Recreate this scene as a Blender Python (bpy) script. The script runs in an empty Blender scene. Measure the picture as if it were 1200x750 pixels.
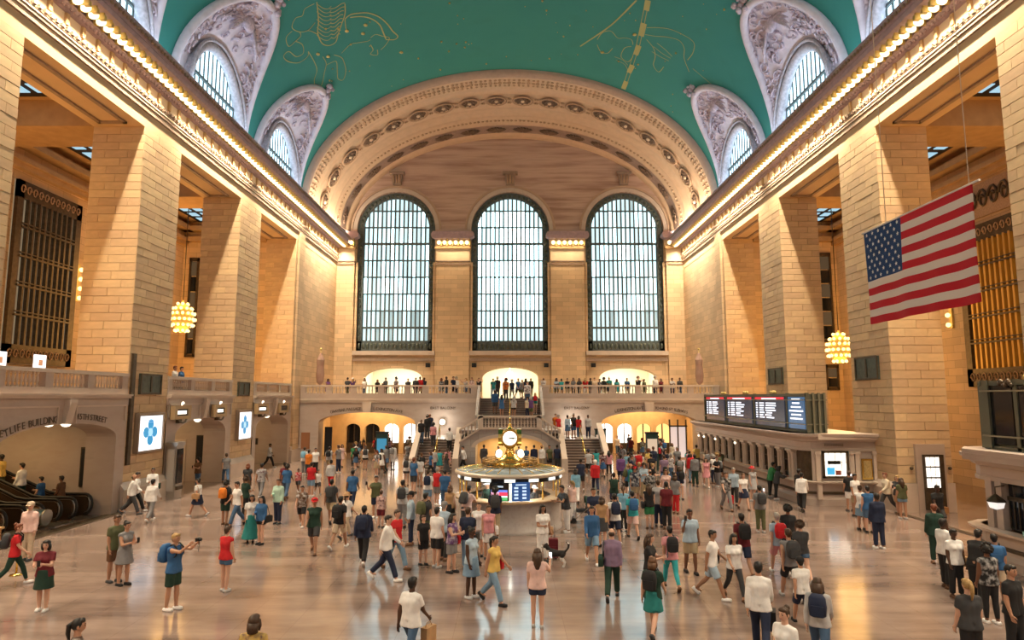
import bpy, bmesh, math, random
from mathutils import Vector, Matrix
import numpy as np

# ------------------------------------------------------------------ camera, world, lights, exposure
scene = bpy.context.scene
COL = scene.collection
random.seed(7)
PI = math.pi

CAM_H = 5.0
cam_data = bpy.data.cameras.new('camera')
cam_data.sensor_width = 36.0
cam_data.lens = 770.0 / 1200.0 * 36.0
cam_data.shift_x = 2.5 / 1200.0
cam_data.clip_end = 300.0
cam = bpy.data.objects.new('camera', cam_data)
COL.objects.link(cam)
cam.location = (0, 0, CAM_H)
cam.rotation_euler = (PI / 2 + math.atan(91.0 / 770.0), 0, 0)
scene.camera = cam

world = bpy.data.worlds.new('world')
scene.world = world
world.use_nodes = True
world.node_tree.nodes['Background'].inputs['Color'].default_value = (0.62, 0.8, 1.0, 1)
world.node_tree.nodes['Background'].inputs['Strength'].default_value = 0.6

scene.view_settings.view_transform = 'Standard'
scene.view_settings.look = 'None'
scene.view_settings.gamma = 1.0
scene.view_settings.use_curve_mapping = False
scene.view_settings.exposure = 0.40
try:
    scene.cycles.use_denoising = True
    scene.cycles.max_bounces = 8
    scene.cycles.diffuse_bounces = 5
    scene.cycles.glossy_bounces = 3
    scene.cycles.transmission_bounces = 4
    scene.cycles.sample_clamp_indirect = 4.0
    scene.cycles.caustics_reflective = False
    scene.cycles.caustics_refractive = False
except Exception:
    pass

WARM = (1.0, 0.70, 0.40)
AMBER = (1.0, 0.58, 0.22)
COOL = (0.70, 0.86, 1.0)

def area_light(name, loc, rot, sx, sy, power, color, spread=PI):
    d = bpy.data.lights.new(name, 'AREA')
    d.shape = 'RECTANGLE'; d.size = sx; d.size_y = sy
    d.energy = power; d.color = color; d.spread = spread
    o = bpy.data.objects.new(name, d); COL.objects.link(o)
    o.location = loc; o.rotation_euler = rot
    return o

def point_light(name, loc, power, color, r=0.2):
    d = bpy.data.lights.new(name, 'POINT')
    d.energy = power; d.color = color; d.shadow_soft_size = r
    o = bpy.data.objects.new(name, d); COL.objects.link(o)
    o.location = loc
    return o

# rows of bulbs under the two long cornices, one lamp strip per bay
for sg in (-1, 1):
    for yc, ln in ((2.0, 16.0), (15.5, 9.5), (26.0, 9.5), (37.0, 9.5), (48.2, 9.5), (59.0, 9.5)):
        last = yc > 55
        area_light('cornice_bulb_light', (sg * 16.66, yc, 19.85), (0, sg * 0.14, 0), 0.12, ln, (112.0 if not last else 118.0) * ln, (1.0, 0.80, 0.56), 2.0)
        area_light('cornice_fill_light', (sg * 16.35, yc, 21.0), (PI, sg * 0.45, 0), 0.25, ln, (19.0 if not last else 58.0) * ln, (0.66, 0.84, 1.0) if not last else (1.0, 0.80, 0.58))  # added fill strips above the cornice, brightening the vault and end arch

# ------------------------------------------------------------------ materials
MATS = {}
def mat(name, color, rough=0.6, metal=0.0, noise=0.0, nscale=3.0, rnd=0.0, bump=0.0, bscale=30.0, emit=None, estr=0.0,
        stretch=None, second=None, spec=0.4, coat=0.0, hue=0.0):
    if name in MATS:
        return MATS[name]
    m = bpy.data.materials.new(name)
    m.use_nodes = True
    nt = m.node_tree
    b = nt.nodes['Principled BSDF']
    b.inputs['Base Color'].default_value = (*color, 1)
    b.inputs['Roughness'].default_value = rough
    b.inputs['Metallic'].default_value = metal
    b.inputs['Specular IOR Level'].default_value = spec
    if coat:
        b.inputs['Coat Weight'].default_value = coat
    if emit is not None:
        b.inputs['Emission Color'].default_value = (*emit, 1)
        b.inputs['Emission Strength'].default_value = estr
    coords = None
    def coord():
        nonlocal coords
        if coords is None:
            tc = nt.nodes.new('ShaderNodeTexCoord')
            mp = nt.nodes.new('ShaderNodeMapping')
            if stretch:
                mp.inputs['Scale'].default_value = stretch
            nt.links.new(tc.outputs['Object'], mp.inputs['Vector'])
            coords = mp.outputs['Vector']
        return coords
    if noise > 0 or rnd > 0:
        hsv = nt.nodes.new('ShaderNodeHueSaturation')
        hsv.inputs['Color'].default_value = (*color, 1)
        val = None
        if noise > 0:
            n = nt.nodes.new('ShaderNodeTexNoise')
            n.inputs['Scale'].default_value = nscale
            n.inputs['Detail'].default_value = 5.0
            nt.links.new(coord(), n.inputs['Vector'])
            mr = nt.nodes.new('ShaderNodeMapRange')
            mr.inputs['From Min'].default_value = 0.25; mr.inputs['From Max'].default_value = 0.75
            mr.inputs['To Min'].default_value = 1 - noise; mr.inputs['To Max'].default_value = 1 + noise
            nt.links.new(n.outputs['Fac'], mr.inputs['Value'])
            val = mr.outputs['Result']
            if second is not None:
                mx = nt.nodes.new('ShaderNodeMix'); mx.data_type = 'RGBA'
                mx.inputs[6].default_value = (*color, 1); mx.inputs[7].default_value = (*second, 1)
                m2 = nt.nodes.new('ShaderNodeMapRange')
                m2.inputs['From Min'].default_value = 0.42; m2.inputs['From Max'].default_value = 0.66
                nt.links.new(n.outputs['Fac'], m2.inputs['Value'])
                nt.links.new(m2.outputs['Result'], mx.inputs[0])
                nt.links.new(mx.outputs[2], hsv.inputs['Color'])
        if rnd > 0:
            oi = nt.nodes.new('ShaderNodeObjectInfo')
            mr2 = nt.nodes.new('ShaderNodeMapRange')
            mr2.inputs['To Min'].default_value = 1 - rnd; mr2.inputs['To Max'].default_value = 1 + rnd
            nt.links.new(oi.outputs['Random'], mr2.inputs['Value'])
            if val is None:
                val = mr2.outputs['Result']
            else:
                mu = nt.nodes.new('ShaderNodeMath'); mu.operation = 'MULTIPLY'
                nt.links.new(val, mu.inputs[0]); nt.links.new(mr2.outputs['Result'], mu.inputs[1])
                val = mu.outputs[0]
            if hue > 0:
                mr3 = nt.nodes.new('ShaderNodeMapRange')
                mr3.inputs['To Min'].default_value = 0.5 - hue; mr3.inputs['To Max'].default_value = 0.5 + hue
                nt.links.new(oi.outputs['Random'], mr3.inputs['Value'])
                nt.links.new(mr3.outputs['Result'], hsv.inputs['Hue'])
        nt.links.new(val, hsv.inputs['Value'])
        nt.links.new(hsv.outputs['Color'], b.inputs['Base Color'])
    if bump > 0:
        n = nt.nodes.new('ShaderNodeTexNoise')
        n.inputs['Scale'].default_value = bscale; n.inputs['Detail'].default_value = 4.0
        nt.links.new(coord(), n.inputs['Vector'])
        bp = nt.nodes.new('ShaderNodeBump'); bp.inputs['Strength'].default_value = bump
        bp.inputs['Distance'].default_value = 0.02
        nt.links.new(n.outputs['Fac'], bp.inputs['Height'])
        nt.links.new(bp.outputs['Normal'], b.inputs['Normal'])
    MATS[name] = m
    return m

def brick_mat(name, color, mortar, rough, bw, bh, axes, rnd=0.12, msize=0.012):
    """ashlar joints for stone too far off to build block by block; axes picks which object axes run along and up the wall"""
    m = bpy.data.materials.new(name); m.use_nodes = True
    nt = m.node_tree; b = nt.nodes['Principled BSDF']
    b.inputs['Roughness'].default_value = rough
    tc = nt.nodes.new('ShaderNodeTexCoord')
    sp = nt.nodes.new('ShaderNodeSeparateXYZ'); cb = nt.nodes.new('ShaderNodeCombineXYZ')
    nt.links.new(tc.outputs['Object'], sp.inputs[0])
    nt.links.new(sp.outputs[axes[0]], cb.inputs[0]); nt.links.new(sp.outputs[axes[1]], cb.inputs[1])
    br = nt.nodes.new('ShaderNodeTexBrick')
    br.inputs['Scale'].default_value = 1.0
    br.inputs['Brick Width'].default_value = bw; br.inputs['Row Height'].default_value = bh
    br.inputs['Mortar Size'].default_value = msize
    c1 = tuple(min(1, c * (1 + rnd)) for c in color); c2 = tuple(c * (1 - rnd) for c in color)
    br.inputs['Color1'].default_value = (*c1, 1); br.inputs['Color2'].default_value = (*c2, 1)
    br.inputs['Mortar'].default_value = (*mortar, 1)
    nt.links.new(cb.outputs[0], br.inputs['Vector'])
    nz = nt.nodes.new('ShaderNodeTexNoise'); nz.inputs['Scale'].default_value = 0.7
    nt.links.new(tc.outputs['Object'], nz.inputs['Vector'])
    hs = nt.nodes.new('ShaderNodeHueSaturation')
    mr = nt.nodes.new('ShaderNodeMapRange'); mr.inputs['To Min'].default_value = 0.85; mr.inputs['To Max'].default_value = 1.15
    nt.links.new(nz.outputs['Fac'], mr.inputs['Value']); nt.links.new(mr.outputs['Result'], hs.inputs['Value'])
    nt.links.new(br.outputs['Color'], hs.inputs['Color'])
    nt.links.new(hs.outputs['Color'], b.inputs['Base Color'])
    bp = nt.nodes.new('ShaderNodeBump'); bp.inputs['Strength'].default_value = 0.35; bp.inputs['Distance'].default_value = 0.02; bp.invert = True
    nt.links.new(br.outputs['Fac'], bp.inputs['Height']); nt.links.new(bp.outputs['Normal'], b.inputs['Normal'])
    MATS[name] = m
    return m

STONE = (0.66, 0.48, 0.29)
stone = mat('caen_stone_block', STONE, 0.72, noise=0.10, nscale=1.6, rnd=0.10, hue=0.006, bump=0.15, bscale=14)
stone_plain = mat('caen_stone_plain', STONE, 0.72, noise=0.10, nscale=0.6, bump=0.1)
stone_joint = mat('stone_joint', (0.40, 0.28, 0.18), 0.9)
stone_far = brick_mat('caen_stone_far', STONE, (0.42, 0.29, 0.18), 0.75, 1.3, 0.45, (0, 2))
stone_farside = brick_mat('caen_stone_far_side', STONE, (0.42, 0.29, 0.18), 0.75, 1.3, 0.45, (1, 2))
marble = mat('botticino_marble', (0.52, 0.43, 0.37), 0.38, noise=0.20, nscale=0.9, stretch=(1, 1, 2.2), second=(0.40, 0.315, 0.265), bump=0.05)
marble_trim = mat('botticino_marble_trim', (0.60, 0.50, 0.42), 0.35, noise=0.10, nscale=1.5)
tymp_mat = mat('streaked_marble', (0.66, 0.48, 0.38), 0.55, noise=0.25, nscale=1.1, stretch=(0.14, 1, 1.7), second=(0.30, 0.19, 0.14))
plaster_arch = mat('arch_plaster', (0.64, 0.46, 0.31), 0.7, noise=0.07, nscale=2)
plaster_dark = mat('arch_ornament_dark', (0.17, 0.11, 0.075), 0.7, noise=0.3, nscale=9)
plaster_tan = mat('arch_ornament_tan', (0.45, 0.30, 0.19), 0.7, noise=0.25, nscale=12)
purple_trim = mat('cornice_mauve_lit', (0.42, 0.31, 0.34), 0.7, noise=0.15, nscale=4)  # bluish light on the cornice is put into this mauve
cream_trim = mat('cornice_cream', (0.76, 0.60, 0.42), 0.65, noise=0.08, nscale=2)
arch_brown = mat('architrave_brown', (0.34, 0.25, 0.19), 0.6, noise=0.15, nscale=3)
teal = mat('vault_teal', (0.040, 0.255, 0.225), 0.85, noise=0.18, nscale=0.35, second=(0.030, 0.205, 0.185))
lilac = mat('lunette_plaster', (0.70, 0.62, 0.68), 0.75, noise=0.12, nscale=2.5)
lilac_relief = mat('lunette_relief', (0.56, 0.46, 0.52), 0.75, noise=0.3, nscale=7)
gold = mat('gold_leaf', (0.62, 0.46, 0.16), 0.45, 0.3, noise=0.2, nscale=9)
goldpaint = mat('gold_paint', (0.42, 0.40, 0.16), 0.75)
brass = mat('polished_brass', (0.78, 0.55, 0.16), 0.22, 1.0)
bronze = mat('dark_bronze', (0.10, 0.075, 0.05), 0.45, 0.6, noise=0.3, nscale=5)
bronze_green = mat('patinated_bronze', (0.10, 0.12, 0.10), 0.5, 0.5, noise=0.25, nscale=6)
winframe = mat('window_iron', (0.10, 0.125, 0.125), 0.55, 0.2, noise=0.3, nscale=8)
black = mat('matte_black', (0.012, 0.012, 0.013), 0.5)
dark_glass = mat('dark_glass', (0.012, 0.014, 0.018), 0.08, spec=0.6)
steel = mat('brushed_steel', (0.45, 0.43, 0.40), 0.3, 0.9)
wood = mat('oak_wood', (0.42, 0.22, 0.09), 0.45, noise=0.2, nscale=3, stretch=(1, 1, 8))
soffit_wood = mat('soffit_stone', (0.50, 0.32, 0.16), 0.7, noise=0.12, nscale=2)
bulb_mat = mat('lit_bulb', (1, 0.9, 0.7), 0.4, emit=(1.0, 0.80, 0.46), estr=1.7)
lamp_white = mat('lit_white_globe', (1, 1, 1), 0.4, emit=(1.0, 0.90, 0.70), estr=1.5)
chand_gold = mat('chandelier_gold', (0.7, 0.45, 0.10), 0.3, 0.8, emit=(1.0, 0.6, 0.12), estr=0.25)
lit_cream = mat('lit_room_cream', (0.90, 0.84, 0.66), 0.7)
lit_amber = mat('amber_lit_wall', (0.72, 0.51, 0.27), 0.6, noise=0.12, nscale=1.5)  # orange light of niche and passages put into the wall colour

def pane_mat(name, color, strength, tr=0.0):
    m = bpy.data.materials.new(name); m.use_nodes = True
    b = m.node_tree.nodes['Principled BSDF']
    b.inputs['Base Color'].default_value = (0.25, 0.3, 0.33, 1)
    b.inputs['Roughness'].default_value = 0.25
    b.inputs['Emission Color'].default_value = (*color, 1)
    b.inputs['Emission Strength'].default_value = strength
    MATS[name] = m
    return m

PANES = [pane_mat('daylit_glass_a', (0.64, 0.95, 1.0), 4.2), pane_mat('daylit_glass_b', (0.62, 0.93, 0.97), 1.35),
         pane_mat('daylit_glass_c', (0.58, 0.82, 0.84), 0.95), pane_mat('daylit_glass_d', (0.42, 0.60, 0.62), 0.7)]
LUNPANE = pane_mat('daylit_lunette_glass', (0.60, 0.86, 1.0), 2.6)

def floor_material():
    m = bpy.data.materials.new('polished_marble_floor'); m.use_nodes = True
    nt = m.node_tree; b = nt.nodes['Principled BSDF']
    tc = nt.nodes.new('ShaderNodeTexCoord')
    mp = nt.nodes.new('ShaderNodeMapping'); mp.inputs['Scale'].default_value = (0.22, 0.9, 1)
    nt.links.new(tc.outputs['Object'], mp.inputs['Vector'])
    n1 = nt.nodes.new('ShaderNodeTexNoise'); n1.inputs['Scale'].default_value = 1.3; n1.inputs['Detail'].default_value = 7
    n1.inputs['Roughness'].default_value = 0.62
    nt.links.new(mp.outputs['Vector'], n1.inputs['Vector'])
    cr = nt.nodes.new('ShaderNodeValToRGB')
    cr.color_ramp.elements[0].position = 0.30; cr.color_ramp.elements[0].color = (0.150, 0.105, 0.090, 1)
    cr.color_ramp.elements[1].position = 0.72; cr.color_ramp.elements[1].color = (0.35, 0.265, 0.225, 1)
    nt.links.new(n1.outputs['Fac'], cr.inputs['Fac'])
    br = nt.nodes.new('ShaderNodeTexBrick'); br.offset = 0.0
    br.inputs['Scale'].default_value = 1.0; br.inputs['Brick Width'].default_value = 1.2; br.inputs['Row Height'].default_value = 1.2
    br.inputs['Mortar Size'].default_value = 0.006
    br.inputs['Color1'].default_value = (1, 1, 1, 1); br.inputs['Color2'].default_value = (0.90, 0.88, 0.86, 1)
    br.inputs['Mortar'].default_value = (0.72, 0.68, 0.66, 1)
    nt.links.new(tc.outputs['Object'], br.inputs['Vector'])
    mx = nt.nodes.new('ShaderNodeMix'); mx.data_type = 'RGBA'; mx.blend_type = 'MULTIPLY'; mx.inputs[0].default_value = 1.0
    nt.links.new(cr.outputs['Color'], mx.inputs[6]); nt.links.new(br.outputs['Color'], mx.inputs[7])
    nt.links.new(mx.outputs[2], b.inputs['Base Color'])
    n2 = nt.nodes.new('ShaderNodeTexNoise'); n2.inputs['Scale'].default_value = 0.8; n2.inputs['Detail'].default_value = 4
    nt.links.new(tc.outputs['Object'], n2.inputs['Vector'])
    mr = nt.nodes.new('ShaderNodeMapRange'); mr.inputs['To Min'].default_value = 0.10; mr.inputs['To Max'].default_value = 0.20
    nt.links.new(n2.outputs['Fac'], mr.inputs['Value']); nt.links.new(mr.outputs['Result'], b.inputs['Roughness'])
    b.inputs['Specular IOR Level'].default_value = 0.8
    return m
floor_mat = floor_material()

# ------------------------------------------------------------------ mesh helpers
WLOC = {}
def wloc(o):
    return WLOC.get(o.name, Vector((0, 0, 0)))

def link(name, data, parent=None, loc=None, rot=None, scale=None, m=None):
    """link an object; loc is in world space, parents carry no rotation unless built in local space"""
    o = bpy.data.objects.new(name, data)
    COL.objects.link(o)
    w = Vector(loc) if loc is not None else (wloc(parent) if parent is not None else Vector((0, 0, 0)))
    WLOC[o.name] = w
    if parent is not None:
        o.parent = parent
        o.location = w - wloc(parent)
    else:
        o.location = w
    if rot is not None:
        o.rotation_euler = rot
    if scale is not None:
        o.scale = scale
    if m is not None and data is not None:
        if not data.materials:
            data.materials.append(m)
        elif data.materials[0] is not m:
            o.material_slots[0].link = 'OBJECT'
            o.material_slots[0].material = m
    return o

def tag(o, label=None, cat=None, group=None, kind=None):
    if label: o['label'] = label
    if cat: o['category'] = cat
    if group: o['group'] = group
    if kind: o['kind'] = kind
    return o

def empty(name, loc=(0, 0, 0), label=None, cat=None, group=None, kind=None):
    o = link(name, None, loc=loc)
    o.empty_display_size = 0.2
    return tag(o, label, cat, group, kind)

class MB:
    def __init__(s):
        s.v = []; s.f = []; s.mi = []; s.m = 0; s.smooth = False; s.sm = []
    def add(s, vs, fs, smooth=None):
        b = len(s.v)
        s.v.extend(tuple(p) for p in vs)
        for f in fs:
            s.f.append(tuple(b + i for i in f)); s.mi.append(s.m)
            s.sm.append(s.smooth if smooth is None else smooth)
        return s
    def quad(s, a, b, c, d):
        return s.add([a, b, c, d], [(0, 1, 2, 3)])
    def box(s, x0, x1, y0, y1, z0, z1):
        x0, x1 = min(x0, x1), max(x0, x1); y0, y1 = min(y0, y1), max(y0, y1); z0, z1 = min(z0, z1), max(z0, z1)
        vs = [(x0, y0, z0), (x1, y0, z0), (x1, y1, z0), (x0, y1, z0), (x0, y0, z1), (x1, y0, z1), (x1, y1, z1), (x0, y1, z1)]
        return s.add(vs, [(0, 3, 2, 1), (4, 5, 6, 7), (0, 1, 5, 4), (1, 2, 6, 5), (2, 3, 7, 6), (3, 0, 4, 7)], False)
    def prism(s, poly, axis, a, b):
        """poly: 2-D outline; axis 0: (y,z) swept along x; 1: (x,z) along y; 2: (x,y) along z"""
        n = len(poly)
        def P(p, t):
            return (t, p[0], p[1]) if axis == 0 else (p[0], t, p[1]) if axis == 1 else (p[0], p[1], t)
        vs = [P(p, a) for p in poly] + [P(p, b) for p in poly]
        fs = [tuple(range(n)), tuple(range(2 * n - 1, n - 1, -1))]
        for i in range(n):
            j = (i + 1) % n
            fs.append((i, i + n, j + n, j))
        return s.add(vs, fs, False)
    def tube(s, pts, rad, n=8, caps=True, smooth=True):
        pts = [Vector(p) for p in pts]
        k = len(pts)
        rads = rad if isinstance(rad, (list, tuple)) else [rad] * k
        vs = []
        ref = Vector((0, 0, 1))
        prev = None
        for i, p in enumerate(pts):
            t = (pts[min(i + 1, k - 1)] - pts[max(i - 1, 0)])
            if t.length < 1e-9: t = Vector((0, 0, 1))
            t.normalize()
            if prev is None:
                r0 = ref if abs(t.dot(ref)) < 0.9 else Vector((1, 0, 0))
                u = t.cross(r0).normalized()
            else:
                u = (prev - t * prev.dot(t))
                u = u.normalized() if u.length > 1e-6 else t.cross(Vector((1, 0, 0))).normalized()
            prev = u
            w = t.cross(u)
            for j in range(n):
                a = 2 * PI * j / n
                vs.append(p + (u * math.cos(a) + w * math.sin(a)) * rads[i])
        fs = []
        for i in range(k - 1):
            for j in range(n):
                j2 = (j + 1) % n
                fs.append((i * n + j, i * n + j2, (i + 1) * n + j2, (i + 1) * n + j))
        s.add(vs, fs, smooth)
        if caps:
            b = len(s.v) - k * n
            s.f.append(tuple(b + j for j in range(n - 1, -1, -1))); s.mi.append(s.m); s.sm.append(False)
            s.f.append(tuple(b + (k - 1) * n + j for j in range(n))); s.mi.append(s.m); s.sm.append(False)
        return s
    def lathe(s, prof, c=(0, 0, 0), n=16, a0=0.0, a1=2 * PI, smooth=True):
        full = abs(a1 - a0 - 2 * PI) < 1e-6
        m = n if full else n + 1
        vs = []
        for r, z in prof:
            for j in range(m):
                a = a0 + (a1 - a0) * j / n
                vs.append((c[0] + r * math.cos(a), c[1] + r * math.sin(a), c[2] + z))
        fs = []
        for i in range(len(prof) - 1):
            for j in range(n):
                j2 = (j + 1) % m
                fs.append((i * m + j, i * m + j2, (i + 1) * m + j2, (i + 1) * m + j))
        return s.add(vs, fs, smooth)
    def sphere(s, c, r, n=10, m=7, sc=(1, 1, 1)):
        prof = [(math.sin(PI * i / m) * r, -math.cos(PI * i / m) * r) for i in range(m + 1)]
        vs = []; fs = []
        for rr, z in prof:
            for j in range(n):
                a = 2 * PI * j / n
                vs.append((c[0] + rr * math.cos(a) * sc[0], c[1] + rr * math.sin(a) * sc[1], c[2] + z * sc[2]))
        for i in range(m):
            for j in range(n):
                j2 = (j + 1) % n
                fs.append((i * n + j, i * n + j2, (i + 1) * n + j2, (i + 1) * n + j))
        return s.add(vs, fs, True)
    def mesh(s, name, off=Vector((0, 0, 0)), mats=()):
        me = bpy.data.meshes.new(name)
        ox, oy, oz = off
        me.from_pydata([(x - ox, y - oy, z - oz) for x, y, z in s.v], [], s.f)
        for m in mats: me.materials.append(m)
        me.polygons.foreach_set('material_index', s.mi)
        me.polygons.foreach_set('use_smooth', s.sm)
        me.update()
        return me
    def build(s, name, m, parent=None, loc=None):
        """world-space verts -> object whose origin is loc (or the parent's origin)"""
        off = Vector(loc) if loc is not None else (wloc(parent) if parent is not None else Vector((0, 0, 0)))
        ms = m if isinstance(m, (list, tuple)) else (m,)
        me = s.mesh(name, off, ms)
        return link(name, me, parent, off)

def struct(name, mb, m, parent=None):
    o = mb.build(name, m, parent)
    if parent is None:
        o['kind'] = 'structure'
    return o

def holes_wall(mb, P, u0, u1, z0, z1, holes, depth, nseg=20, ztop=None, back=False):
    """a wall in the (u,z) plane with arched holes and their reveals. P(u,z,d) -> xyz; hole: (ua,ub,zlo,zspring,rise)"""
    us = {u0, u1}
    for h in holes:
        for i in range(nseg + 1):
            us.add(round(h[0] + (h[1] - h[0]) * (0.5 - 0.5 * math.cos(PI * i / nseg)), 5))
    if ztop is not None:
        for i in range(49):
            us.add(round(u0 + (u1 - u0) * i / 48, 5))
    us = sorted(us)
    def zh(h, u):
        c = (h[0] + h[1]) / 2; w = (h[1] - h[0]) / 2
        t = max(0.0, 1 - ((u - c) / w) ** 2)
        return h[3] + h[4] * math.sqrt(t)
    def zt(u): return ztop(u) if ztop is not None else z1
    for a, b in zip(us[:-1], us[1:]):
        mid = (a + b) / 2
        hs = [h for h in holes if h[0] < mid < h[1]]
        hs.sort(key=lambda h: h[2])
        lo_a = lo_b = z0
        for h in hs:
            if h[2] > lo_a + 1e-6:
                mb.quad(P(a, lo_a, 0), P(b, lo_b, 0), P(b, h[2], 0), P(a, h[2], 0))
                mb.quad(P(a, h[2], 0), P(b, h[2], 0), P(b, h[2], depth), P(a, h[2], depth))
            ha, hb = zh(h, a), zh(h, b)
            mb.quad(P(a, ha, 0), P(b, hb, 0), P(b, hb, depth), P(a, ha, depth))
            if back and False: pass
            lo_a, lo_b = ha, hb
        ta, tb = zt(a), zt(b)
        if ta > lo_a + 1e-6 or tb > lo_b + 1e-6:
            mb.quad(P(a, lo_a, 0), P(b, lo_b, 0), P(b, max(tb, lo_b), 0), P(a, max(ta, lo_a), 0))
    for h in holes:
        for u in (h[0], h[1]):
            mb.quad(P(u, h[2], 0), P(u, h[3], 0), P(u, h[3], depth), P(u, h[2], depth))
    return mb

# one chamfered unit block, scaled per stone: front face toward local -Y
def unit_block():
    mb = MB()
    c, e = 0.008, 0.022
    vs = [(-.5, 0, -.5), (.5, 0, -.5), (.5, 0, .5), (-.5, 0, .5),
          (-.5 + c, -1, -.5 + e), (.5 - c, -1, -.5 + e), (.5 - c, -1, .5 - e), (-.5 + c, -1, .5 - e)]
    mb.add(vs, [(4, 5, 6, 7), (0, 1, 5, 4), (1, 2, 6, 5), (2, 3, 7, 6), (3, 0, 4, 7)], False)
    me = mb.mesh('stone_block', mats=(stone,))
    return me
BLOCK = unit_block()

def blocks(parent, origin, udir, ndir_rot, width, z0, z1, ch, bw, seed, depth=0.05, m=None, skip=None, limit=300):
    """courses of stone blocks over a rectangle: origin = world point of the low-left corner, udir = unit vector along, ndir_rot = rotation about z"""
    rr = random.Random(seed)
    nrow = max(1, round((z1 - z0) / ch))
    h = (z1 - z0) / nrow
    made = 0
    for r in range(nrow):
        n = max(1, round(width / bw + rr.uniform(-0.35, 0.35)))
        cuts = [0.0]
        off = 0.5 if r % 2 else 0.0
        inner = [(i + off) / n if off else i / n for i in range(0 if off else 1, n)]
        cuts += [min(0.97, max(0.03, t + rr.uniform(-0.06, 0.06))) for t in inner] + [1.0]
        cuts.sort()
        for a, b in zip(cuts[:-1], cuts[1:]):
            w = (b - a) * width
            if w < 0.15: continue
            uc = (a + b) / 2 * width; zc = z0 + (r + 0.5) * h
            if skip and skip(uc, zc): continue
            p = Vector(origin) + Vector(udir) * uc
            p.z = zc
            o = link('stone_block', BLOCK, parent, p, (0, 0, ndir_rot), (w - 0.007, depth + rr.uniform(-0.006, 0.008), h - 0.007), m)
            made += 1
    return made
# ================================================================== the setting
XW = 17.2            # face of the long walls
YF = 64.5            # window wall
YB = 54.0            # front of the east balcony
YN = -7.0            # wall behind the viewpoint
OPEN = [(21.95, 29.7), (33.15, 40.85), (44.3, 51.9)]
PIERS = [(18.5, 21.95), (29.7, 33.15), (40.85, 44.3)]
ZO = 17.7            # head of the openings
BZ = 4.95            # balcony floor
PD = 2.42            # pier depth
XA = 26.4            # back wall of the side aisles
VA, VB, VZ = 17.5, 11.5, 21.5   # vault ellipse

mb = MB(); mb.box(-40, 40, YN, 82, -0.4, 0.0)
floor = struct('floor', mb, floor_mat)

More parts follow.
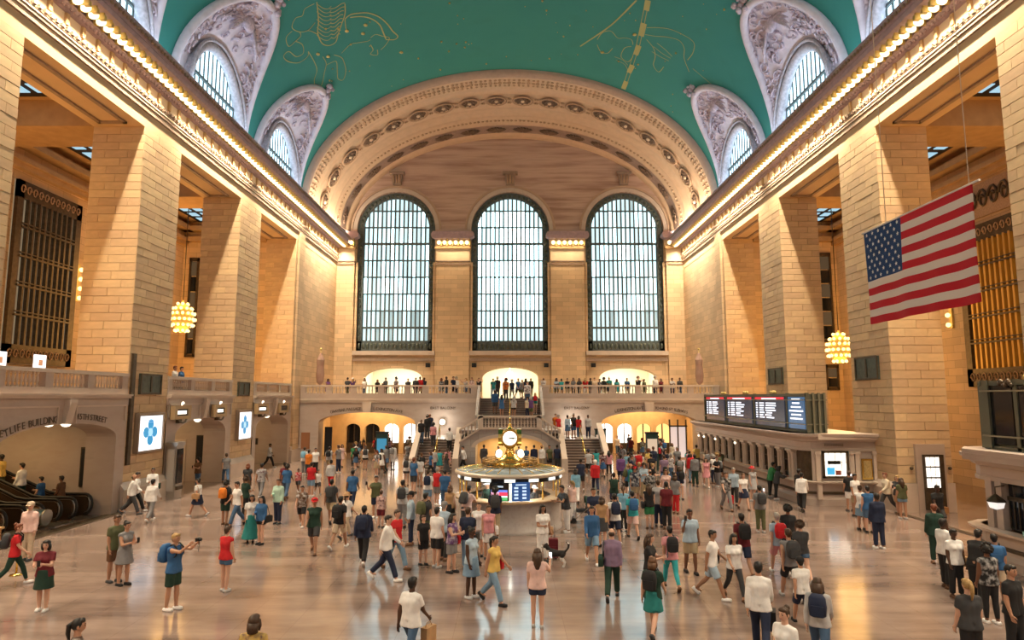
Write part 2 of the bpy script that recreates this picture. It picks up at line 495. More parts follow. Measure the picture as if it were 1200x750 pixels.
def wall_side(sg, side):
    P = lambda y, z, d: (sg * (XW + d), y, z)
    mb = MB()
    holes_wall(mb, P, 18.5, 64.5, ZO, 21.6, [], PD)
    # soffit of the lintel and the solid stretches
    mb.quad(P(18.5, ZO, 0), P(64.5, ZO, 0), P(64.5, ZO, PD), P(18.5, ZO, PD))
    mb.quad(P(18.5, ZO, PD), P(64.5, ZO, PD), P(64.5, 21.6, PD), P(18.5, 21.6, PD))
    mb.quad(P(YN, 0, 0), P(18.5, 0, 0), P(18.5, 21.6, 0), P(YN, 21.6, 0))
    w = struct('wall_' + side, mb, stone_plain)
    # piers faced with stone blocks
    for k, (a, b) in enumerate(PIERS):
        mb = MB(); mb.box(sg * (XW + 0.02), sg * (XW + PD), a + 0.02, b - 0.02, 0, ZO)
        p = mb.build('pier', stone_joint, w)
        p['label'] = 'tall square stone pier faced with long pale blocks'
        zb = 1.25
        hid = (3.45 if k else 0)
        skipf = None
        if k == 0:
            skipf = lambda u, z: u < 1.2
        blocks(p, (sg * (XW + 0.04), a, 0), (0, 1, 0), -sg * PI / 2, b - a, zb, ZO, 0.385, 1.22, 11 * k + sg + 5, skip=skipf)
        # marble plinth
        mb = MB()
        mb.box(sg * (XW - 0.22), sg * (XW + PD), a - 0.12, b + 0.12, 0, 0.95)
        mb.prism([(sg * (XW - 0.22), 0.95), (sg * (XW - 0.02), 1.25), (sg * (XW + PD), 1.25), (sg * (XW + PD), 0.95)], 1, a - 0.12, b + 0.12)
        mb.build('plinth', marble_trim, p)
        if k > 0:
            blocks(p, (sg * (XW + (PD if sg < 0 else 0)), a + 0.04, 0) if False else (sg * XW, a + 0.04, 0), (sg, 0, 0), 0, PD,
                   5.0 if sg < 0 else 1.25, ZO, 0.385, 1.22, 31 * k + sg + 9)
    # the jamb of the solid bay nearest the window wall
    mb = MB(); mb.box(sg * (XW + 0.02), sg * (XW + PD), 51.92, YF, 0, ZO)
    p = mb.build('pier', stone_farside, w)
    blocks(p, (sg * XW, 51.94, 0), (sg, 0, 0), 0, PD, 5.0 if sg < 0 else 1.25, ZO, 0.385, 1.22, 77 + sg)
    mb = MB(); mb.box(sg * (XW - 0.14), sg * (XW + 0.1), 52.35, 53.7, 0, 18.4)
    mb.build('pilaster', stone_farside, w)
    mb = MB()
    mb.box(sg * (XW - 0.25), sg * (XW + 0.1), 51.85, YB, 0, 0.95); mb.box(sg * (XW - 0.12), sg * (XW + 0.1), 51.85, YB, 0.95, 1.2)
    mb.build('plinth', marble_trim, w)
    # recessed panel frames on the underside of the lintel
    for (a, b) in OPEN:
        mb = MB()
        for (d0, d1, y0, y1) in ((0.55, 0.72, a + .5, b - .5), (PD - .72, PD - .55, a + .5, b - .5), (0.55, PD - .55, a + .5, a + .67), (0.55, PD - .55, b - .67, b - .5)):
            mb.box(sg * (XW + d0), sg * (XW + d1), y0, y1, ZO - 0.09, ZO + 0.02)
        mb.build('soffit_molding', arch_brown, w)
    # entablature
    y0, y1 = YN, YF
    mb = MB()
    for za, zb_, out in ((18.40, 18.52, .10), (18.66, 18.80, .14)):
        mb.box(sg * (XW - out), sg * (XW + .1), y0, y1, za, zb_)
    mb.box(sg * (XW - .12), sg * (XW + .1), y0, y1, 18.95, 19.02)
    t = mb.build('architrave_molding', arch_brown, w)
    mb = MB(); mb.box(sg * (XW - .17), sg * (XW + .1), y0, y1, 18.81, 18.87); mb.build('fillet', cream_trim, w)
    mb = MB()
    yy = 19.0
    while yy < YF - .2:
        mb.box(sg * (XW - .20), sg * (XW - .05), yy, yy + .16, 19.03, 19.17); yy += 0.30
    d = mb.build('dentil_course', arch_brown, w); d['kind'] = 'stuff'
    mb = MB(); mb.box(sg * (XW - .05), sg * (XW + .1), y0, y1, 18.5, 19.85); mb.build('frieze', cream_trim, w)
    fr = MB(); fr.box(-.10, .02, -.09, .09, -.22, .24); frm = fr.mesh('frieze_rib', mats=(soffit_wood,))
    yy = 20.0
    while yy < YF - .3:
        link('frieze_rib', frm, w, (sg * (XW - .05), yy, 19.5), (0, 0, 0 if sg > 0 else PI)); yy += 0.96
    mb = MB()
    mb.prism([(sg * (XW + .1), 19.72), (sg * (XW - .18), 19.80), (sg * (XW - .34), 19.98), (sg * (XW - .34), 20.05), (sg * (XW + .1), 20.05)], 1, y0, y1)
    mb.build('egg_and_dart_band', purple_trim, w)
    mb = MB()
    yy = 19.0
    while yy < YF - .2:
        mb.sphere((sg * (XW - .27), yy, 19.88), 0.085, 6, 4); yy += 0.24
    d = mb.build('egg_ornament', purple_trim, w); d['kind'] = 'stuff'
    mb = MB()
    mb.prism([(sg * (XW + .4), 20.22), (sg * 15.95, 20.22), (sg * 15.90, 20.40), (sg * 15.95, 20.50), (sg * 15.80, 20.74), (sg * 15.80, 20.86), (sg * (XW + .4), 20.86)], 1, y0, y1)
    mb.build('corona_molding', purple_trim, w)
    mb = MB()
    yy = 19.0
    while yy < YF - .2:
        mb.box(sg * 15.76, sg * 15.85, yy, yy + .13, 20.56, 20.70); yy += 0.27
    d = mb.build('leaf_course', arch_brown, w); d['kind'] = 'stuff'
    # bulbs and the scrolled brackets between them
    bm_ = MB(); bm_.sphere((0, 0, 0), 0.19, 10, 7, (1.15, .62, .95)); bme = bm_.mesh('bulb', mats=(bulb_mat,))
    km = MB(); km.box(-.30, .42, -.05, .05, -.07, .20); km.box(-.36, -.14, -.07, .07, -.14, .05)
    kme = km.mesh('bracket', mats=(gold,))
    yy = 20.5
    while yy < YF - .3:
        link('bulb', bme, w, (sg * 16.42, yy, 20.0))
        link('bracket', kme, w, (sg * 16.45, yy + .24, 20.06), (0, 0, 0 if sg > 0 else PI))
        yy += 0.48
    # ------- side aisle behind the openings
    ax = lambda d: sg * (XW + d)
    mb = MB()
    mb.quad((sg * XA, YN, 0), (sg * XA, 52.2, 0), (sg * XA, 52.2, 21), (sg * XA, YN, 21))
    bw = struct('wall_aisle_' + side, mb, stone_farside)
    mb = MB(); mb.quad((ax(PD), 52.2, 0), (sg * XA, 52.2, 0), (sg * XA, 52.2, 21), (ax(PD), 52.2, 21))
    ew = mb.build('end_wall', stone_far, bw)
    mb = MB()
    mb.box(sg * (XA - .35), sg * (XA + .1), YN, 52.2, 17.2, 17.5); mb.box(sg * (XA - .55), sg * (XA + .1), YN, 52.2, 17.5, 17.75)
    mb.box(sg * (XA - .8), sg * (XA + .1), YN, 52.2, 18.35, 18.7); mb.box(ax(PD), sg * XA, 51.7, 52.2, 17.5, 17.9); mb.box(ax(PD), sg * XA, 51.4, 52.2, 18.35, 18.7)
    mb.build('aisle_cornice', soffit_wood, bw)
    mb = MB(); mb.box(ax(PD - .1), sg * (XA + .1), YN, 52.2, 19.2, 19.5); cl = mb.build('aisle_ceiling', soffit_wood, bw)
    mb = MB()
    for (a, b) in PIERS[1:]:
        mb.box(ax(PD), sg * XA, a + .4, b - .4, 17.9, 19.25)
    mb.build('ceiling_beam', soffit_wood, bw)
    sky = mat('skylight_pane', (.1, .2, .25), .3, emit=(.35, .6, .75), estr=.8)
    for (a, b) in OPEN:
        mb = MB(); mb.box(ax(PD + 1.3), sg * (XA - 1.3), a + .2, b - .2, 19.08, 19.22); s_ = mb.build('skylight', black, bw)
        nx, ny = 4, 5
        xa, xb = XW + PD + 1.5, XA - 1.5
        for i in range(nx):
            for j in range(ny):
                q = MB()
                x0_ = xa + (xb - xa) * (i + .18) / nx; x1_ = xa + (xb - xa) * (i + .82) / nx
                y0_ = a + .4 + (b - a - .8) * (j + .2) / ny; y1_ = a + .4 + (b - a - .8) * (j + .8) / ny
                q.box(sg * x0_, sg * x1_, y0_, y1_, 19.04, 19.10); q.build('pane', sky, s_)
    return w, bw

wall_left, aisle_left = wall_side(-1, 'left')
wall_right, aisle_right = wall_side(1, 'right')

# grille windows in the aisle back walls, and the tall slits of the end walls
def grille(sg, n, y0, y1, z0, z1, gilt):
    g = empty('window_%d' % n, (sg * XA, (y0 + y1) / 2, z0), kind='structure')
    x = sg * (XA - .12)
    fm = bronze
    mb = MB()
    mb.box(sg * (XA - .02), sg * (XA - .05), y0, y1, z0, z1)
    glow = mat('grille_backing_gilt', (.45, .28, .10), .5, emit=(1, .5, .12), estr=.10) if gilt else mat('grille_backing_sheen', (.26, .22, .16), .25, noise=.4, nscale=.7, emit=(.9, .72, .45), estr=.16)  # backing emits faintly; the ungilded one imitates pale reflections on the panes
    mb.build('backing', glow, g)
    mb = MB()
    for a, b, c, d in ((y0, y0 + .45, z0, z1), (y1 - .45, y1, z0, z1), (y0, y1, z1 - .95, z1), (y0, y1, z0, z0 + 1.0)):
        mb.box(sg * (XA - .08), sg * (XA - .28), a, b, c, d)
    mb.build('frame', fm, g)
    scroll = MB()
    for zc in (z1 - .48, z0 + .5):
        yy = y0 + .3
        while yy < y1:
            scroll.tube([(sg * (XA - .30), yy + .18 * math.cos(a * .7) * (1 - a * .06), zc + .28 * math.sin(a * .7) * (1 - a * .06)) for a in range(11)], .035, 5)
            yy += .45
    so = scroll.build('scroll_ornament', plaster_tan, g); so['kind'] = 'stuff'
    nb = 10
    rib = mat('gilt_rib', (.62, .38, .10), .4, .5) if gilt else bronze
    for i in range(1, nb):
        y = y0 + .45 + (y1 - y0 - .9) * i / nb
        mb = MB(); mb.box(sg * (XA - .10), sg * (XA - .30), y - .07, y + .07, z0 + 1.0, z1 - .9); mb.build('mullion', rib, g)
    for j in range(1, 5):
        z = z0 + 1.0 + (z1 - z0 - 1.9) * j / 5
        mb = MB(); mb.box(sg * (XA - .10), sg * (XA - .33), y0 + .4, y1 - .4, z - .05, z + .05); mb.box(sg * (XA - .10), sg * (XA - .33), y0 + .4, y1 - .4, z + .16, z + .22)
        mb.build('transom', bronze, g)
    return g
grille(-1, 4, 33.9, 39.1, 6.8, 16.6, False)
grille(1, 5, 32.8, 37.6, 5.6, 14.6, True)
grille(-1, 6, 45.2, 50.2, 6.8, 16.6, False)
grille(1, 7, 44.6, 50.0, 5.6, 14.6, True)
# carved scroll panel above the gilt grille
mb = MB(); mb.box(XA - .15, XA, 32.5, 38.2, 15.0, 16.9)
pn = mb.build('carved_panel', plaster_tan, aisle_right)
mb = MB()
for i in range(7):
    yc = 33.0 + i * .8
    mb.tube([(XA - .2, yc + .38 * math.cos(a * .6) * (1 - a * .05), 15.95 + .62 * math.sin(a * .6) * (1 - a * .05)) for a in range(16)], .07, 5)
q = mb.build('carved_scroll', bronze, pn); q['kind'] = 'stuff'
for sg, x0, x1, za, zb_, n in ((-1, 25.05, 25.8, 8.2, 16.2, 8), (1, 24.75, 25.85, 9.4, 16.6, 9), (1, 25.0, 26.0, 5.6, 7.6, 10)):
    w_ = empty('window_%d' % n, (sg * (x0 + x1) / 2, 52.15, za), kind='structure')
    mb = MB()
    mb.box(sg * x0, sg * (x0 + .14), 52.0, 52.2, za, zb_); mb.box(sg * (x1 - .14), sg * x1, 52.0, 52.2, za, zb_)
    mb.box(sg * x0, sg * x1, 52.0, 52.2, zb_ - .25, zb_); mb.box(sg * x0, sg * x1, 52.0, 52.2, za, za + .2)
    mb.build('frame', bronze, w_)
    k = 6 if zb_ - za > 4 else 2
    for j in range(k):
        q = MB(); q.box(sg * (x0 + .12), sg * (x1 - .12), 52.1, 52.18, za + .2 + (zb_ - za - .45) * j / k + .05, za + .2 + (zb_ - za - .45) * (j + 1) / k - .05)
        q.build('pane', dark_glass if j % 2 == 0 else mat('dim_pane', (.07, .06, .045), .6, emit=(1, .8, .5), estr=.03), w_)

# ------------------------------------------------------------------ the painted vault with its lunettes
LUN = [14.5, 25.65, 36.75, 47.75]
LW, LT = 4.55, math.radians(35.5)
def vault_pt(sg, th, y, off=0.0):
    return (sg * (VA - off) * math.cos(th), y, VZ + (VB - off) * math.sin(th))
def lun_theta(y):
    for c in LUN:
        t = (y - c) / LW
        if abs(t) < 1:
            return LT * (1 - abs(t) ** 2.1) ** (1 / 2.0)
    return 0.0
ys = set([YN, 53.6])
for c in LUN:
    for i in range(41):
        ys.add(round(c - LW * math.cos(PI * i / 40), 4))
for i in range(40):
    ys.add(round(YN + (53.6 - YN) * i / 39, 3))
ys = sorted(ys)
mb = MB(); mb.smooth = True
NT = 28
vs = []
for y in ys:
    for sg in (-1, 1):
        t0 = lun_theta(y)
        for i in range(NT + 1):
            th = t0 + (PI / 2 - t0) * i / NT
            vs.append(vault_pt(sg, th, y))
fs = []
R = 2 * (NT + 1)
for a in range(len(ys) - 1):
    for s_ in range(2):
        for i in range(NT):
            p = a * R + s_ * (NT + 1) + i
            fs.append((p, p + 1, p + R + 1, p + R))
mb.add(vs, fs, True)
for sg in (-1, 1):   # upstand between the cornice and the springing
    for a, b in zip(ys[:-1], ys[1:]):
        mid = (a + b) / 2
        if lun_theta(mid) <= 0:
            mb.quad((sg * VA, a, 20.6), (sg * VA, b, 20.6), (sg * VA, b, VZ), (sg * VA, a, VZ))
ceiling = struct('ceiling', mb, teal)

def lunette(sg):
    """meshes of one lunette in local space (y about its centre)"""
    NS = 40
    XL = 17.35
    hw, rise, zb_ = 3.55, 4.45, 20.8
    def win(s):
        a = PI * s
        return Vector((sg * XL, -hw * math.cos(a), zb_ + rise * math.sin(a) ** 0.92))
    def edge(s):
        y = -LW * math.cos(PI * s)
        th = LT * max(0.0, 1 - abs(y / LW) ** 2.1) ** 0.5
        p = vault_pt(sg, th, y)
        return Vector(p)
    def S(s, t):
        a, b = win(s), edge(s)
        p = a.lerp(b, t)
        bulge = math.sin(PI * t) * 0.35 * math.sin(PI * s)
        return p + Vector((0, 0, bulge))
    mb = MB(); NTT = 6
    vs = [S(i / NS, j / NTT) for i in range(NS + 1) for j in range(NTT + 1)]
    fs = [(i * (NTT + 1) + j, (i + 1) * (NTT + 1) + j, (i + 1) * (NTT + 1) + j + 1, i * (NTT + 1) + j + 1) for i in range(NS) for j in range(NTT)]
    mb.add(vs, fs, True)
    for s in (0, 1):   # legs of the arch down to the cornice
        a, b = win(s), edge(s)
        mb.quad(a, b, (b.x, b.y, 20.6), (a.x, a.y, 20.6))
    shell = mb.mesh('lunette', mats=(lilac,))
    mb = MB()
    mb.tube([edge(i / NS) + Vector((-sg * .05, 0, -.10)) for i in range(NS + 1)], .26, 8)
    rim = mb.mesh('rim_molding', mats=(lilac,))
    mb = MB()
    mb.tube([win(i / NS) + Vector((-sg * .12, 0, 0)) for i in range(NS + 1)], .30, 8)
    mb.tube([win(i / NS) + Vector((-sg * .40, (-1 if i < NS / 2 else 1) * .25 * abs(math.cos(PI * i / NS)), .32 * math.sin(PI * i / NS))) for i in range(NS + 1)], .10, 6)
    arch = mb.mesh('window_arch', mats=(mat('lunette_arch_stone', (.46, .42, .46), .7, noise=.3, nscale=6),))
    # figured relief: curling stems, wings and discs
    rr = random.Random(3 if sg < 0 else 4)
    mb = MB()
    for k in range(84):
        s = rr.uniform(.10, .90); t = rr.uniform(.22, .86)
        c = S(s, t); n = Vector((-sg * .45, 0, -.8)).normalized()
        r = rr.uniform(.22, .55)
        u = (S(min(1, s + .02), t) - S(s - .02, t)).normalized(); w = n.cross(u)
        ph = rr.uniform(0, 6.3); dirn = rr.choice((-1, 1)); turns = rr.uniform(3, 6.5)  # extra lamp added above the chandelier to turn the jambs more amber
        pts = []
        for i in range(11):
            q = i / 10
            pts.append(c + n * .13 + (u * math.cos(ph + dirn * turns * q) + w * math.sin(ph + dirn * turns * q)) * r * (1 - .75 * q))
        mb.tube(pts, [.085 * (1 - .5 * i / 10) for i in range(11)], 5)
    c = S(.5, .55)
    mb.sphere(c + Vector((-sg * .1, 0, -.12)), .62, 10, 6, (.5, 1, .8))
    for s_ in (-1, 1):
        for j in range(5):
            a = c + Vector((-sg * .15, s_ * .5, -.1))
            mb.tube([a, a + Vector((sg * .15, s_ * (.5 + .12 * j), .35 - .32 * j)), a + Vector((sg * .3, s_ * (1.0 + .1 * j), .2 - .42 * j))], [.10, .12, .03], 5)
    relief = mb.mesh('relief_ornament', mats=(lilac_relief,))
    mb = MB()
    tip = Vector(edge(.5))
    for k in range(12):
        mb.sphere(tip + Vector((-sg * rr.uniform(-.25, .75), rr.uniform(-.4, .4), rr.uniform(-.35, .45))), rr.uniform(.10, .24), 7, 5)
    crest = mb.mesh('crest_ornament', mats=(lilac_relief,))
    mb = MB()
    n = 24
    vs = [win(i / n) + Vector((sg * .25, 0, 0)) for i in range(n + 1)]
    mb.add(vs, [tuple(range(n + 1))], False)
    pane = mb.mesh('pane', mats=(LUNPANE,))
    bars = []
    for i in range(1, 14):
        y = -hw + 2 * hw * i / 14
        zt_ = zb_ + rise * math.sqrt(max(0, 1 - (y / hw) ** 2))
        q = MB(); q.box(sg * (XL + .16), sg * (XL + .22), y - .05, y + .05, zb_ - .1, zt_)
        bars.append(q.mesh('mullion', mats=(winframe,)))
    q = MB(); q.box(sg * (XL + .08), sg * (XL + .2), -hw * .86, hw * .86, 22.95, 23.12)
    tr = q.mesh('transom', mats=(winframe,))
    return shell, rim, arch, relief, crest, pane, bars, tr

for sg in (-1, 1):
    shell, rim, arch, relief, crest, pane, bars, tr = lunette(sg)
    for c in LUN[1:]:
        o = link('lunette', shell, ceiling, (0, c, 0))
        o['label'] = 'pale plaster lunette with relief above a half-round window'
        for nm, me in (('rim_molding', rim), ('window_arch', arch), ('crest_ornament', crest), ('pane', pane), ('transom', tr)):
            link(nm, me, o, (0, c, 0))
        q = link('relief_ornament', relief, o, (0, c, 0)); q['kind'] = 'stuff'
        for b_ in bars:
            link('mullion', b_, o, (0, c, 0))
    link('lunette', shell, ceiling, (0, LUN[0], 0)); link('pane', pane, ceiling, (0, LUN[0], 0))

# gilded star figures on the vault: painted lines, generic winged animal and a striped band
def on_vault(x, y):
    z = VZ + VB * math.sqrt(max(0, 1 - (x / VA) ** 2))
    n = Vector((x / VA ** 2, 0, (z - VZ) / VB ** 2)).normalized()
    return Vector((x, y, z)) - n * 0.03
def unproj_vault(u, v):
    f = 770.; p = math.atan(91 / f); s, c = math.sin(p), math.cos(p)
    r = (u - 597.5) / f; q = (375 - v) / f
    d = (r, c - q * s, s + q * c)
    A = (d[0] / VA) ** 2 + (d[2] / VB) ** 2; B = 2 * (CAM_H - VZ) * d[2] / VB ** 2; C = ((CAM_H - VZ) / VB) ** 2 - 1
    t = (-B + math.sqrt(B * B - 4 * A * C)) / (2 * A)
    return t * d[0], t * d[1]
def ribbon(mb, pts, w):
    P3 = [on_vault(x, y) for x, y in pts]
    for a, b in zip(P3[:-1], P3[1:]):
        n = Vector((a.x / VA ** 2, 0, (a.z - VZ) / VB ** 2)).normalized()
        t = (b - a)
        if t.length < 1e-4: continue
        s = t.normalized().cross(n) * w
        mb.quad(a - s, b - s, b + s, a + s)
fig = MB()
def draw(pix, w=.036):
    # smooth polyline through picture-measured anchor points, laid on the vault
    pts = [unproj_vault(*p) for p in pix]
    out = []
    for i in range(len(pts) - 1):
        p0 = pts[max(i - 1, 0)]; p1 = pts[i]; p2 = pts[i + 1]; p3 = pts[min(i + 2, len(pts) - 1)]
        for k in range(6):
            t = k / 6
            out.append(tuple(.5 * (2 * p1[j] + (p2[j] - p0[j]) * t + (2 * p0[j] - 5 * p1[j] + 4 * p2[j] - p3[j]) * t * t + (3 * p1[j] - p0[j] - 3 * p2[j] + p3[j]) * t ** 3) for j in (0, 1)))
    out.append(pts[-1])
    ribbon(fig, out, w * .8)
# outline of a winged animal
draw([(368, 4), (357, 10), (354, 18), (346, 21), (342, 32), (351, 37), (361, 35), (369, 26)])
draw([(342, 36), (335, 44), (338, 54), (346, 48), (352, 42), (351, 37)])
draw([(346, 48), (354, 52), (355, 62), (347, 66), (338, 60), (332, 66), (338, 72), (350, 73), (360, 66), (361, 60)])
draw([(361, 60), (368, 72), (371, 82), (368, 94), (370, 102), (376, 101), (380, 84), (382, 74), (378, 66)])
draw([(382, 76), (388, 73), (394, 72), (395, 84), (396, 92), (402, 93), (405, 82), (402, 70), (398, 66), (391, 64)])
draw([(400, 62), (410, 52), (418, 50), (430, 48), (434, 46)])
draw([(434, 44), (440, 40), (448, 42), (456, 44), (452, 52), (446, 58)])
draw([(434, 52), (437, 58), (434, 63), (442, 64), (442, 58)])
draw([(404, 22), (410, 17), (420, 15), (432, 15), (445, 20), (454, 28), (460, 36), (466, 42), (462, 46), (452, 46)], .06)
draw([(404, 22), (405, 32), (407, 37)])
draw([(452, 45), (449, 38), (445, 29), (436, 22), (424, 19), (410, 20)], .06)
for i in range(9):
    y0_ = 4 + i * 4.6
    draw([(371 + (i % 2), y0_), (378, y0_ + 5), (384, y0_ + 6), (388, y0_ + 3)], .03)
    draw([(386 + i * .2, 10 + i * 4.2), (392, 9 + i * 4.4), (400 - i * .5, 4 + i * 4.4), (404 - i * .7, 3 + i * 4.6)], .045)
draw([(371, 2), (373, 24), (372, 38), (377, 50), (385, 53), (393, 49), (396, 40), (400, 28), (404, 16), (404, 4)], .05)
draw([(372, 40), (364, 36), (358, 36)])
# second figure
draw([(700, 46), (706, 38), (716, 36), (724, 44), (732, 44), (740, 46), (742, 52)])
draw([(758, 32), (772, 32), (786, 34), (800, 40), (810, 46), (814, 52), (812, 62), (806, 70)])
draw([(756, 40), (768, 42), (782, 43), (796, 47), (802, 56), (802, 68), (808, 84)])
draw([(740, 54), (732, 56), (728, 66), (736, 72), (742, 66)])
draw([(758, 46), (766, 56), (768, 66), (766, 76), (772, 84), (778, 78)])
draw([(770, 50), (780, 58), (788, 66)]); draw([(766, 54), (776, 62), (786, 68)]); draw([(764, 60), (774, 66), (784, 71)])
draw([(700, 52), (704, 60), (712, 62), (718, 56)]); draw([(720, 66), (730, 70), (736, 76)], .03); draw([(722, 70), (732, 75), (736, 82)], .03)
draw([(812, 80), (824, 90), (836, 100), (850, 110)], .03)
draw([(746, 0), (715, 30), (680, 54)], .07)
fig_o = fig.build('constellation_drawing', goldpaint, ceiling)
fig_o['label'] = 'gold line drawings of star figures'
band = MB()
for (a, b) in (((759.5, 0), (757.5, 12)), ((755, 27), (751.5, 42)), ((749, 53), (745, 64)), ((741.5, 76), (737, 85)), ((734, 95), (730.5, 104))):
    ribbon(band, [unproj_vault(*a), unproj_vault(*b)], .20)
ln = MB()
for dx in (-2, 2):
    ribbon(ln, [unproj_vault(759 + dx, 0), unproj_vault(748 + dx, 52), unproj_vault(731 + dx, 104)], .025)
band.build('ecliptic_band', goldpaint, ceiling); ln.build('ecliptic_line', goldpaint, ceiling)
st = MB()
rr = random.Random(5)
for k in range(150):
    x = rr.uniform(-14, 14); y = rr.uniform(26, 53)
    p = on_vault(x, y); st.sphere(p, rr.choice((.03, .04, .05, .08)), 6, 4)
for (u, v) in ((372, 63), (384, 66), (406, 36), (425, 39), (428, 29), (744, 40), (706, 61), (470, 61)):
    x, y = unproj_vault(u, v); p = on_vault(x, y); st.sphere(p, .16, 8, 5, (1, 1, .5))
q = st.build('gilded_star', gold, ceiling); q['kind'] = 'stuff'

# ------------------------------------------------------------------ the great arch in front of the window wall
def ell(y, off):
    t = (y - 53.6) / (YF - 53.6)
    return VA - 1.0 * t - off, VB - 1.22 * t - off
def arch_pt(y, th, off=0.0):
    a, b = ell(y, off)
    return Vector((-a * math.cos(th), y, VZ + b * math.sin(th)))
prof = [(53.55, -.1), (53.55, .28), (54.2, .34), (54.45, .28), (54.6, .16), (55.9, .06), (56.1, .2), (56.25, 0), (57.0, 0), (57.05, .10), (57.15, 0.04), (59.2, .04), (59.3, .14), (59.45, .06),
        (60.4, .04), (60.5, .18), (60.7, .22), (60.9, .12), (61.1, .24), (61.7, .28), (61.85, .4), (62.1, .36), (62.2, .28), (63.7, .26), (63.8, .42), (64.0, .5), (64.5, .5)]
NA = 72
mb = MB(); mb.smooth = True
vs = [arch_pt(y, PI * i / NA, o_) for (y, o_) in prof for i in range(NA + 1)]
fs = [(j * (NA + 1) + i, j * (NA + 1) + i + 1, (j + 1) * (NA + 1) + i + 1, (j + 1) * (NA + 1) + i) for j in range(len(prof) - 1) for i in range(NA)]
mb.add(vs, fs, True)
for sg in (-1, 1):
    mb.quad((sg * 17.45, 53.55, 20.6), (sg * 16.5, YF, 20.6), (sg * 16.5, YF, VZ), (sg * 17.45, 53.55, VZ))
arch = struct('trim_1', mb, plaster_arch)
def arc_thetas(y, step, off=0):
    """angles spaced evenly by arc length"""
    pts = [arch_pt(y, PI * i / 720, off) for i in range(721)]
    L = [0.0]
    for a, b in zip(pts[:-1], pts[1:]): L.append(L[-1] + (b - a).length)
    n = int(L[-1] / step); out = []; j = 0
    for k in range(n):
        t = (k + .5) * L[-1] / n
        while L[j + 1] < t: j += 1
        out.append(PI * j / 720)
    return out
def arch_frame(y, th, off):
    p = arch_pt(y, th, off); t = (arch_pt(y, th + .01, off) - arch_pt(y, th - .01, off)).normalized()
    yv = Vector((0, 1, 0)); n = t.cross(yv).normalized()
    if n.dot(Vector((0, 0, VZ)) - p) < 0: n = -n
    return p, t, n
def place(name, me, parent, p, t, n):
    o = link(name, me, parent, p)
    m = Matrix((t, Vector((0, 1, 0)), n)).transposed()
    o.rotation_euler = m.to_euler()
    return o
ros = MB()
ros.lathe([(.62, 0), (.66, .10), (.56, .13), (.5, .04)], n=20)
ros.m = 1
ros.lathe([(.5, .03), (.42, .07), (.34, .02), (.26, .09), (.18, .05), (.001, .04)], n=20)
for k in range(8):
    a = k * PI / 4; ros.tube([(.16 * math.cos(a), .16 * math.sin(a), .06), (.42 * math.cos(a), .42 * math.sin(a), .10)], [.03, .07], 5)
ros.m = 2
ros.sphere((0, 0, .09), .13, 8, 5)
ros_me = ros.mesh('rosette', mats=(plaster_tan, plaster_dark, cream_trim))
for th in arc_thetas(58.2, 2.42, .04):
    p, t, n = arch_frame(58.2, th, .06)
    o = place('rosette', ros_me, arch, p, t, n)
    o.scale = (1.5, 1.45, 1)
knot = MB()
for k in range(6):
    a = k * PI / 3; knot.tube([(.08 * math.cos(a), .08 * math.sin(a), .03), (.22 * math.cos(a), .20 * math.sin(a), .07)], [.05, .03], 5)
knot_me = knot.mesh('knot_ornament', mats=(plaster_tan,))
ths = arc_thetas(58.2, 2.42, .04)
for a, b in zip(ths[:-1], ths[1:]):
    for dy in (-.3, .3):
        p, t, n = arch_frame(58.2 + dy, (a + b) / 2, .06)
        place('knot_ornament', knot_me, arch, p, t, n)
leaf = MB()
for k in range(7):
    a = (k - 3) * .42
    for s_ in (-1, 1):
        leaf.tube([(0, 0, .05), (s_ * .38 * math.cos(a), .40 * math.sin(a), .10), (s_ * .62 * math.cos(a * 1.2), .5 * math.sin(a * 1.1), .03)], [.08, .10, .02], 5)
leaf.sphere((0, 0, .06), .16, 8, 5)
leaf_me = leaf.mesh('leaf_medallion', mats=(plaster_dark,))
for th in arc_thetas(62.95, 2.53, .28):
    p, t, n = arch_frame(62.95, th, .30)
    o = place('leaf_medallion', leaf_me, arch, p, t, n); o.scale = (1.6, 1.1, 1)
mb = MB(); mb.smooth = True
for (y0_, y1_) in ((62.25, 63.65),):
    vs = [arch_pt(y, PI * i / NA, .305) for y in (y0_, y1_) for i in range(NA + 1)]
    mb.add(vs, [(i, i + 1, NA + 2 + i, NA + 1 + i) for i in range(NA)], True)
mb.build('medallion_band', mat('arch_band_dusky', (.33, .24, .20), .7, noise=.15, nscale=4), arch)
mb = MB()
for y, st_, r_, o_ in ((54.85, .42, .11, .16), (55.35, .42, .16, .10), (55.8, .42, .10, .07), (61.4, .40, .12, .26)):
    for k, th in enumerate(arc_thetas(y, st_, o_)):
        p, t, n = arch_frame(y, th, o_)
        c = p
        mb.sphere(c, r_, 6, 4, (1.2, 1.6 if k % 2 else 1.0, .8))
q = mb.build('leaf_molding', plaster_tan, arch); q['kind'] = 'stuff'
mb = MB(); mb.smooth = True
vs = [arch_pt(y, PI * i / NA, o_) for (y, o_) in ((53.5, -.15), (53.5, .30), (54.15, .36)) for i in range(NA + 1)]
mb.add(vs, [(j * (NA + 1) + i, j * (NA + 1) + i + 1, (j + 1) * (NA + 1) + i + 1, (j + 1) * (NA + 1) + i) for j in range(2) for i in range(NA)], True)
mb.build('outer_molding', mat('arch_molding_taupe', (.44, .32, .25), .65, noise=.08, nscale=3), arch)

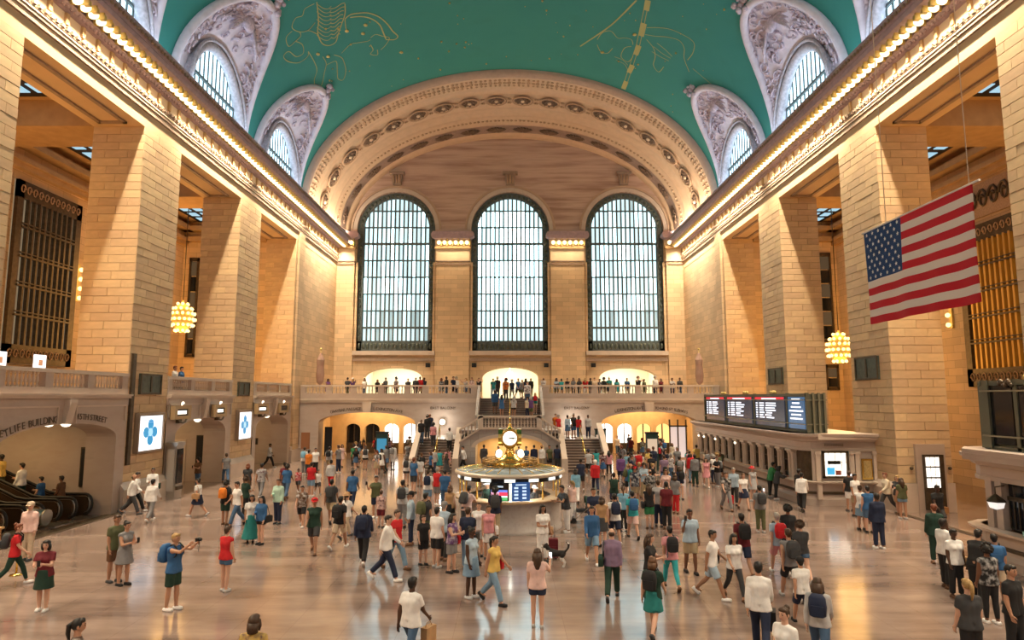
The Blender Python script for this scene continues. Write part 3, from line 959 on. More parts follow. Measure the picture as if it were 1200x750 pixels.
# ------------------------------------------------------------------ the window wall
WC = [-11.4, 0.03, 11.5]
WH = 3.92
ZS, ZSILL = 21.75, 9.55
def tymp_top(x):
    a, b = ell(YF, .5)
    return VZ + b * math.sqrt(max(0, 1 - (x / a) ** 2)) if abs(x) < a else 20.5
DOORS = [(-14.35, -8.6, 4.95, 6.9, 1.0), (-2.7, 2.8, 4.95, 6.95, 1.0), (8.75, 14.45, 4.95, 6.9, 1.0)]
P = lambda x, z, d: (x, YF + d, z)
mb = MB()
holes_wall(mb, P, -18.5, 18.5, BZ, ZSILL, DOORS, 1.2, 16)
holes_wall(mb, P, -18.5, 18.5, ZSILL, 21.4, [(c - WH, c + WH, ZSILL, 30.0, 0) for c in WC], .9, 4)
wall_far = struct('wall_far', mb, stone_far)
mb = MB()
hs = [(c - WH, c + WH, 21.4, ZS, WH * 1.0) for c in WC]
holes_wall(mb, P, -17.3, 17.3, 21.4, 33, hs, .9, 28, ztop=tymp_top)
mb.build('tympanum', tymp_mat, wall_far)
# pilasters between the windows
for (x0, x1) in ((-17.5, -15.45), (-7.35, -4.0), (4.05, 7.4), (15.55, 17.55)):
    mb = MB(); mb.box(x0, x1, YF - .22, YF + .1, BZ, 18.4)
    p = mb.build('pilaster', stone_far, wall_far)
    mb = MB()
    mb.box(x0 - .05, x1 + .05, YF - .28, YF, 18.15, 18.30); mb.box(x0 - .05, x1 + .05, YF - .28, YF, 18.45, 18.55)
    mb.build('necking', arch_brown, p)
    mb = MB(); mb.box(x0, x1, YF - .25, YF, 18.55, 19.75); mb.build('capital_frieze', cream_trim, p)
    mb = MB(); mb.box(x0 - .12, x1 + .12, YF - .40, YF, 19.75, 20.0); mb.build('capital_band', soffit_wood, p)
    mb = MB()
    mb.prism([(x0 - .12, 20.7), (x0 - .45, 20.9), (x0 - .45, 21.15), (x0 - .3, 21.4), (x1 + .3, 21.4), (x1 + .45, 21.15), (x1 + .45, 20.9), (x1 + .12, 20.7)], 1, YF - .85, YF)
    mb.build('abacus', purple_trim, p)
    area_light('capital_light', ((x0 + x1) / 2, YF - .75, 20.45), (-.25, 0, 0), x1 - x0, .25, 150 * (x1 - x0) / 3.3, (1.0, .74, .44), 2.2)
    n = 6 if x1 - x0 > 3 else 3
    for i in range(n):
        xc = x0 + (x1 - x0) * (i + .5) / n
        q = MB(); q.sphere((xc, YF - .42, 20.35), .20, 8, 6, (1, .8, 1.1)); q.build('bulb', bulb_mat, p)
        q = MB(); q.box(xc + .22, xc + .32, YF - .6, YF - .1, 20.0, 20.75); q.build('bracket', gold, p)
    for s_ in (x0 - .3, x1 + .1):
        if abs(s_) < 15.4:
            mb = MB(); mb.box(s_, s_ + .2, YF - .08, YF + .1, BZ, 18.4); mb.build('pilaster_strip', stone_far, p)
# window sills with a carved band
for c in WC:
    mb = MB(); mb.box(c - WH - .1, c + WH + .1, YF - .35, YF + .3, 9.15, 9.55); mb.build('sill', marble_trim, wall_far)
    mb = MB(); mb.box(c - WH - .1, c + WH + .1, YF - .2, YF, 8.55, 8.85); s_ = mb.build('sill_band', arch_brown, wall_far)

def arch_ring(c, r0, r1, y0, y1, n=36, zs=ZS):
    mb = MB(); mb.smooth = False
    vs = []
    for i in range(n + 1):
        a = PI * i / n
        for r, y in ((r0, y1), (r0, y0), (r1, y0), (r1, y1)):
            vs.append((c - r * math.cos(a), y, zs + r * math.sin(a)))
    fs = []
    for i in range(n):
        for k in range(3):
            fs.append((i * 4 + k, i * 4 + k + 1, (i + 1) * 4 + k + 1, (i + 1) * 4 + k))
    return mb.add(vs, fs, False)

NCOL = 15
ROWZ = [9.55, 10.55, 11.9, 13.6, 15.3, 17.0, 18.7, 20.4, 22.1, 23.8, 25.7]
rr = random.Random(9)
pane_unit = MB(); pane_unit.box(-.5, .5, -.5, .5, -.5, .5); pane_me = pane_unit.mesh('pane', mats=(PANES[0],))
for n, c in enumerate(WC):
    w_ = empty('window_%d' % (n + 1), (c, YF + .6, ZSILL), kind='structure')
    # ornamental iron border
    mb = arch_ring(c, WH - .62, WH - .02, YF + .30, YF + .55)
    mb.box(c - WH + .02, c - WH + .62, YF + .30, YF + .55, ZSILL, ZS); mb.box(c + WH - .62, c + WH - .02, YF + .30, YF + .55, ZSILL, ZS)
    mb.box(c - WH, c + WH, YF + .30, YF + .55, ZSILL, ZSILL + 1.0)
    mb.build('border', winframe, w_)
    mb = MB()
    zz = ZSILL + 1.2
    while zz < ZS:
        for s_ in (-1, 1): mb.sphere((c + s_ * (WH - .32), YF + .30, zz), .17, 7, 5, (1, .5, 1.2))
        zz += .55
    for i in range(1, 24):
        a = PI * i / 24; mb.sphere((c - (WH - .32) * math.cos(a), YF + .30, ZS + (WH - .32) * math.sin(a)), .17, 7, 5, (1, .5, 1))
    for i in range(18):
        mb.sphere((c - WH + .4 + i * (2 * WH - .8) / 17, YF + .30, ZSILL + .5), .19, 7, 5, (.8, .5, 1.6))
    q = mb.build('border_ornament', bronze_green, w_); q['kind'] = 'stuff'
    iw = WH - .62
    for i in range(NCOL + 1):
        x = c - iw + 2 * iw * i / NCOL
        zt_ = ZS + math.sqrt(max(0, iw ** 2 - (x - c) ** 2)) + .05
        q = MB(); q.box(x - .07, x + .07, YF + .46, YF + .60, ZSILL + .9, zt_); q.build('mullion', winframe, w_)
    for j, z in enumerate(ROWZ[1:-1]):
        hw = iw if z <= ZS else math.sqrt(max(.05, iw ** 2 - (z - ZS) ** 2))
        th = .10 if j in (1, 6) else .05
        q = MB(); q.box(c - hw, c + hw, YF + .38, YF + .66, z - th, z + th); q.build('transom', winframe, w_)
    for j in range(1, len(ROWZ) - 1):
        za, zb_ = ROWZ[j], ROWZ[j + 1]
        for i in range(NCOL):
            x = c - iw + 2 * iw * (i + .5) / NCOL
            if za > ZS and (abs(x - c) - iw / NCOL) ** 2 + (za - ZS) ** 2 > iw ** 2: continue
            r_ = rr.random()
            if n == 1: k = 0 if r_ < .72 else 1
            elif n == 0: k = 0 if r_ < .16 else 1 if r_ < .62 else 2
            else: k = 0 if r_ < .26 else 1 if r_ < .78 else 2
            if j in (1, 2) or j >= 9: k = min(3, k + 1)
            o = link('pane', pane_me, w_, (x, YF + .60, (za + zb_) / 2), None, (2 * iw / NCOL - .16, .05, zb_ - za - .14), PANES[k])
    mb = arch_ring(c, WH, WH + .38, YF - .10, YF + .2); mb.build('archivolt', marble_trim, w_)
    mb = arch_ring(c, WH + .42, WH + .62, YF - .16, YF + .2); mb.build('archivolt', mat('archivolt_tan', (.52, .37, .26), .6), w_)
    mb = MB()
    mb.prism([(c - .42, 26.35), (c + .42, 26.35), (c + .55, 27.4), (c - .55, 27.4)], 1, YF - .45, YF)
    mb.box(c - .75, c + .75, YF - .6, YF, 27.4, 27.65)
    mb.build('keystone', arch_brown, w_)
    for dx in (-.25, 0, .25):
        q = MB(); q.tube([(c + dx, YF - .48, 26.45), (c + dx * 1.2, YF - .5, 27.3)], .08, 6); q.build('keystone_flute', plaster_tan, w_)
# a dim wall close behind the panes keeps the night side of the glass dark
mb = MB(); mb.box(-20, 20, YF + 1.2, YF + 1.5, ZSILL - .4, 34); mb.build('outer_wall', black, wall_far)
# small loudspeakers between the balcony doors
for x in (-8.0, -3.5, 3.55, 8.15):
    mb = MB(); mb.box(x - .22, x + .22, YF - .40, YF - .16, 7.95, 8.35); mb.box(x - .17, x + .17, YF - .42, YF - .40, 8.0, 8.3)
    o = mb.build('loudspeaker', black, None, (x, YF - .3, 7.95))
    tag(o, 'small black wall loudspeaker, %s along the window wall' % {-8.0: 'first from the escalator side', -3.5: 'second from the escalator side', 3.55: 'third from the escalator side', 8.15: 'fourth from the escalator side'}[x], 'loudspeaker', 'loudspeakers under the tall windows')

# rooms behind the balcony doorways, brightly lit
for (x0, x1, z0, zs, r) in DOORS:
    mb = MB()
    y0, y1 = YF + .9, YF + 7.5
    mb.quad((x0 - .6, y1, z0), (x1 + .6, y1, z0), (x1 + .6, y1, 9.0), (x0 - .6, y1, 9.0))
    mb.quad((x0 - .6, y0, z0), (x0 - .6, y1, z0), (x0 - .6, y1, 9.0), (x0 - .6, y0, 9.0))
    mb.quad((x1 + .6, y0, z0), (x1 + .6, y1, z0), (x1 + .6, y1, 9.0), (x1 + .6, y0, 9.0))
    mb.quad((x0 - .6, y0, 9.0), (x1 + .6, y0, 9.0), (x1 + .6, y1, 9.0), (x0 - .6, y1, 9.0))
    mb.quad((x0 - .6, y0, z0), (x1 + .6, y0, z0), (x1 + .6, y1, z0), (x0 - .6, y1, z0))
    mb.build('lit_vestibule', lit_cream, wall_far)
    xc = (x0 + x1) / 2
    area_light('vestibule_light', (xc, YF + 3.6, 8.6), (0, 0, 0), 3.5, 4.5, 560, (1.0, .91, .70))
mb = MB(); mb.sphere((0, YF + 3.5, 7.4), .32, 12, 8); mb.tube([(0, YF + 3.5, 7.7), (0, YF + 3.5, 8.9)], .03, 6)
o = mb.build('globe_lamp', lamp_white, None, (0, YF + 3.5, 7.1)); tag(o, 'glowing white globe lamp inside the middle balcony doorway', 'lamp')

# the wall behind the viewpoint with its own three daylit windows
mb = MB()
P2 = lambda x, z, d: (x, YN - d, z)
holes_wall(mb, P2, -18.5, 18.5, 0, 34, [(c - WH, c + WH, ZSILL, ZS, WH) for c in WC], .6, 16)
wall_back = struct('wall_back', mb, stone_far)
wpane = pane_mat('daylit_west_glass', (.84, .93, 1.0), 0.95)
for n, c in enumerate(WC):
    w_ = empty('window_%d' % (11 + n), (c, YN - .5, ZSILL), kind='structure')
    for i in range(4):
        q = MB(); x0 = c - WH + 2 * WH * i / 4; q.box(x0 + .1, x0 + 2 * WH / 4 - .1, YN - .55, YN - .5, ZSILL, ZS + WH * math.sqrt(max(0, 1 - ((x0 + WH / 4 - c) / WH) ** 2)))
        q.build('pane', wpane, w_)
    q = MB()
    for i in range(5):
        x = c - WH + 2 * WH * i / 4; q.box(x - .1, x + .1, YN - .5, YN - .3, ZSILL, ZS + .1)
    q.build('frame', winframe, w_)
mb = MB(); mb.box(-20, 20, YN - 1.2, YN - 1.0, 0, 36); mb.build('outer_wall', black, wall_back)
# ================================================================== balconies, stairs, passages
letter_mat = mat('incised_letter', (.10, .07, .05), .7)
_fonts = {}
def letter(ch, parent, loc, rot, size, m=None, name='letter', ext=.006):
    k = (ch, round(size, 3))
    if k not in _fonts:
        c = bpy.data.curves.new('letter', 'FONT')
        c.body = ch; c.size = size; c.extrude = ext; c.align_x = 'CENTER'; c.align_y = 'CENTER'
        c.resolution_u = 3
        c.materials.append(m or letter_mat)
        _fonts[k] = c
    return link(name, _fonts[k], parent, loc, rot)

def arch_text(parent, text, P, u0, u1, zf, size, rot_z, flip=1):
    """letters one by one from u0 to u1 along height zf(u) on the wall P(u,z,d); rot_z turns the upright letter to face the hall"""
    n = len(text)
    wts = [0.45 if ch in " I1'" else 1.0 for ch in text]
    tot = sum(wts); acc = 0
    for ch, w in zip(text, wts):
        u = u0 + (u1 - u0) * (acc + w / 2) / tot; acc += w
        if ch == ' ': continue
        e = .02 * (1 if u1 > u0 else -1)
        sl = math.atan2(zf(u + e) - zf(u), abs(e))
        R = Matrix.Rotation(rot_z, 3, 'Z') @ Matrix.Rotation(PI / 2, 3, 'X') @ Matrix.Rotation(sl, 3, 'Z')
        letter(ch, parent, P(u, zf(u), -.015), R.to_euler(), size)

def flat_text(parent, text, loc, rot, size, m=None, name='lettering', align='CENTER'):
    c = bpy.data.curves.new(name, 'FONT'); c.body = text; c.size = size; c.extrude = .004
    c.align_x = align; c.align_y = 'CENTER'; c.resolution_u = 3
    c.materials.append(m or letter_mat)
    return link(name, c, parent, loc, rot)

# baluster, turned profile, unit height .5
bal_prof = [(.055, 0), (.055, .05), (.035, .07), (.03, .11), (.062, .2), (.05, .29), (.028, .40), (.04, .43), (.055, .45), (.055, .5)]
_mb = MB(); _mb.lathe(bal_prof, n=8); BAL = _mb.mesh('baluster', mats=(marble_trim,))

def balustrade(name, A, B, zb, label, cat='balustrade', posts=(), post_w=.42, depth=.30, spacing=.2, h=1.1, gaps=()):
    """A,B: ends in plan at base height zb; posts: fractions where solid blocks stand"""
    A = Vector((A[0], A[1], 0)); B = Vector((B[0], B[1], 0)); L = (B - A).length; d = (B - A) / L; nrm = Vector((-d.y, d.x, 0))
    root = empty(name, (A.x, A.y, zb), label, cat, 'stone balustrades of the galleries')
    def bx(t0, t1, w, z0, z1, nm, m):
        mb = MB()
        a = A + d * t0; b = A + d * t1
        vs = []
        for z in (z0, z1):
            for p, s_ in ((a, -1), (b, -1), (b, 1), (a, 1)):
                q = p + nrm * (s_ * w / 2); vs.append((q.x, q.y, z))
        mb.add(vs, [(0, 3, 2, 1), (4, 5, 6, 7), (0, 1, 5, 4), (1, 2, 6, 5), (2, 3, 7, 6), (3, 0, 4, 7)], False)
        return mb.build(nm, m, root)
    bx(0, L, depth + .06, zb, zb + .42, 'base_rail', marble)
    bx(0, L, depth + .10, zb + h - .14, zb + h, 'top_rail', marble_trim)
    for p in posts:
        bx(max(0, p * L - post_w / 2), min(L, p * L + post_w / 2), depth + .02, zb + .42, zb + h - .14, 'post', marble)
    t = spacing
    hh = h - .14 - .42
    while t < L - .05:
        if all(abs(t - p * L) > post_w / 2 + .06 for p in posts):
            q = A + d * t
            link('baluster', BAL, root, (q.x, q.y, zb + .42), None, (1, 1, hh / .5))
        t += spacing
    return root

# ------------------------------------------------------------------ balcony on the escalator side
PL = lambda y, z, d: (-(XW + d) + .06, y, z)
LARCH = [(22.3, 29.0, 0, 3.32, .68), (34.1, 40.1, 0, 3.0, .88), (44.9, 51.35, 0, 2.95, .80)]
side_names = ['above the escalators', 'in the second bay, above the first pair of lit signs', 'in the third bay, above the second pair of lit signs']
for k, ((a, b), h_) in enumerate(zip(OPEN, LARCH)):
    mb = MB()
    holes_wall(mb, PL, a, b, 0, BZ + .02, [h_], 1.3, 18)
    w_ = mb.build('balcony_wall', marble, wall_left)
    mb = MB(); mb.box(-XW + .10, -XA, a, b, BZ - .3, BZ); mb.build('balcony_floor', marble, wall_left)
    mb = MB()
    mb.box(-XW + .22, -XW - .2, a, b, BZ + .02, BZ + .12); mb.box(-XW + .30, -XW - .2, a, b, BZ + .12, BZ + .2)
    mb.build('ledge', marble_trim, w_)
    # sunk panels either side of a console above the arch
    yc = (h_[0] + h_[1]) / 2
    mb = MB()
    for (p, q) in ((a + .15, yc - .5), (yc + .5, b - .15)):
        mb.box(-XW + .06, -XW + .12, p, q, BZ - .32, BZ - .26)
        for e in (p, q - .06):
            mb.box(-XW + .06, -XW + .12, e, e + .06, 3.9 + .1, BZ - .26)
    mb.build('panel_molding', marble_trim, w_)
    mb = MB()
    mb.prism([(-XW + .06, h_[3] + h_[4]), (-XW + .16, h_[3] + h_[4]), (-XW + .34, BZ - .15), (-XW + .34, BZ), (-XW + .06, BZ)], 1, yc - .2, yc + .2)
    mb.build('console', marble_trim, w_)
    balustrade('balustrade', (-XW - .12, a + .02), (-XW - .12, b - .02), BZ + .2 - .17, 'stone balustrade ' + side_names[k], posts=(0.03, .34, .66, .97), h=1.1)
    # passage behind the arch
    mb = MB()
    x0, x1 = -XW - 1.2, -34.0
    zc = 4.55
    yA, yB = h_[0] - .5, h_[1] + .25
    mb.quad((x0, yB, 0), (x1, yB, 0), (x1, yB, zc), (x0, yB, zc))
    mb.quad((x0, yA, 0), (x1, yA, 0), (x1, yA, zc), (x0, yA, zc))
    mb.quad((x0, yA, zc), (x0, yB, zc), (x1, yB, zc), (x1, yA, zc))
    mb.quad((x1, yA, 0), (x1, yB, 0), (x1, yB, zc), (x1, yA, zc))
    mb.quad((x0 + .1, yB, 0), (x0 + .1, h_[1], 0), (x0 + .1, h_[1], 3.2), (x0 + .1, yB, 3.2))
    pw = mb.build('passage_wall', marble, w_)
    area_light('passage_light', (-21.5, yc, 4.3), (0, 0, 0), 4, 4, 150 if k == 0 else 110, (1.0, .64, .28))
    # dark notice board on the passage wall
    xs, zs_ = ((-18.75, -18.2), (1.15, 2.85)) if k == 0 else ((-18.95, -18.35), (.95, 2.75)) if k == 1 else ((-19.9, -19.5), (1.4, 1.9))
    mb = MB(); mb.box(xs[0], xs[1], yB - .06, yB, zs_[0], zs_[1])
    nb = mb.build('notice_board', bronze, None, ((xs[0] + xs[1]) / 2, yB - .03, zs_[0]))
    tag(nb, ['dark bronze notice board on the wall beside the escalators', 'dark bronze notice board inside the second passage arch', 'small dark wall box inside the third passage arch'][k], 'notice board')
    q = MB(); q.box(xs[0] + .05, xs[1] - .05, yB - .075, yB - .06, zs_[0] + .06, zs_[1] - .06); q.build('board_face', black, nb)
    if k > 0:
        dx = -20.7 if k == 1 else -21.4
        q = MB(); holes = [(dx + .12, dx + 1.0, 0, 1.95, .35)]
        q.box(dx, dx + 1.12, yB - .05, yB, 0, 2.5); q.build('doorway_frame', marble_trim, pw)
        q = MB(); q.prism([(dx + .12, 0), (dx + 1.0, 0), (dx + 1.0, 1.95), (dx + .8, 2.2), (dx + .56, 2.3), (dx + .32, 2.2), (dx + .12, 1.95)], 1, yB - .08, yB - .05); q.build('dark_doorway', bronze, pw)
    # bowl lamps under the arch
    for j, xx in enumerate((-19.6, -18.9, -18.2)):
        q = MB(); q.lathe([(.001, -.16), (.12, -.13), (.2, -.04), (.21, 0), (.001, .02)], (xx, yc + 1.6, h_[3] + h_[4] * .5 + .30), 12)
        o = q.build('bowl_lamp', lamp_white, None, (xx, yc + 1.6, h_[3] + h_[4] * .5 + .30))
        tag(o, 'glowing bowl lamp under the ceiling of the passage %s' % ['by the escalators', 'in the second arch', 'in the third arch'][k], 'lamp', ['bowl lamps by the escalators', 'bowl lamps in the second arch', 'bowl lamps in the third arch'][k])
P_ = lambda u, z, d: (-XW + .075 - d, u, z)
za = lambda u: LARCH[0][3] + LARCH[0][4] * math.sqrt(max(0, 1 - ((u - 25.65) / 3.35) ** 2)) + .16
arch_text(wall_left, 'THE METLIFE BUILDING', P_, 21.3, 25.15, lambda u: za(max(u, 22.6)) + .02, .36, PI / 2)
arch_text(wall_left, '45TH STREET', P_, 26.2, 28.2, lambda u: za(u) + .10, .34, PI / 2)

# lit sign boxes over the second and third arches, each on a scrolled bracket
sign_face = mat('lit_sign_face', (1, .95, .85), .4, emit=(1.0, .93, .80), estr=1.6)
for j, (y0, y1, lit) in enumerate(((33.3, 35.0, 1), (37.85, 39.4, 1), (44.2, 46.2, 1), (48.5, 50.4, 0))):
    x = -16.9
    r_ = empty('hanging_sign', (x, (y0 + y1) / 2, 3.9), ['lit bronze sign box above the second arch, closer to the big screen', 'lit bronze sign box above the second arch, closer to the far pier',
                'lit bronze sign box above the third arch, closer to the escalators', 'dim bronze sign box above the third arch, next to the balcony stairs'][j], 'sign', 'lit sign boxes over the arches')
    mb = MB()
    for (a, b, c, d) in ((y0, y1, 4.42, 4.60), (y0, y1, 3.90, 4.07), (y0, y0 + .26, 4.07, 4.42), (y1 - .26, y1, 4.07, 4.42)):
        mb.box(x - .14, x + .10, a, b, c, d)
    mb.build('frame', mat('sign_frame_tan', (.50, .36, .20), .45, .2), r_)
    mb = MB(); mb.box(x - .12, x + .02, y0 + .1, y1 - .1, 4.0, 4.5); mb.build('back_panel', black, r_)
    mb = MB(); mb.box(x + .02, x + .05, y0 + .42, y1 - .42, 4.16, 4.33); mb.build('light_panel', sign_face if lit else dark_glass, r_)
    mb = MB(); yc = (y0 + y1) / 2
    mb.tube([(x + .05, yc - .5, 3.92), (x + .08, yc - .25, 3.76), (x + .08, yc, 3.72), (x + .08, yc + .25, 3.76), (x + .05, yc + .5, 3.92)], .05, 6); mb.box(x - .25, x, yc - .08, yc + .08, 3.7, 3.92)
    mb.build('bracket', bronze, r_)
    mb = MB(); mb.sphere((x + .05, yc, 4.72), .075, 10, 7); mb.tube([(x, yc, 4.58), (x, yc, 4.7)], .03, 6); mb.build('bulb', lamp_white, r_)

# bright poster screens and bronze plaques on the piers
scr_white = mat('poster_screen_white', (.9, .92, .95), .3, emit=(.86, .93, 1.0), estr=.95)
scr_blue = mat('poster_screen_blue', (.02, .25, .45), .3, emit=(.02, .22, .45), estr=.9)
def pier_screen(y0, y1, z0, z1, label):
    r_ = empty('poster_screen', (-XW + .05, (y0 + y1) / 2, z0), label, 'screen', 'poster screens on the piers')
    mb = MB()
    for (a, b, c, d) in ((y0 - .09, y1 + .09, z0 - .09, z0), (y0 - .09, y1 + .09, z1, z1 + .14), (y0 - .09, y0, z0, z1), (y1, y1 + .09, z0, z1)):
        mb.box(-XW + .02, -XW + .24, a, b, c, d)
    mb.build('frame', mat('taupe_metal', (.35, .28, .22), .4, .6), r_)
    mb = MB(); mb.box(-XW + .02, -XW + .18, y0, y1, z0, z1); s_ = mb.build('display', scr_white, r_)
    yc, zc = (y0 + y1) / 2, z0 + (z1 - z0) * .52; w = (y1 - y0) * .16
    for (dy, dz) in ((0, 1), (0, -1), (1, 0), (-1, 0), (0, 0)):     # four-lobed emblem
        rl = w * (.78 if (dy or dz) else .6); lift = .184 + (.004 if not (dy or dz) else 0)
        q = MB(); q.prism([(yc + dy * w * 1.1 + rl * math.cos(2 * PI * t / 10), zc + dz * w * 1.1 + rl * math.sin(2 * PI * t / 10)) for t in range(10)], 0, -XW + .18, -XW + lift)
        if not (dy or dz): q.build('emblem', mat('poster_screen_pale', (.35, .6, .75), .3, emit=(.35, .65, .85), estr=.8), s_); continue
        q.build('emblem', scr_blue, s_)
    for i in range(2):
        q = MB(); q.box(-XW + .18, -XW + .184, yc - w * (2.1 - .4 * i), yc + w * (2.1 - .4 * i), z1 - .22 - i * .1, z1 - .19 - i * .1); q.build('text_line', mat('poster_grey', (.5, .55, .6), .4, emit=(.5, .6, .7), estr=.5), s_)
pier_screen(30.5, 32.55, 2.55, 4.15, 'bright white poster screen with a blue emblem on the pier by the escalators')
pier_screen(41.7, 43.7, 2.4, 4.08, 'bright white poster screen with a blue emblem on the pier between the two passage arches')
def plaque(sg, y0, y1, z0, z1, label):
    x = sg * (XW - .03)
    r_ = empty('bronze_plaque', (x, (y0 + y1) / 2, z0), label, 'plaque', 'bronze plaques on the piers')
    mb = MB(); mb.box(sg * XW, sg * (XW - .10), y0, y1, z0, z1); mb.build('plate', bronze_green, r_)
    mb = MB()
    for (a, b, c, d) in ((y0, y1, z0, z0 + .08), (y0, y1, z1 - .08, z1), (y0, y0 + .08, z0 + .08, z1 - .08), (y1 - .08, y1, z0 + .08, z1 - .08)):
        mb.box(sg * (XW - .09), sg * (XW - .14), a, b, c, d)
    mb.build('rim', bronze, r_)
    mb = MB(); yc = (y0 + y1) / 2; mb.box(sg * (XW - .09), sg * (XW - .13), yc - .06, yc + .06, z0 + .12, z1 - .12); mb.build('relief', bronze, r_)
plaque(-1, 30.55, 32.4, 5.15, 6.12, 'dark bronze plaque above the screen by the escalators')
plaque(-1, 41.65, 43.4, 5.1, 6.0, 'dark bronze plaque above the screen between the passage arches')
plaque(1, 30.6, 32.6, 5.85, 6.95, 'large dark bronze plaque on the pier below the hanging flag')
plaque(1, 41.4, 43.6, 5.85, 6.9, 'smaller dark bronze plaque on the pier above the departure board')
# tall dark pipe on the pier edge by the escalator
mb = MB(); mb.box(-XW, -XW + .12, 29.85, 30.1, 2.0, 7.0); o = mb.build('cable_duct', bronze, None, (-XW + .06, 30, 2.0)); tag(o, 'tall narrow dark duct on the pier edge beside the escalator arch', 'duct')

# ------------------------------------------------------------------ escalators
def escalator(y0, y1, xn, label):
    r_ = empty('escalator', (xn, (y0 + y1) / 2, 0), label, 'escalator', 'escalators')
    sl = math.tan(math.radians(24))
    def z(x):   # x measured from the newel toward the back
        return 0 if x < 1.5 else (x - 1.5) * sl
    xs = [0, .9, 1.3, 1.7, 2.2, 3, 5, 8, 13]
    for y in (y0, y1):
        mb = MB()
        n = len(xs)
        vs = []
        for x in xs:
            zz = z(x) if x > 1.7 else z(x) * .8
            for dy in (-.04, .04):
                vs.append((xn - x, y + dy, max(0, zz - .15))); vs.append((xn - x, y + dy, zz + .88))
        fs = []
        for i in range(n - 1):
            b = i * 4
            fs += [(b, b + 4, b + 5, b + 1), (b + 2, b + 3, b + 7, b + 6), (b + 1, b + 5, b + 7, b + 3)]
        fs += [(0, 1, 3, 2)]
        mb.add(vs, fs, False)
        p_ = mb.build('balustrade_panel', mat('escalator_panel', (.16, .10, .06), .18, .7), r_)
        mb = MB()
        path = [(xn + .30 * math.cos(a) - .12, y, .50 + .42 * math.sin(a)) for a in [(-PI / 2 + PI * i / 8) for i in range(9)]]
        path += [(xn - x, y, (z(x) if x > 1.7 else z(x) * .8) + .93) for x in xs[1:]]
        mb.tube(path, .055, 8)
        mb.build('handrail', black, p_)
        mb = MB()
        path = [(xn + .22 * math.cos(a) - .12, y, .50 + .34 * math.sin(a)) for a in [(-PI / 2 + PI * i / 8) for i in range(9)]]
        path += [(xn - x, y, (z(x) if x > 1.7 else z(x) * .8) + .84) for x in xs[1:]]
        mb.tube(path, .045, 6)
        mb.build('newel_trim', steel, p_)
    for i in range(26):
        x = .3 + i * .42
        zz = z(x)
        q = MB(); q.box(xn - x, xn - x - .42, y0 + .08, y1 - .08, max(-.02, zz - .3), zz + .02); q.build('step', mat('escalator_step', (.09, .085, .08), .4, .6), r_)
    q = MB(); q.box(xn + .6, xn - .3, y0 + .05, y1 - .05, 0, .03); q.build('comb_plate', steel, r_)
    return r_
escalator(27.75, 28.75, -18.0, 'escalator next to the passage wall with the notice board')
escalator(26.2, 27.2, -18.25, 'middle escalator, second from the passage wall')
escalator(24.6, 25.6, -18.5, 'escalator farthest from the passage wall, cut by the picture edge')
mb = MB()
mb.tube([(-18.9, 26.0, .55), (-17.85, 26.0, .42)], .28, 14); mb.tube([(-17.9, 26.0, .43), (-17.8, 26.0, .42)], .30, 14)
o = mb.build('steel_drum_guard', steel, None, (-18.4, 26.0, .2)); tag(o, 'polished steel rounded end guard between two escalators', 'guard')
mb = MB(); mb.box(-17.35, -16.85, 22.3, 29.6, 0, .03); o = mb.build('threshold', bronze, floor)

# ticket machine by the second arch
r_ = empty('ticket_machine', (-17.0, 33.5, 0), 'tall grey metal ticket machine with a dark screen beside the second arch', 'ticket machine')
mb = MB(); mb.box(-17.1, -16.6, 33.25, 34.0, 0, 2.6); mb.box(-17.13, -16.55, 33.2, 34.05, 2.6, 2.78); mb.build('cabinet', steel, r_)
mb = MB(); mb.box(-16.61, -16.56, 33.35, 33.9, .75, 2.45); mb.build('screen_panel', dark_glass, r_)
mb = MB(); mb.box(-17.05, -16.65, 33.2, 33.26, .4, 2.45); mb.build('side_panel', mat('grey_panel', (.5, .48, .45), .35, .6), r_)
mb = MB(); mb.box(-16.6, -16.5, 33.35, 33.9, .45, .62); mb.build('tray', bronze, r_)

# ------------------------------------------------------------------ east balcony
PE = lambda x, z, d: (x, YB + d, z)
EAR = [(-15.55, -7.7, 0, 3.0, .80), (7.45, 15.2, 0, 3.0, .86)]
mb = MB(); holes_wall(mb, PE, -XW, XW, 0, BZ, EAR, 1.4, 22)
east = struct('wall_balcony', mb, marble)
mb = MB(); mb.box(-XW, XW, YB + .05, YF + 9, BZ - .25, BZ); fl2 = struct('floor_balcony', mb, marble)
mb = MB(); mb.box(-XW, -2.45, YB - .16, YB + .2, BZ - .18, BZ - .02); mb.box(2.45, XW, YB - .16, YB + .2, BZ - .18, BZ - .02); mb.box(-XW, -2.45, YB - .1, YB + .2, BZ - .34, BZ - .18); mb.box(2.45, XW, YB - .1, YB + .2, BZ - .34, BZ - .18)
mb.build('ledge', marble_trim, east)
for xc, h_ in ((-11.62, EAR[0]), (11.33, EAR[1])):
    mb = MB(); mb.prism([(xc - .3, h_[3] + h_[4]), (xc + .3, h_[3] + h_[4]), (xc + .38, BZ - .34), (xc - .38, BZ - .34)], 1, YB - .22, YB); mb.build('console', marble_trim, east)
    area_light('passage_light', (xc, YB + 5.5, 4.3), (0, 0, 0), 6, 6, 400, (1.0, .68, .33))
balustrade('balustrade', (-XW, YB + .1), (-2.5, YB + .1), BZ - .02, 'long stone balustrade of the far gallery on the escalator side', posts=(.02, .165, .30, .455, .60, .70, .97), post_w=.5, spacing=.27)
balustrade('balustrade', (2.5, YB + .1), (XW, YB + .1), BZ - .02, 'long stone balustrade of the far gallery on the ticket-window side', posts=(.03, .30, .40, .545, .70, .835, .98), post_w=.5, spacing=.27)
PT = lambda u, z, d: (u, YB - .01 + d, z)
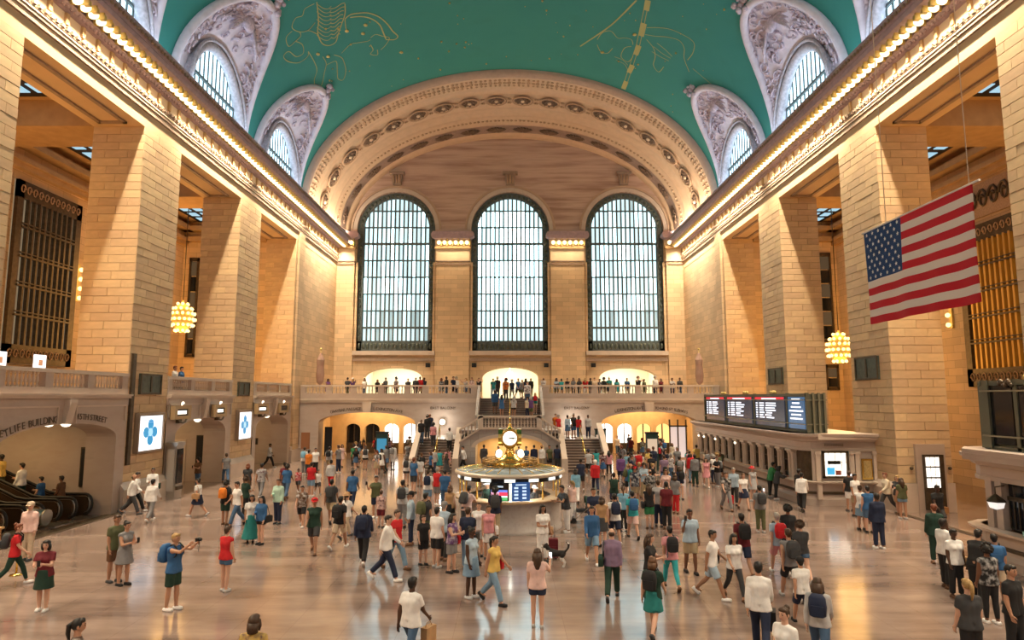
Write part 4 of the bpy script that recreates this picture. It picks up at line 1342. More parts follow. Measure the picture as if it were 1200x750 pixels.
ae = lambda h_: (lambda u: h_[3] + h_[4] * math.sqrt(max(0, 1 - ((u - (h_[0] + h_[1]) / 2) / ((h_[1] - h_[0]) / 2)) ** 2)) + .30)
arch_text(east, 'GRAYBAR PASSAGE', PT, -14.6, -12.1, ae(EAR[0]), .34, 0)
arch_text(east, 'LEXINGTON AVE', PT, -11.15, -8.7, ae(EAR[0]), .34, 0)
arch_text(east, 'LEXINGTON AVE', PT, 8.5, 10.9, ae(EAR[1]), .34, 0)
arch_text(east, 'TO 42ND ST SUBWAYS', PT, 11.8, 14.5, ae(EAR[1]), .32, 0)
arch_text(east, 'EAST BALCONY', PT, -6.5, -4.4, lambda u: 4.15, .30, 0)
arch_text(east, 'EAST BALCONY', PT, 4.4, 6.5, lambda u: 4.15, .30, 0)
# passages under the east balcony
for s_, (xa, xb, _, zs_, rise) in zip((-1, 1), EAR):
    y0, y1 = YB + 1.3, YB + 13
    mb = MB()
    mb.quad((xa - .8, y0, 0), (xa - .8, y1, 0), (xa - .8, y1, 4.6), (xa - .8, y0, 4.6))
    mb.quad((xb + .8, y0, 0), (xb + .8, y1, 0), (xb + .8, y1, 4.6), (xb + .8, y0, 4.6))
    mb.quad((xa - .8, y0, 4.6), (xb + .8, y0, 4.6), (xb + .8, y1, 4.6), (xa - .8, y1, 4.6))
    mb.quad((xa - .8, y1, 0), (xb + .8, y1, 0), (xb + .8, y1, 4.6), (xa - .8, y1, 4.6))
    pw = mb.build('passage_wall', lit_amber, east)
    # inner arcade with doors, shopfronts and bright far exits
    inner = [(xa + .6 + i * 1.75, xa + .6 + i * 1.75 + 1.35, 0, 2.15, .5) for i in range(4)]
    mb = MB(); holes_wall(mb, lambda x, z, d: (x, YB + 6.5 + d, z), xa - .8, xb + .8, 0, 4.6, inner, .4, 10); ia = mb.build('inner_arcade', lit_amber, pw)
    for i, (a, b, _, zz, rz) in enumerate(inner):
        mt = [mat('shop_light_white', (1, .97, .9), .4, emit=(1, .95, .85), estr=2.6), dark_glass, mat('shop_light_amber', (1, .7, .3), .4, emit=(1, .66, .25), estr=.9)]
        pick = (mt[1], mt[1], mt[0], mt[0]) if s_ < 0 else (mt[0], mt[0], mt[2], mt[2])
        q = MB(); q.box(a, b, YB + 7.2, YB + 7.3, .9, 2.7); q.build('shop_window', pick[i], ia)
        q = MB(); q.box(a, b, YB + 7.1, YB + 7.3, 0, .9); q.box((a + b) / 2 - .04, (a + b) / 2 + .04, YB + 7.0, YB + 7.2, 0, 2.7); q.build('shop_frame', bronze, ia)
    for yy in (YB + 2.6, YB + 4.6):
        for k in range(3):
            q = MB(); q.sphere((xa + 1.5 + k * 2.3, yy, 4.1), .16, 8, 6); q.tube([(xa + 1.5 + k * 2.3, yy, 4.2), (xa + 1.5 + k * 2.3, yy, 4.6)], .02, 5)
            o = q.build('pendant_lamp', lamp_white, None, (xa + 1.5 + k * 2.3, yy, 3.9)); tag(o, 'small glowing pendant lamp in the passage under the far gallery, %s side' % ('escalator' if s_ < 0 else 'ticket-window'), 'lamp', 'pendant lamps, %s-side passage' % ('escalator' if s_ < 0 else 'ticket-window'))
    # wall lantern beside the arch
mb = MB(); mb.box(-16.9, -16.2, YB - .06, YB, .9, 2.2); o = mb.build('notice_board', mat('rust_board', (.30, .13, .06), .5), None, (-16.55, YB - .03, .9)); tag(o, 'rust brown notice board beside the far arch on the escalator side', 'notice board')
mb = MB(); mb.box(-15.3, -14.7, YB + 1.0, YB + 1.12, .2, 2.6); o = mb.build('door_1', black, east); mb = MB(); mb.box(13.3, 14.6, YB + 1.2, YB + 1.3, .1, 2.7); o2 = mb.build('shop_window', mat('shop_poster', (.6, .5, .5), .3, emit=(.9, .75, .7), estr=.5), east)
mb = MB()
for x in (13.25, 13.92, 14.6): mb.box(x - .05, x + .05, YB + 1.1, YB + 1.25, .1, 3.2)
mb.box(13.2, 14.7, YB + 1.1, YB + 1.25, 2.6, 2.72); mb.build('shop_frame', bronze, east)
# white globe lights on the stair wall
for x in (-5.45, 5.0):
    mb = MB(); mb.sphere((x, YB - .35, 3.05), .24, 12, 8); mb.build
    r_ = empty('wall_globe', (x, YB - .3, 2.8), 'glowing white globe light on the wall above the %s stair flight' % ('escalator-side' if x < 0 else 'ticket-side'), 'lamp')
    mb.build('globe', lamp_white, r_); q = MB(); q.tube([(x, YB, 2.9), (x, YB - .3, 2.9)], .04, 6); q.build('bracket', brass, r_)
    point_light('globe_light', (x, YB - .75, 3.05), 60, (1, .93, .8), .15)

# ------------------------------------------------------------------ grand staircase
stair = empty('grand_staircase', (0, 50, 0), 'grey marble double staircase rising to the far gallery behind the clock', 'staircase')
smar = brick_mat('stair_marble_grey', (.40, .36, .34), (.24, .21, .19), .4, 1.1, .42, (0, 2), .10, .010)
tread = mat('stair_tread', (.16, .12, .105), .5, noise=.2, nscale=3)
def ztop_st(x):
    ax_ = abs(x)
    return 2.80 if ax_ < 2.05 else 2.80 - (ax_ - 2.05) / 1.5 * .95
mb = MB(); holes_wall(mb, lambda x, z, d: (x, 46.6 + d, z), -3.55, 3.55, 0, 3, [(-2.4, 2.4, 0, 1.55, .72)], 3.0, 20, ztop=ztop_st)
mb.quad((-2.4, 49.6, 0), (2.4, 49.6, 0), (2.4, 49.6, 2.3), (-2.4, 49.6, 2.3))
core = mb.build('landing_wall', [smar], stair)
mb = MB(); mb.quad((-2.4, 49.58, 0), (2.4, 49.58, 0), (2.4, 49.58, 2.3), (-2.4, 49.58, 2.3)); mb.build('niche_wall', lit_amber, stair)
area_light('niche_light', (0, 48.2, 2.1), (0, 0, 0), 3.2, 1.4, 110, (1.0, .70, .36))
mb = MB(); mb.box(-3.55, 3.55, 46.7, 54, 2.5, 2.72); mb.build('upper_landing', smar, stair)
for s_ in (-1, 1):
    mb = MB(); mb.quad((s_ * 3.55, 46.6, 0), (s_ * 3.55, 54, 0), (s_ * 3.55, 54, 2.6), (s_ * 3.55, 46.6, 1.85)); mb.build('side_wall', smar, stair)
# archivolt of the niche
mb = MB()
for i in range(24):
    a0, a1 = PI * i / 24, PI * (i + 1) / 24
    p = [(-(2.4 + r_) * math.cos(a), 46.55, 1.55 + (.72 + r_ * .8) * math.sin(a)) for a in (a0, a1) for r_ in (0, .3)]
    mb.quad(p[0], p[2], p[3], p[1])
mb.build('niche_archivolt', marble_trim, stair)
for i in range(9):      # courses of the landing wall show as thin joints
    pass
# landing parapet
for (xa, xb, za, zb_) in ((-2.05, 2.05, 2.8, 2.8), (-3.55, -2.05, 1.85, 2.8), (2.05, 3.55, 2.8, 1.85)):
    mb = MB()
    def sl(x): return za + (zb_ - za) * (x - xa) / (xb - xa)
    for (d0, d1, w) in ((0, .14, .17), (.80, .95, .20)):
        mb.add([(xa, 46.6 - w, sl(xa) + d0), (xb, 46.6 - w, sl(xb) + d0), (xb, 46.6 + w, sl(xb) + d0), (xa, 46.6 + w, sl(xa) + d0),
                (xa, 46.6 - w, sl(xa) + d1), (xb, 46.6 - w, sl(xb) + d1), (xb, 46.6 + w, sl(xb) + d1), (xa, 46.6 + w, sl(xa) + d1)],
               [(0, 3, 2, 1), (4, 5, 6, 7), (0, 1, 5, 4), (1, 2, 6, 5), (2, 3, 7, 6), (3, 0, 4, 7)], False)
    pr = mb.build('parapet_rail', marble_trim, stair)
    n = 18 if xb - xa > 3 else 6
    for i in range(n):
        x = xa + (xb - xa) * (i + .5) / n
        link('baluster', BAL, stair, (x, 46.6, sl(x) + .14), None, (1, 1, .66 / .5))
    if xb - xa > 3:
        for x in (xa, xb):
            q = MB(); q.box(x - .17, x + .17, 46.4, 46.8, 2.8, 3.78); q.build('post', marble_trim, stair)
# lower flights, intermediate landings, upper flight
for s_ in (-1, 1):
    NS_ = 12
    for i in range(NS_):
        y = 45.3 + i * .30; z0 = i * 2.0 / NS_
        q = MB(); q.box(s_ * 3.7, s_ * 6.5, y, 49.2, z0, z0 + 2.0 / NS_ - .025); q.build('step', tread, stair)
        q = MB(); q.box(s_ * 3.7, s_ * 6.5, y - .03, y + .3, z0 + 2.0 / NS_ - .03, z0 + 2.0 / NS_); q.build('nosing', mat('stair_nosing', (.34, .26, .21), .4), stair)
    q = MB(); q.box(s_ * 3.6, s_ * 6.6, 48.9, 54, 1.75, 2.0); q.build('lower_landing', smar, stair)
    for x, y0, z0, y1, z1, nm in ((3.68, 45.0, .95, 48.6, 2.85, 'inner_rail'), (6.6, 44.9, .95, 49.2, 3.15, 'outer_rail')):
        mb = MB()
        mb.prism([(y0, 0), (y1, z1 - 1.0), (y1, z1 - .12), (y0, z0 - .12)], 0, s_ * (x - .10), s_ * (x + .10))
        w_ = mb.build('stair_parapet', smar, stair)
        mb = MB()
        mb.prism([(y0 - .06, z0 - .12), (y1, z1 - .12), (y1, z1), (y0 - .06, z0)], 0, s_ * (x - .19), s_ * (x + .19)); mb.build(nm, marble_trim, w_)
        mb = MB(); mb.box(s_ * (x - .21), s_ * (x + .21), y0 - .2, y0 + .22, 0, z0 - .02); mb.build('newel_post', marble_trim, w_)
    mb = MB()
    mb.tube([(s_ * 5.15, 45.1, .95), (s_ * 5.15, 49.0, 3.0)], .035, 8); mb.tube([(s_ * 5.15, 45.1, 0), (s_ * 5.15, 45.1, .95)], .03, 8); mb.tube([(s_ * 5.15, 47.2, 1.1), (s_ * 5.15, 47.2, 2.05)], .025, 8)
    mb.tube([(s_ * 5.15, 49.0, 2.0), (s_ * 5.15, 49.0, 3.0)], .03, 8)
    mb.build('handrail', brass, stair)
for i in range(13):
    y = 50.1 + i * .30; z0 = 2.72 + i * 2.23 / 13
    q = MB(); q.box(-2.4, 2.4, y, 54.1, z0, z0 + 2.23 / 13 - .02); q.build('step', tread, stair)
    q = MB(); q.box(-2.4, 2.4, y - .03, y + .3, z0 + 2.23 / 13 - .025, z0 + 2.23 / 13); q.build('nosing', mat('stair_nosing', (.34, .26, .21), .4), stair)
mb = MB(); mb.tube([(0, 50.0, 3.65), (0, 54.0, 5.9)], .035, 8); mb.tube([(0, 50.0, 2.72), (0, 50.0, 3.65)], .03, 8); mb.tube([(0, 54.0, 4.95), (0, 54.0, 5.9)], .03, 8); mb.build('handrail', brass, stair)
for s_ in (-1, 1):
    mb = MB(); mb.prism([(50.0, 2.7), (54.0, 4.9), (54.0, 6.0), (50.0, 3.7)], 0, s_ * 2.42, s_ * 2.62); mb.build('stair_parapet', smar, stair)

mb = MB(); mb.box(16.85, 17.12, 21.95, 29.6, 0, .025); mb.build('threshold', bronze, floor)
for k, (y, lab) in enumerate(((26.3, 'small white display screen on the gallery above the escalators'), (24.2, 'small white display screen at the picture edge on the gallery'))):
    r_ = empty('gallery_screen', (-18.8, y, BZ), lab, 'screen')
    q = MB(); q.box(-18.84, -18.78, y - .32, y + .32, BZ + 1.15, BZ + 1.75); q.build('display', scr_white, r_)
    q = MB(); q.tube([(-18.84, y, BZ), (-18.84, y, BZ + 1.2)], .04, 6); q.box(-19.05, -18.6, y - .2, y + .2, BZ, BZ + .04); q.build('stand', black, r_)
    q = MB(); q.box(-18.775, -18.77, y - .1, y + .12, BZ + 1.32, BZ + 1.55); q.build('picture', mat('screen_picture', (.5, .25, .15), .4, emit=(.6, .3, .15), estr=.5), r_)
# ================================================================== ticket offices and their departure boards (right-hand wall)
def plan_off(poly, off):
    out = []
    n = len(poly)
    for i in range(n):
        p = Vector(poly[i]); a = Vector(poly[i - 1]) if i else None; b = Vector(poly[i + 1]) if i < n - 1 else None
        d = Vector((0, 0))
        for q0, q1 in ((a, p), (p, b)):
            if q0 is None or q1 is None: continue
            t = (q1 - q0).normalized(); d += Vector((t.y, -t.x))
        d.normalize()
        out.append((p.x + d.x * off, p.y + d.y * off))
    return out
def plan_band(mb, poly, layers):
    """sweep a vertical profile [(offset, z)...] along an open plan line"""
    rings = [[(x, y, z) for (x, y) in plan_off(poly, o)] for o, z in layers]
    n = len(poly)
    vs = [p for r in rings for p in r]
    fs = [(j * n + i, j * n + i + 1, (j + 1) * n + i + 1, (j + 1) * n + i) for j in range(len(rings) - 1) for i in range(n - 1)]
    return mb.add(vs, fs, False)

warm_shop = mat('ticket_office_glow', (1, .95, .85), .4, emit=(1.0, .90, .75), estr=1.8)
def office(label, line, roof_poly, bays, z_top=3.3):
    r_ = empty('ticket_office', (line[0][0], line[0][1], 0), label, 'ticket office', 'stone ticket offices')
    mb = MB(); plan_band(mb, line, [(.12, 0), (.12, .28), (.05, .34), (.0, .40), (0, 1.0)]); mb.build('counter_wall', marble, r_)
    mb = MB(); plan_band(mb, line, [(.0, .98), (.30, 1.02), (.34, 1.10), (.0, 1.13)]); mb.build('counter_ledge', marble_trim, r_)
    mb = MB(); plan_band(mb, line, [(-.22, 1.1), (-.22, 2.6)]); mb.build('inner_wall', bronze, r_)
    mb = MB(); plan_band(mb, line, [(-.25, 2.5), (.04, 2.5), (.04, 2.62), (.0, 2.64), (0, 2.92), (.10, 2.96), (.16, 3.05), (.40, 3.18), (.42, 3.30), (-.5, z_top)]); mb.build('entablature', marble, r_)
    mb = MB(); plan_band(mb, line, [(.0, .50), (.07, .53), (.07, .60), (.0, .63)]); mb.build('bag_rail', bronze, r_)
    mb = MB(); mb.prism(roof_poly, 2, 3.1, z_top); mb.build('roof_slab', marble, r_)
    return r_

A_line = [(13.85, 49.6), (13.85, 32.3)] + [(14.65 - .8 * math.cos(a), 32.3 - .8 * math.sin(a)) for a in [PI / 2 * i / 6 for i in range(1, 7)]] + [(16.2, 31.45), (17.35, 31.4)]
offA = office('long stone ticket office with a row of barred windows under the departure board', A_line, [(13.6, 49.6), (13.6, 32.2), (14.6, 31.3), (17.4, 31.2), (17.4, 49.6)], 12)
capm = MB(); capm.lathe([(.10, 0), (.10, 1.12), (.15, 1.18), (.15, 1.24), (.12, 1.26)], n=8); capm.box(-.17, .17, -.17, .17, 1.26, 1.36); col_me = capm.mesh('window_column', mats=(marble_trim,))
lam = MB(); lam.sphere((0, 0, 0), .075, 8, 6); lam_me = lam.mesh('window_lamp', mats=(lamp_white,))
nb = 12
for i in range(nb + 1):
    y = 48.7 - i * (48.7 - 33.1) / nb
    for dy in (-.17, .17):
        link('window_column', col_me, offA, (13.93, y + dy, 1.13))
    q = MB(); q.box(13.98, 14.1, y - .3, y + .3, 1.13, 2.5); q.build('window_pier', marble_trim, offA)
    if i < nb:
        ym = y - (48.7 - 33.1) / nb / 2
        t_ = MB(); t_.box(14.02, 14.06, ym - .34, ym + .34, 1.13, 2.5); tw = t_.build('ticket_window', dark_glass, offA)
        q = MB()
        for k in range(6): q.box(13.98, 14.01, ym - .32 + k * .128 - .012, ym - .32 + k * .128 + .012, 1.35, 2.45)
        q.box(13.97, 14.02, ym - .34, ym + .34, 1.9, 1.95); q.box(13.97, 14.02, ym - .34, ym + .34, 1.33, 1.38)
        q.build('grille', bronze, tw)
        if i in (0, 1, 3, 6): link('window_lamp', lam_me, offA, (13.8, y - .17 * 0, 2.25))
# the rounded end facing the hall: lit office window, pilasters, bronze poster case
def end_panel(x0, x1, z0, z1, y, nm, m, parent, d=.06):
    q = MB(); q.box(x0, x1, y - d, y + .02, z0, z1); return q.build(nm, m, parent)
end_panel(14.2, 17.3, 1.1, 2.6, 31.47, 'end_wall', marble, offA, .0)
for x in (14.35, 15.95, 16.2, 17.05):
    end_panel(x, x + .20, 1.12, 2.5, 31.44, 'pilaster', marble_trim, offA, .08)
    end_panel(x - .04, x + .24, 2.36, 2.5, 31.44, 'pilaster_cap', marble_trim, offA, .13)
    end_panel(x, x + .2, .3, 1.0, 31.40, 'pilaster_base', marble_trim, offA, .12)
lw = end_panel(14.72, 15.78, 1.34, 2.46, 31.44, 'office_window', warm_shop, offA, .05)
for (a, b, c, d) in ((14.64, 14.74, 1.28, 2.5), (15.76, 15.86, 1.28, 2.5), (14.64, 15.86, 2.42, 2.52), (14.64, 15.86, 1.26, 1.36)):
    end_panel(a, b, c, d, 31.40, 'window_frame', bronze, lw, .10)
for x in (14.95, 15.25, 15.55):
    end_panel(x - .012, x + .012, 1.34, 2.46, 31.385, 'window_bar', steel, lw, .03)
end_panel(14.74, 15.76, 1.98, 2.0, 31.385, 'window_bar', steel, lw, .03)
end_panel(14.85, 15.2, 1.42, 1.75, 31.385, 'screen_back', mat('office_monitor_blue', (.05, .3, .5), .4, emit=(.05, .35, .65), estr=.8), lw, .04)
end_panel(15.25, 15.5, 1.40, 1.62, 31.385, 'office_clutter', mat('office_clutter_red', (.35, .10, .08), .5), lw, .04)
end_panel(14.9, 15.5, 1.9, 2.06, 31.385, 'window_blind', black, lw, .03)
pc = end_panel(16.50, 16.98, 1.2, 2.15, 31.42, 'poster_case', brass, offA, .07)
end_panel(16.56, 16.92, 1.28, 2.07, 31.35, 'poster', mat('poster_tan', (.42, .30, .12), .5, noise=.3, nscale=12), pc, .02)
flat_text(offA, 'EXCHANGE', (15.25, 31.40, 2.78), (PI / 2, 0, 0), .17)
mb = MB(); mb.prism([(14.4, 31.1), (17.5, 31.1), (17.5, 31.6), (14.4, 31.6)], 2, 3.05, 3.32); mb.build('end_cornice', marble_trim, offA)

B_line = [(17.35, 21.55), (15.25, 21.55), (14.75, 21.2), (14.6, 20.8), (14.6, 8.0)]
B_line = B_line[::-1]; B_line = [(14.6, 8.0), (14.6, 20.8), (14.75, 21.2), (15.25, 21.55), (17.35, 21.55)][::-1]
offB = office('stone ticket office with a hanging lantern, cut by the picture edge', B_line, [(14.2, 8), (14.2, 21.0), (14.9, 21.9), (17.4, 21.9), (17.4, 8)], 4, 3.42)
for y in (20.45, 20.05, 18.3, 17.9, 16.0):
    q = MB(); q.box(14.55, 14.85, y - .13, y + .13, 1.12, 2.55); q.build('window_pier', marble, offB)
for y in (19.1, 17.0):
    t_ = MB(); t_.box(14.72, 14.78, y - .75, y + .75, 1.15, 2.5); tw = t_.build('ticket_window', dark_glass, offB)
    q = MB(); q.box(14.66, 14.74, y - .75, y + .75, 2.0, 2.12)
    for k in range(9): q.box(14.68, 14.71, y - .72 + k * .18 - .012, y - .72 + k * .18 + .012, 1.2, 2.0)
    q.build('grille', bronze, tw)
# lantern
r_ = empty('lantern', (14.35, 19.9, 2.0), 'hexagonal brass lantern hanging in front of the near ticket office', 'lantern')
mb = MB(); mb.lathe([(.02, .34), (.10, .28), (.26, .16), (.28, .13), (.24, .10)], (14.32, 19.85, 1.85), 6, smooth=False); mb.tube([(14.32, 19.85, 2.15), (14.32, 19.85, 2.38), (14.6, 19.85, 2.42)], .02, 6); mb.build('cap', bronze, r_)
mb = MB(); mb.lathe([(.24, .10), (.19, -.06), (.02, -.12)], (14.32, 19.85, 1.85), 6, smooth=False); mb.build('lens', mat('lantern_glass', (.8, .8, .82), .25, emit=(1, .95, .9), estr=.6), r_)
mb = MB(); mb.box(14.38, 14.62, 18.75, 19.0, 1.13, 1.27); o = mb.build('tissue_box', mat('pale_teal_card', (.35, .65, .58), .6), None, (14.5, 18.9, 1.13)); tag(o, 'small pale teal box on the near ticket counter', 'box')

scr_dark = mat('board_screen', (.02, .023, .03), .25, emit=(.06, .08, .12), estr=.35)
scr_blue2 = mat('board_screen_blue', (.02, .05, .10), .25, emit=(.03, .09, .18), estr=.9)
scr_red = mat('board_header_red', (.5, .02, .03), .4, emit=(.75, .03, .05), estr=.8)
scr_txt = mat('board_text_white', (.9, .92, .95), .4, emit=(.8, .87, 1.0), estr=1.0)
board_frame = mat('board_frame_green', (.15, .16, .12), .45, .5)
def board(label, x, y0, y1, z0, z1, depth, panels, seed):
    r_ = empty('departure_board', (x, (y0 + y1) / 2, z0), label, 'departure board', 'departure boards on the ticket offices')
    mb = MB(); mb.box(x + .12, x + depth, y0 + .05, y1 - .05, z0, z1); mb.build('cabinet', board_frame, r_)
    mb = MB()
    for y in [y0, y1] + [p[0] for p in panels[1:]]:
        mb.box(x, x + .14, y - .07, y + .07, z0, z1 + .05)
    mb.box(x - .02, x + .14, y0, y1, z1 - .12, z1 + .02); mb.box(x, x + .14, y0, y1, z0, z0 + .1)
    mb.build('frame', board_frame, r_)
    for zz in (z0 + .38, z1 - .32):
        q = MB(); q.box(x - .10, x - .06, y0, y1, zz, zz + .05); q.build('rail', mat('board_rail', (.3, .3, .22), .4, .6), r_)
    # posts on the end that faces the viewer
    for i in range(4):
        q = MB(); xx = x + .1 + (depth - .2) * i / 3; q.box(xx - .05, xx + .05, y0 - .06, y0 + .02, z0, z1 + .05); q.build('end_post', mat('board_rail', (.3, .3, .22), .4, .6), r_)
    for zz in (z0 + .38, z1 - .32):
        q = MB(); q.box(x, x + depth, y0 - .08, y0, zz, zz + .05); q.build('end_rail', mat('board_rail', (.3, .3, .22), .4, .6), r_)
    rr = random.Random(seed)
    for k, (a, b, kind) in enumerate(panels):
        q = MB(); q.box(x + .04, x + .10, a - .08, b + .08, z0 + .16, z1 - .14); s_ = q.build('screen', scr_blue2 if kind == 'blue' else dark_glass if kind == 'blank' else scr_dark, r_)
        a_, b_ = a - .1, b + .1   # a is the far side (text starts there)
        L = a_ - b_
        if kind == 'dep':
            q = MB(); q.box(x + .03, x + .04, b_, a_, z1 - .32, z1 - .15); q.build('header_bar', scr_red, s_)
            q = MB(); q.box(x + .02, x + .03, a_ - L * .75, a_ - L * .25, z1 - .27, z1 - .20); q.build('header_text', scr_txt, s_)
            for i in range(7):
                z = z1 - .48 - i * (z1 - z0 - .95) / 7
                t = a_ - L * .03
                for w in (.06, .15 + rr.uniform(-.03, .03), .26 + rr.uniform(-.08, .1)):
                    q = MB(); q.box(x + .025, x + .04, t - L * w, t, z - .035, z + .035); q.build('text_row', scr_txt, s_); t -= L * (w + .07)
        elif kind == 'blue':
            for i, w in enumerate((.5, .45, .6, .85, .6, .75)):
                z = z1 - .26 - i * .19
                q = MB(); q.box(x + .025, x + .04, (a_ + b_) / 2 - L * w / 2, (a_ + b_) / 2 + L * w / 2, z - .04, z + .04); q.build('text_row', scr_txt, s_)
    # gilded crests along the top
    for t in (.25, .5, .75):
        q = MB(); y = y0 + (y1 - y0) * t
        for dy in (-.25, 0, .25): q.sphere((x + .1, y + dy, z1 + .10), .11, 7, 5)
        q.build('crest', gold, r_)
    return r_
board('long departure board with red headers above the row of ticket windows', 14.15, 31.7, 48.2, 3.325, 5.18, 1.0,
      [(47.9, 43.8, 'dep'), (43.3, 38.8, 'dep'), (38.4, 34.2, 'dep'), (33.9, 31.85, 'blue')], 3)
bb = board('departure board on the near ticket office, mostly out of view', 15.0, 13.0, 21.0, 3.42, 5.5, 1.2, [(20.9, 19.75, 'blank'), (19.65, 16.2, 'blank'), (16.0, 13.1, 'dep')], 8)
q = MB(); q.box(14.95, 15.03, 20.7, 21.12, 3.44, 5.52); q.box(14.9, 16.2, 20.98, 21.06, 5.38, 5.5); q.build('corner_frame', board_frame, bb)
for x in (15.3, 16.1):
    q = MB(); q.box(x - .05, x + .05, 21.0, 21.08, 3.44, 5.5); q.build('end_post', board_frame, bb)
q = MB()
for k in range(9): q.sphere((14.98, 20.2 - k * .06, 5.43 + .07 * math.sin(k * 1.3)), .07, 7, 5)
q.build('crest', bronze, bb)

# door in the big pier on the ticket side
d_ = empty('door_2', (18.6, 29.62, 0), kind='structure')
q = MB(); q.box(17.95, 19.25, 29.55, 29.72, 0, 2.95); q.build('door_surround', marble, d_)
q = MB(); q.box(18.22, 18.98, 29.50, 29.56, .12, 2.5); q.build('door_leaf', bronze, d_)
for i in range(3):
    for j in range(3):
        q = MB(); q.box(18.33 + i * .21, 18.49 + i * .21, 29.46, 29.50, 1.08 + j * .46, 1.47 + j * .46); q.build('pane', mat('door_lit_pane', (1, .98, .92), .3, emit=(1, .96, .88), estr=1.1), d_)
q = MB(); q.box(18.9, 19.1, 29.44, 29.56, .1, 2.5); q.build('door_post', bronze, d_)
q = MB(); q.box(18.4, 19.0, 29.2, 29.5, 0, .28); q.build('door_step', wood, d_)
for x in (17.75, 19.45):
    q = MB(); q.sphere((x, 29.6, 1.9), .08, 8, 6); o = q.build('wall_fitting', bronze, None, (x, 29.6, 1.82)); tag(o, 'small round bronze wall fitting %s the lit door' % ('on the hall side of' if x < 18 else 'on the inner side of'), 'wall fitting')  # plain round knob on the wall, not a bell
q = MB(); q.box(17.2, 19.6, 29.62, 29.70, 1.05, 1.25); q.build('dado_band', marble_trim, wall_right)

# ================================================================== hanging flag
fl = empty('hanging_flag', (11, 17.5, 7.2), 'large red, white and blue striped flag with stars hung by wires', 'flag')
f_red = mat('flag_red', (.55, .012, .03), .8); f_white = mat('flag_white', (.80, .76, .72), .8); f_blue = mat('flag_blue', (.015, .06, .20), .8); f_star = mat('flag_star', (.88, .88, .9), .8)
FY0, FY1, FZ0, FZ1 = 19.95, 15.15, 7.22, 10.05      # hoist end is the far one
def fpt(s, t, off=0):
    w = .05 * math.sin(s * 9 + t * 2) * (1 - t) + .04 * math.sin(s * 23 + 1) * (1 - t)
    return (11 + w - off, FY0 + (FY1 - FY0) * s, FZ0 + (FZ1 - FZ0) * t)
def fpatch(s0, s1, t0, t1, nm, m, ns=24):
    mb = MB()
    vs = []
    for o_ in (.012, -.012):
        for i in range(ns + 1):
            for t in (t0, t1): vs.append(fpt(s0 + (s1 - s0) * i / ns, t, o_))
    fs = [(2 * i, 2 * i + 2, 2 * i + 3, 2 * i + 1) for i in range(ns)]
    k = 2 * (ns + 1)
    fs += [(k + 2 * i + 1, k + 2 * i + 3, k + 2 * i + 2, k + 2 * i) for i in range(ns)]
    mb.add(vs, fs, True); return mb.build(nm, m, fl)
for i in range(13):
    t1 = 1 - i / 13; t0 = 1 - (i + 1) / 13
    s0 = .40 if i < 7 else 0
    fpatch(s0, 1, t0, t1, 'stripe', f_red if i % 2 == 0 else f_white)
canton = fpatch(0, .40, 6 / 13, 1, 'canton', f_blue)
star_mb = MB()
star_pts = [((.062 if k % 2 == 0 else .026) * math.sin(k * PI / 5), (.062 if k % 2 == 0 else .026) * math.cos(k * PI / 5)) for k in range(10)]
star_mb.prism(star_pts, 0, -.004, .004); star_me = star_mb.mesh('star', mats=(f_star,))
for r in range(9):
    for c in range(6 if r % 2 == 0 else 5):
        s = .40 * ((c + .5) / 6 if r % 2 == 0 else (c + 1) / 6); t = 6 / 13 + (7 / 13) * (1 - (r + .6) / 9.2)
        for o_ in (.018,):
            link('star', star_me, canton, fpt(s, t, o_))
q = MB(); q.tube([(11, FY0 + .1, FZ1 + .02), (11, FY1 - .25, FZ1 + .02)], .03, 8); q.build('pole', f_white, fl)
for y in (FY0 - 1.2, FY1 + .1):
    q = MB(); q.tube([(11, y, FZ1), (11, y, VZ + VB * math.sqrt(1 - (11 / VA) ** 2))], .012, 5); q.build('wire', mat('pale_wire', (.6, .52, .42), .5), fl)

# ================================================================== information booth with the clock
BY = 26.75; BR = 2.0
bo = empty('information_booth', (0, BY, 0), 'round marble and brass information booth in the middle of the hall', 'booth')
gm = mat('booth_marble', (.46, .42, .40), .35, noise=.22, nscale=7, second=(.33, .29, .27))
mb = MB(); mb.lathe([(BR + .06, 0), (BR + .06, .10), (BR, .14), (BR, 1.05), (BR + .05, 1.1)], (0, BY, 0), 48); mb.build('drum', gm, bo)
mb = MB(); mb.lathe([(BR - .1, 1.1), (BR + .16, 1.12), (BR + .20, 1.17), (BR + .16, 1.21), (BR - .4, 1.21)], (0, BY, 0), 48); mb.build('counter', mat('booth_counter', (.62, .45, .28), .25, .3), bo)
mb = MB(); mb.lathe([(BR - .03, 1.86), (BR + .02, 1.86), (BR + .02, 2.05), (BR - .03, 2.05)], (0, BY, 0), 48); mb.build('header_band', black, bo)
mb = MB(); mb.lathe([(BR - .1, 2.03), (BR + .12, 2.05), (BR + .16, 2.12), (BR + .10, 2.20), (1.5, 2.28), (.95, 2.30)], (0, BY, 0), 48); roof = mb.build('roof', mat('booth_roof', (.30, .36, .40), .25, .2, noise=.15, nscale=3), bo)
mb = MB(); mb.lathe([(BR + .10, 2.02), (BR + .19, 2.06), (BR + .19, 2.15), (BR + .10, 2.19)], (0, BY, 0), 48); mb.build('roof_rim', mat('booth_rim', (.62, .55, .46), .3, .3), roof)
NB = 14
for i in range(28):
    a = 2 * PI * i / 28; c, s_ = math.cos(a), math.sin(a)
    q = MB(); q.tube([(1.0 * c, BY + 1.0 * s_, 2.305), (1.5 * c, BY + 1.5 * s_, 2.285), ((BR + .08) * c, BY + (BR + .08) * s_, 2.205)], .018, 5); q.build('roof_rib', brass, roof)
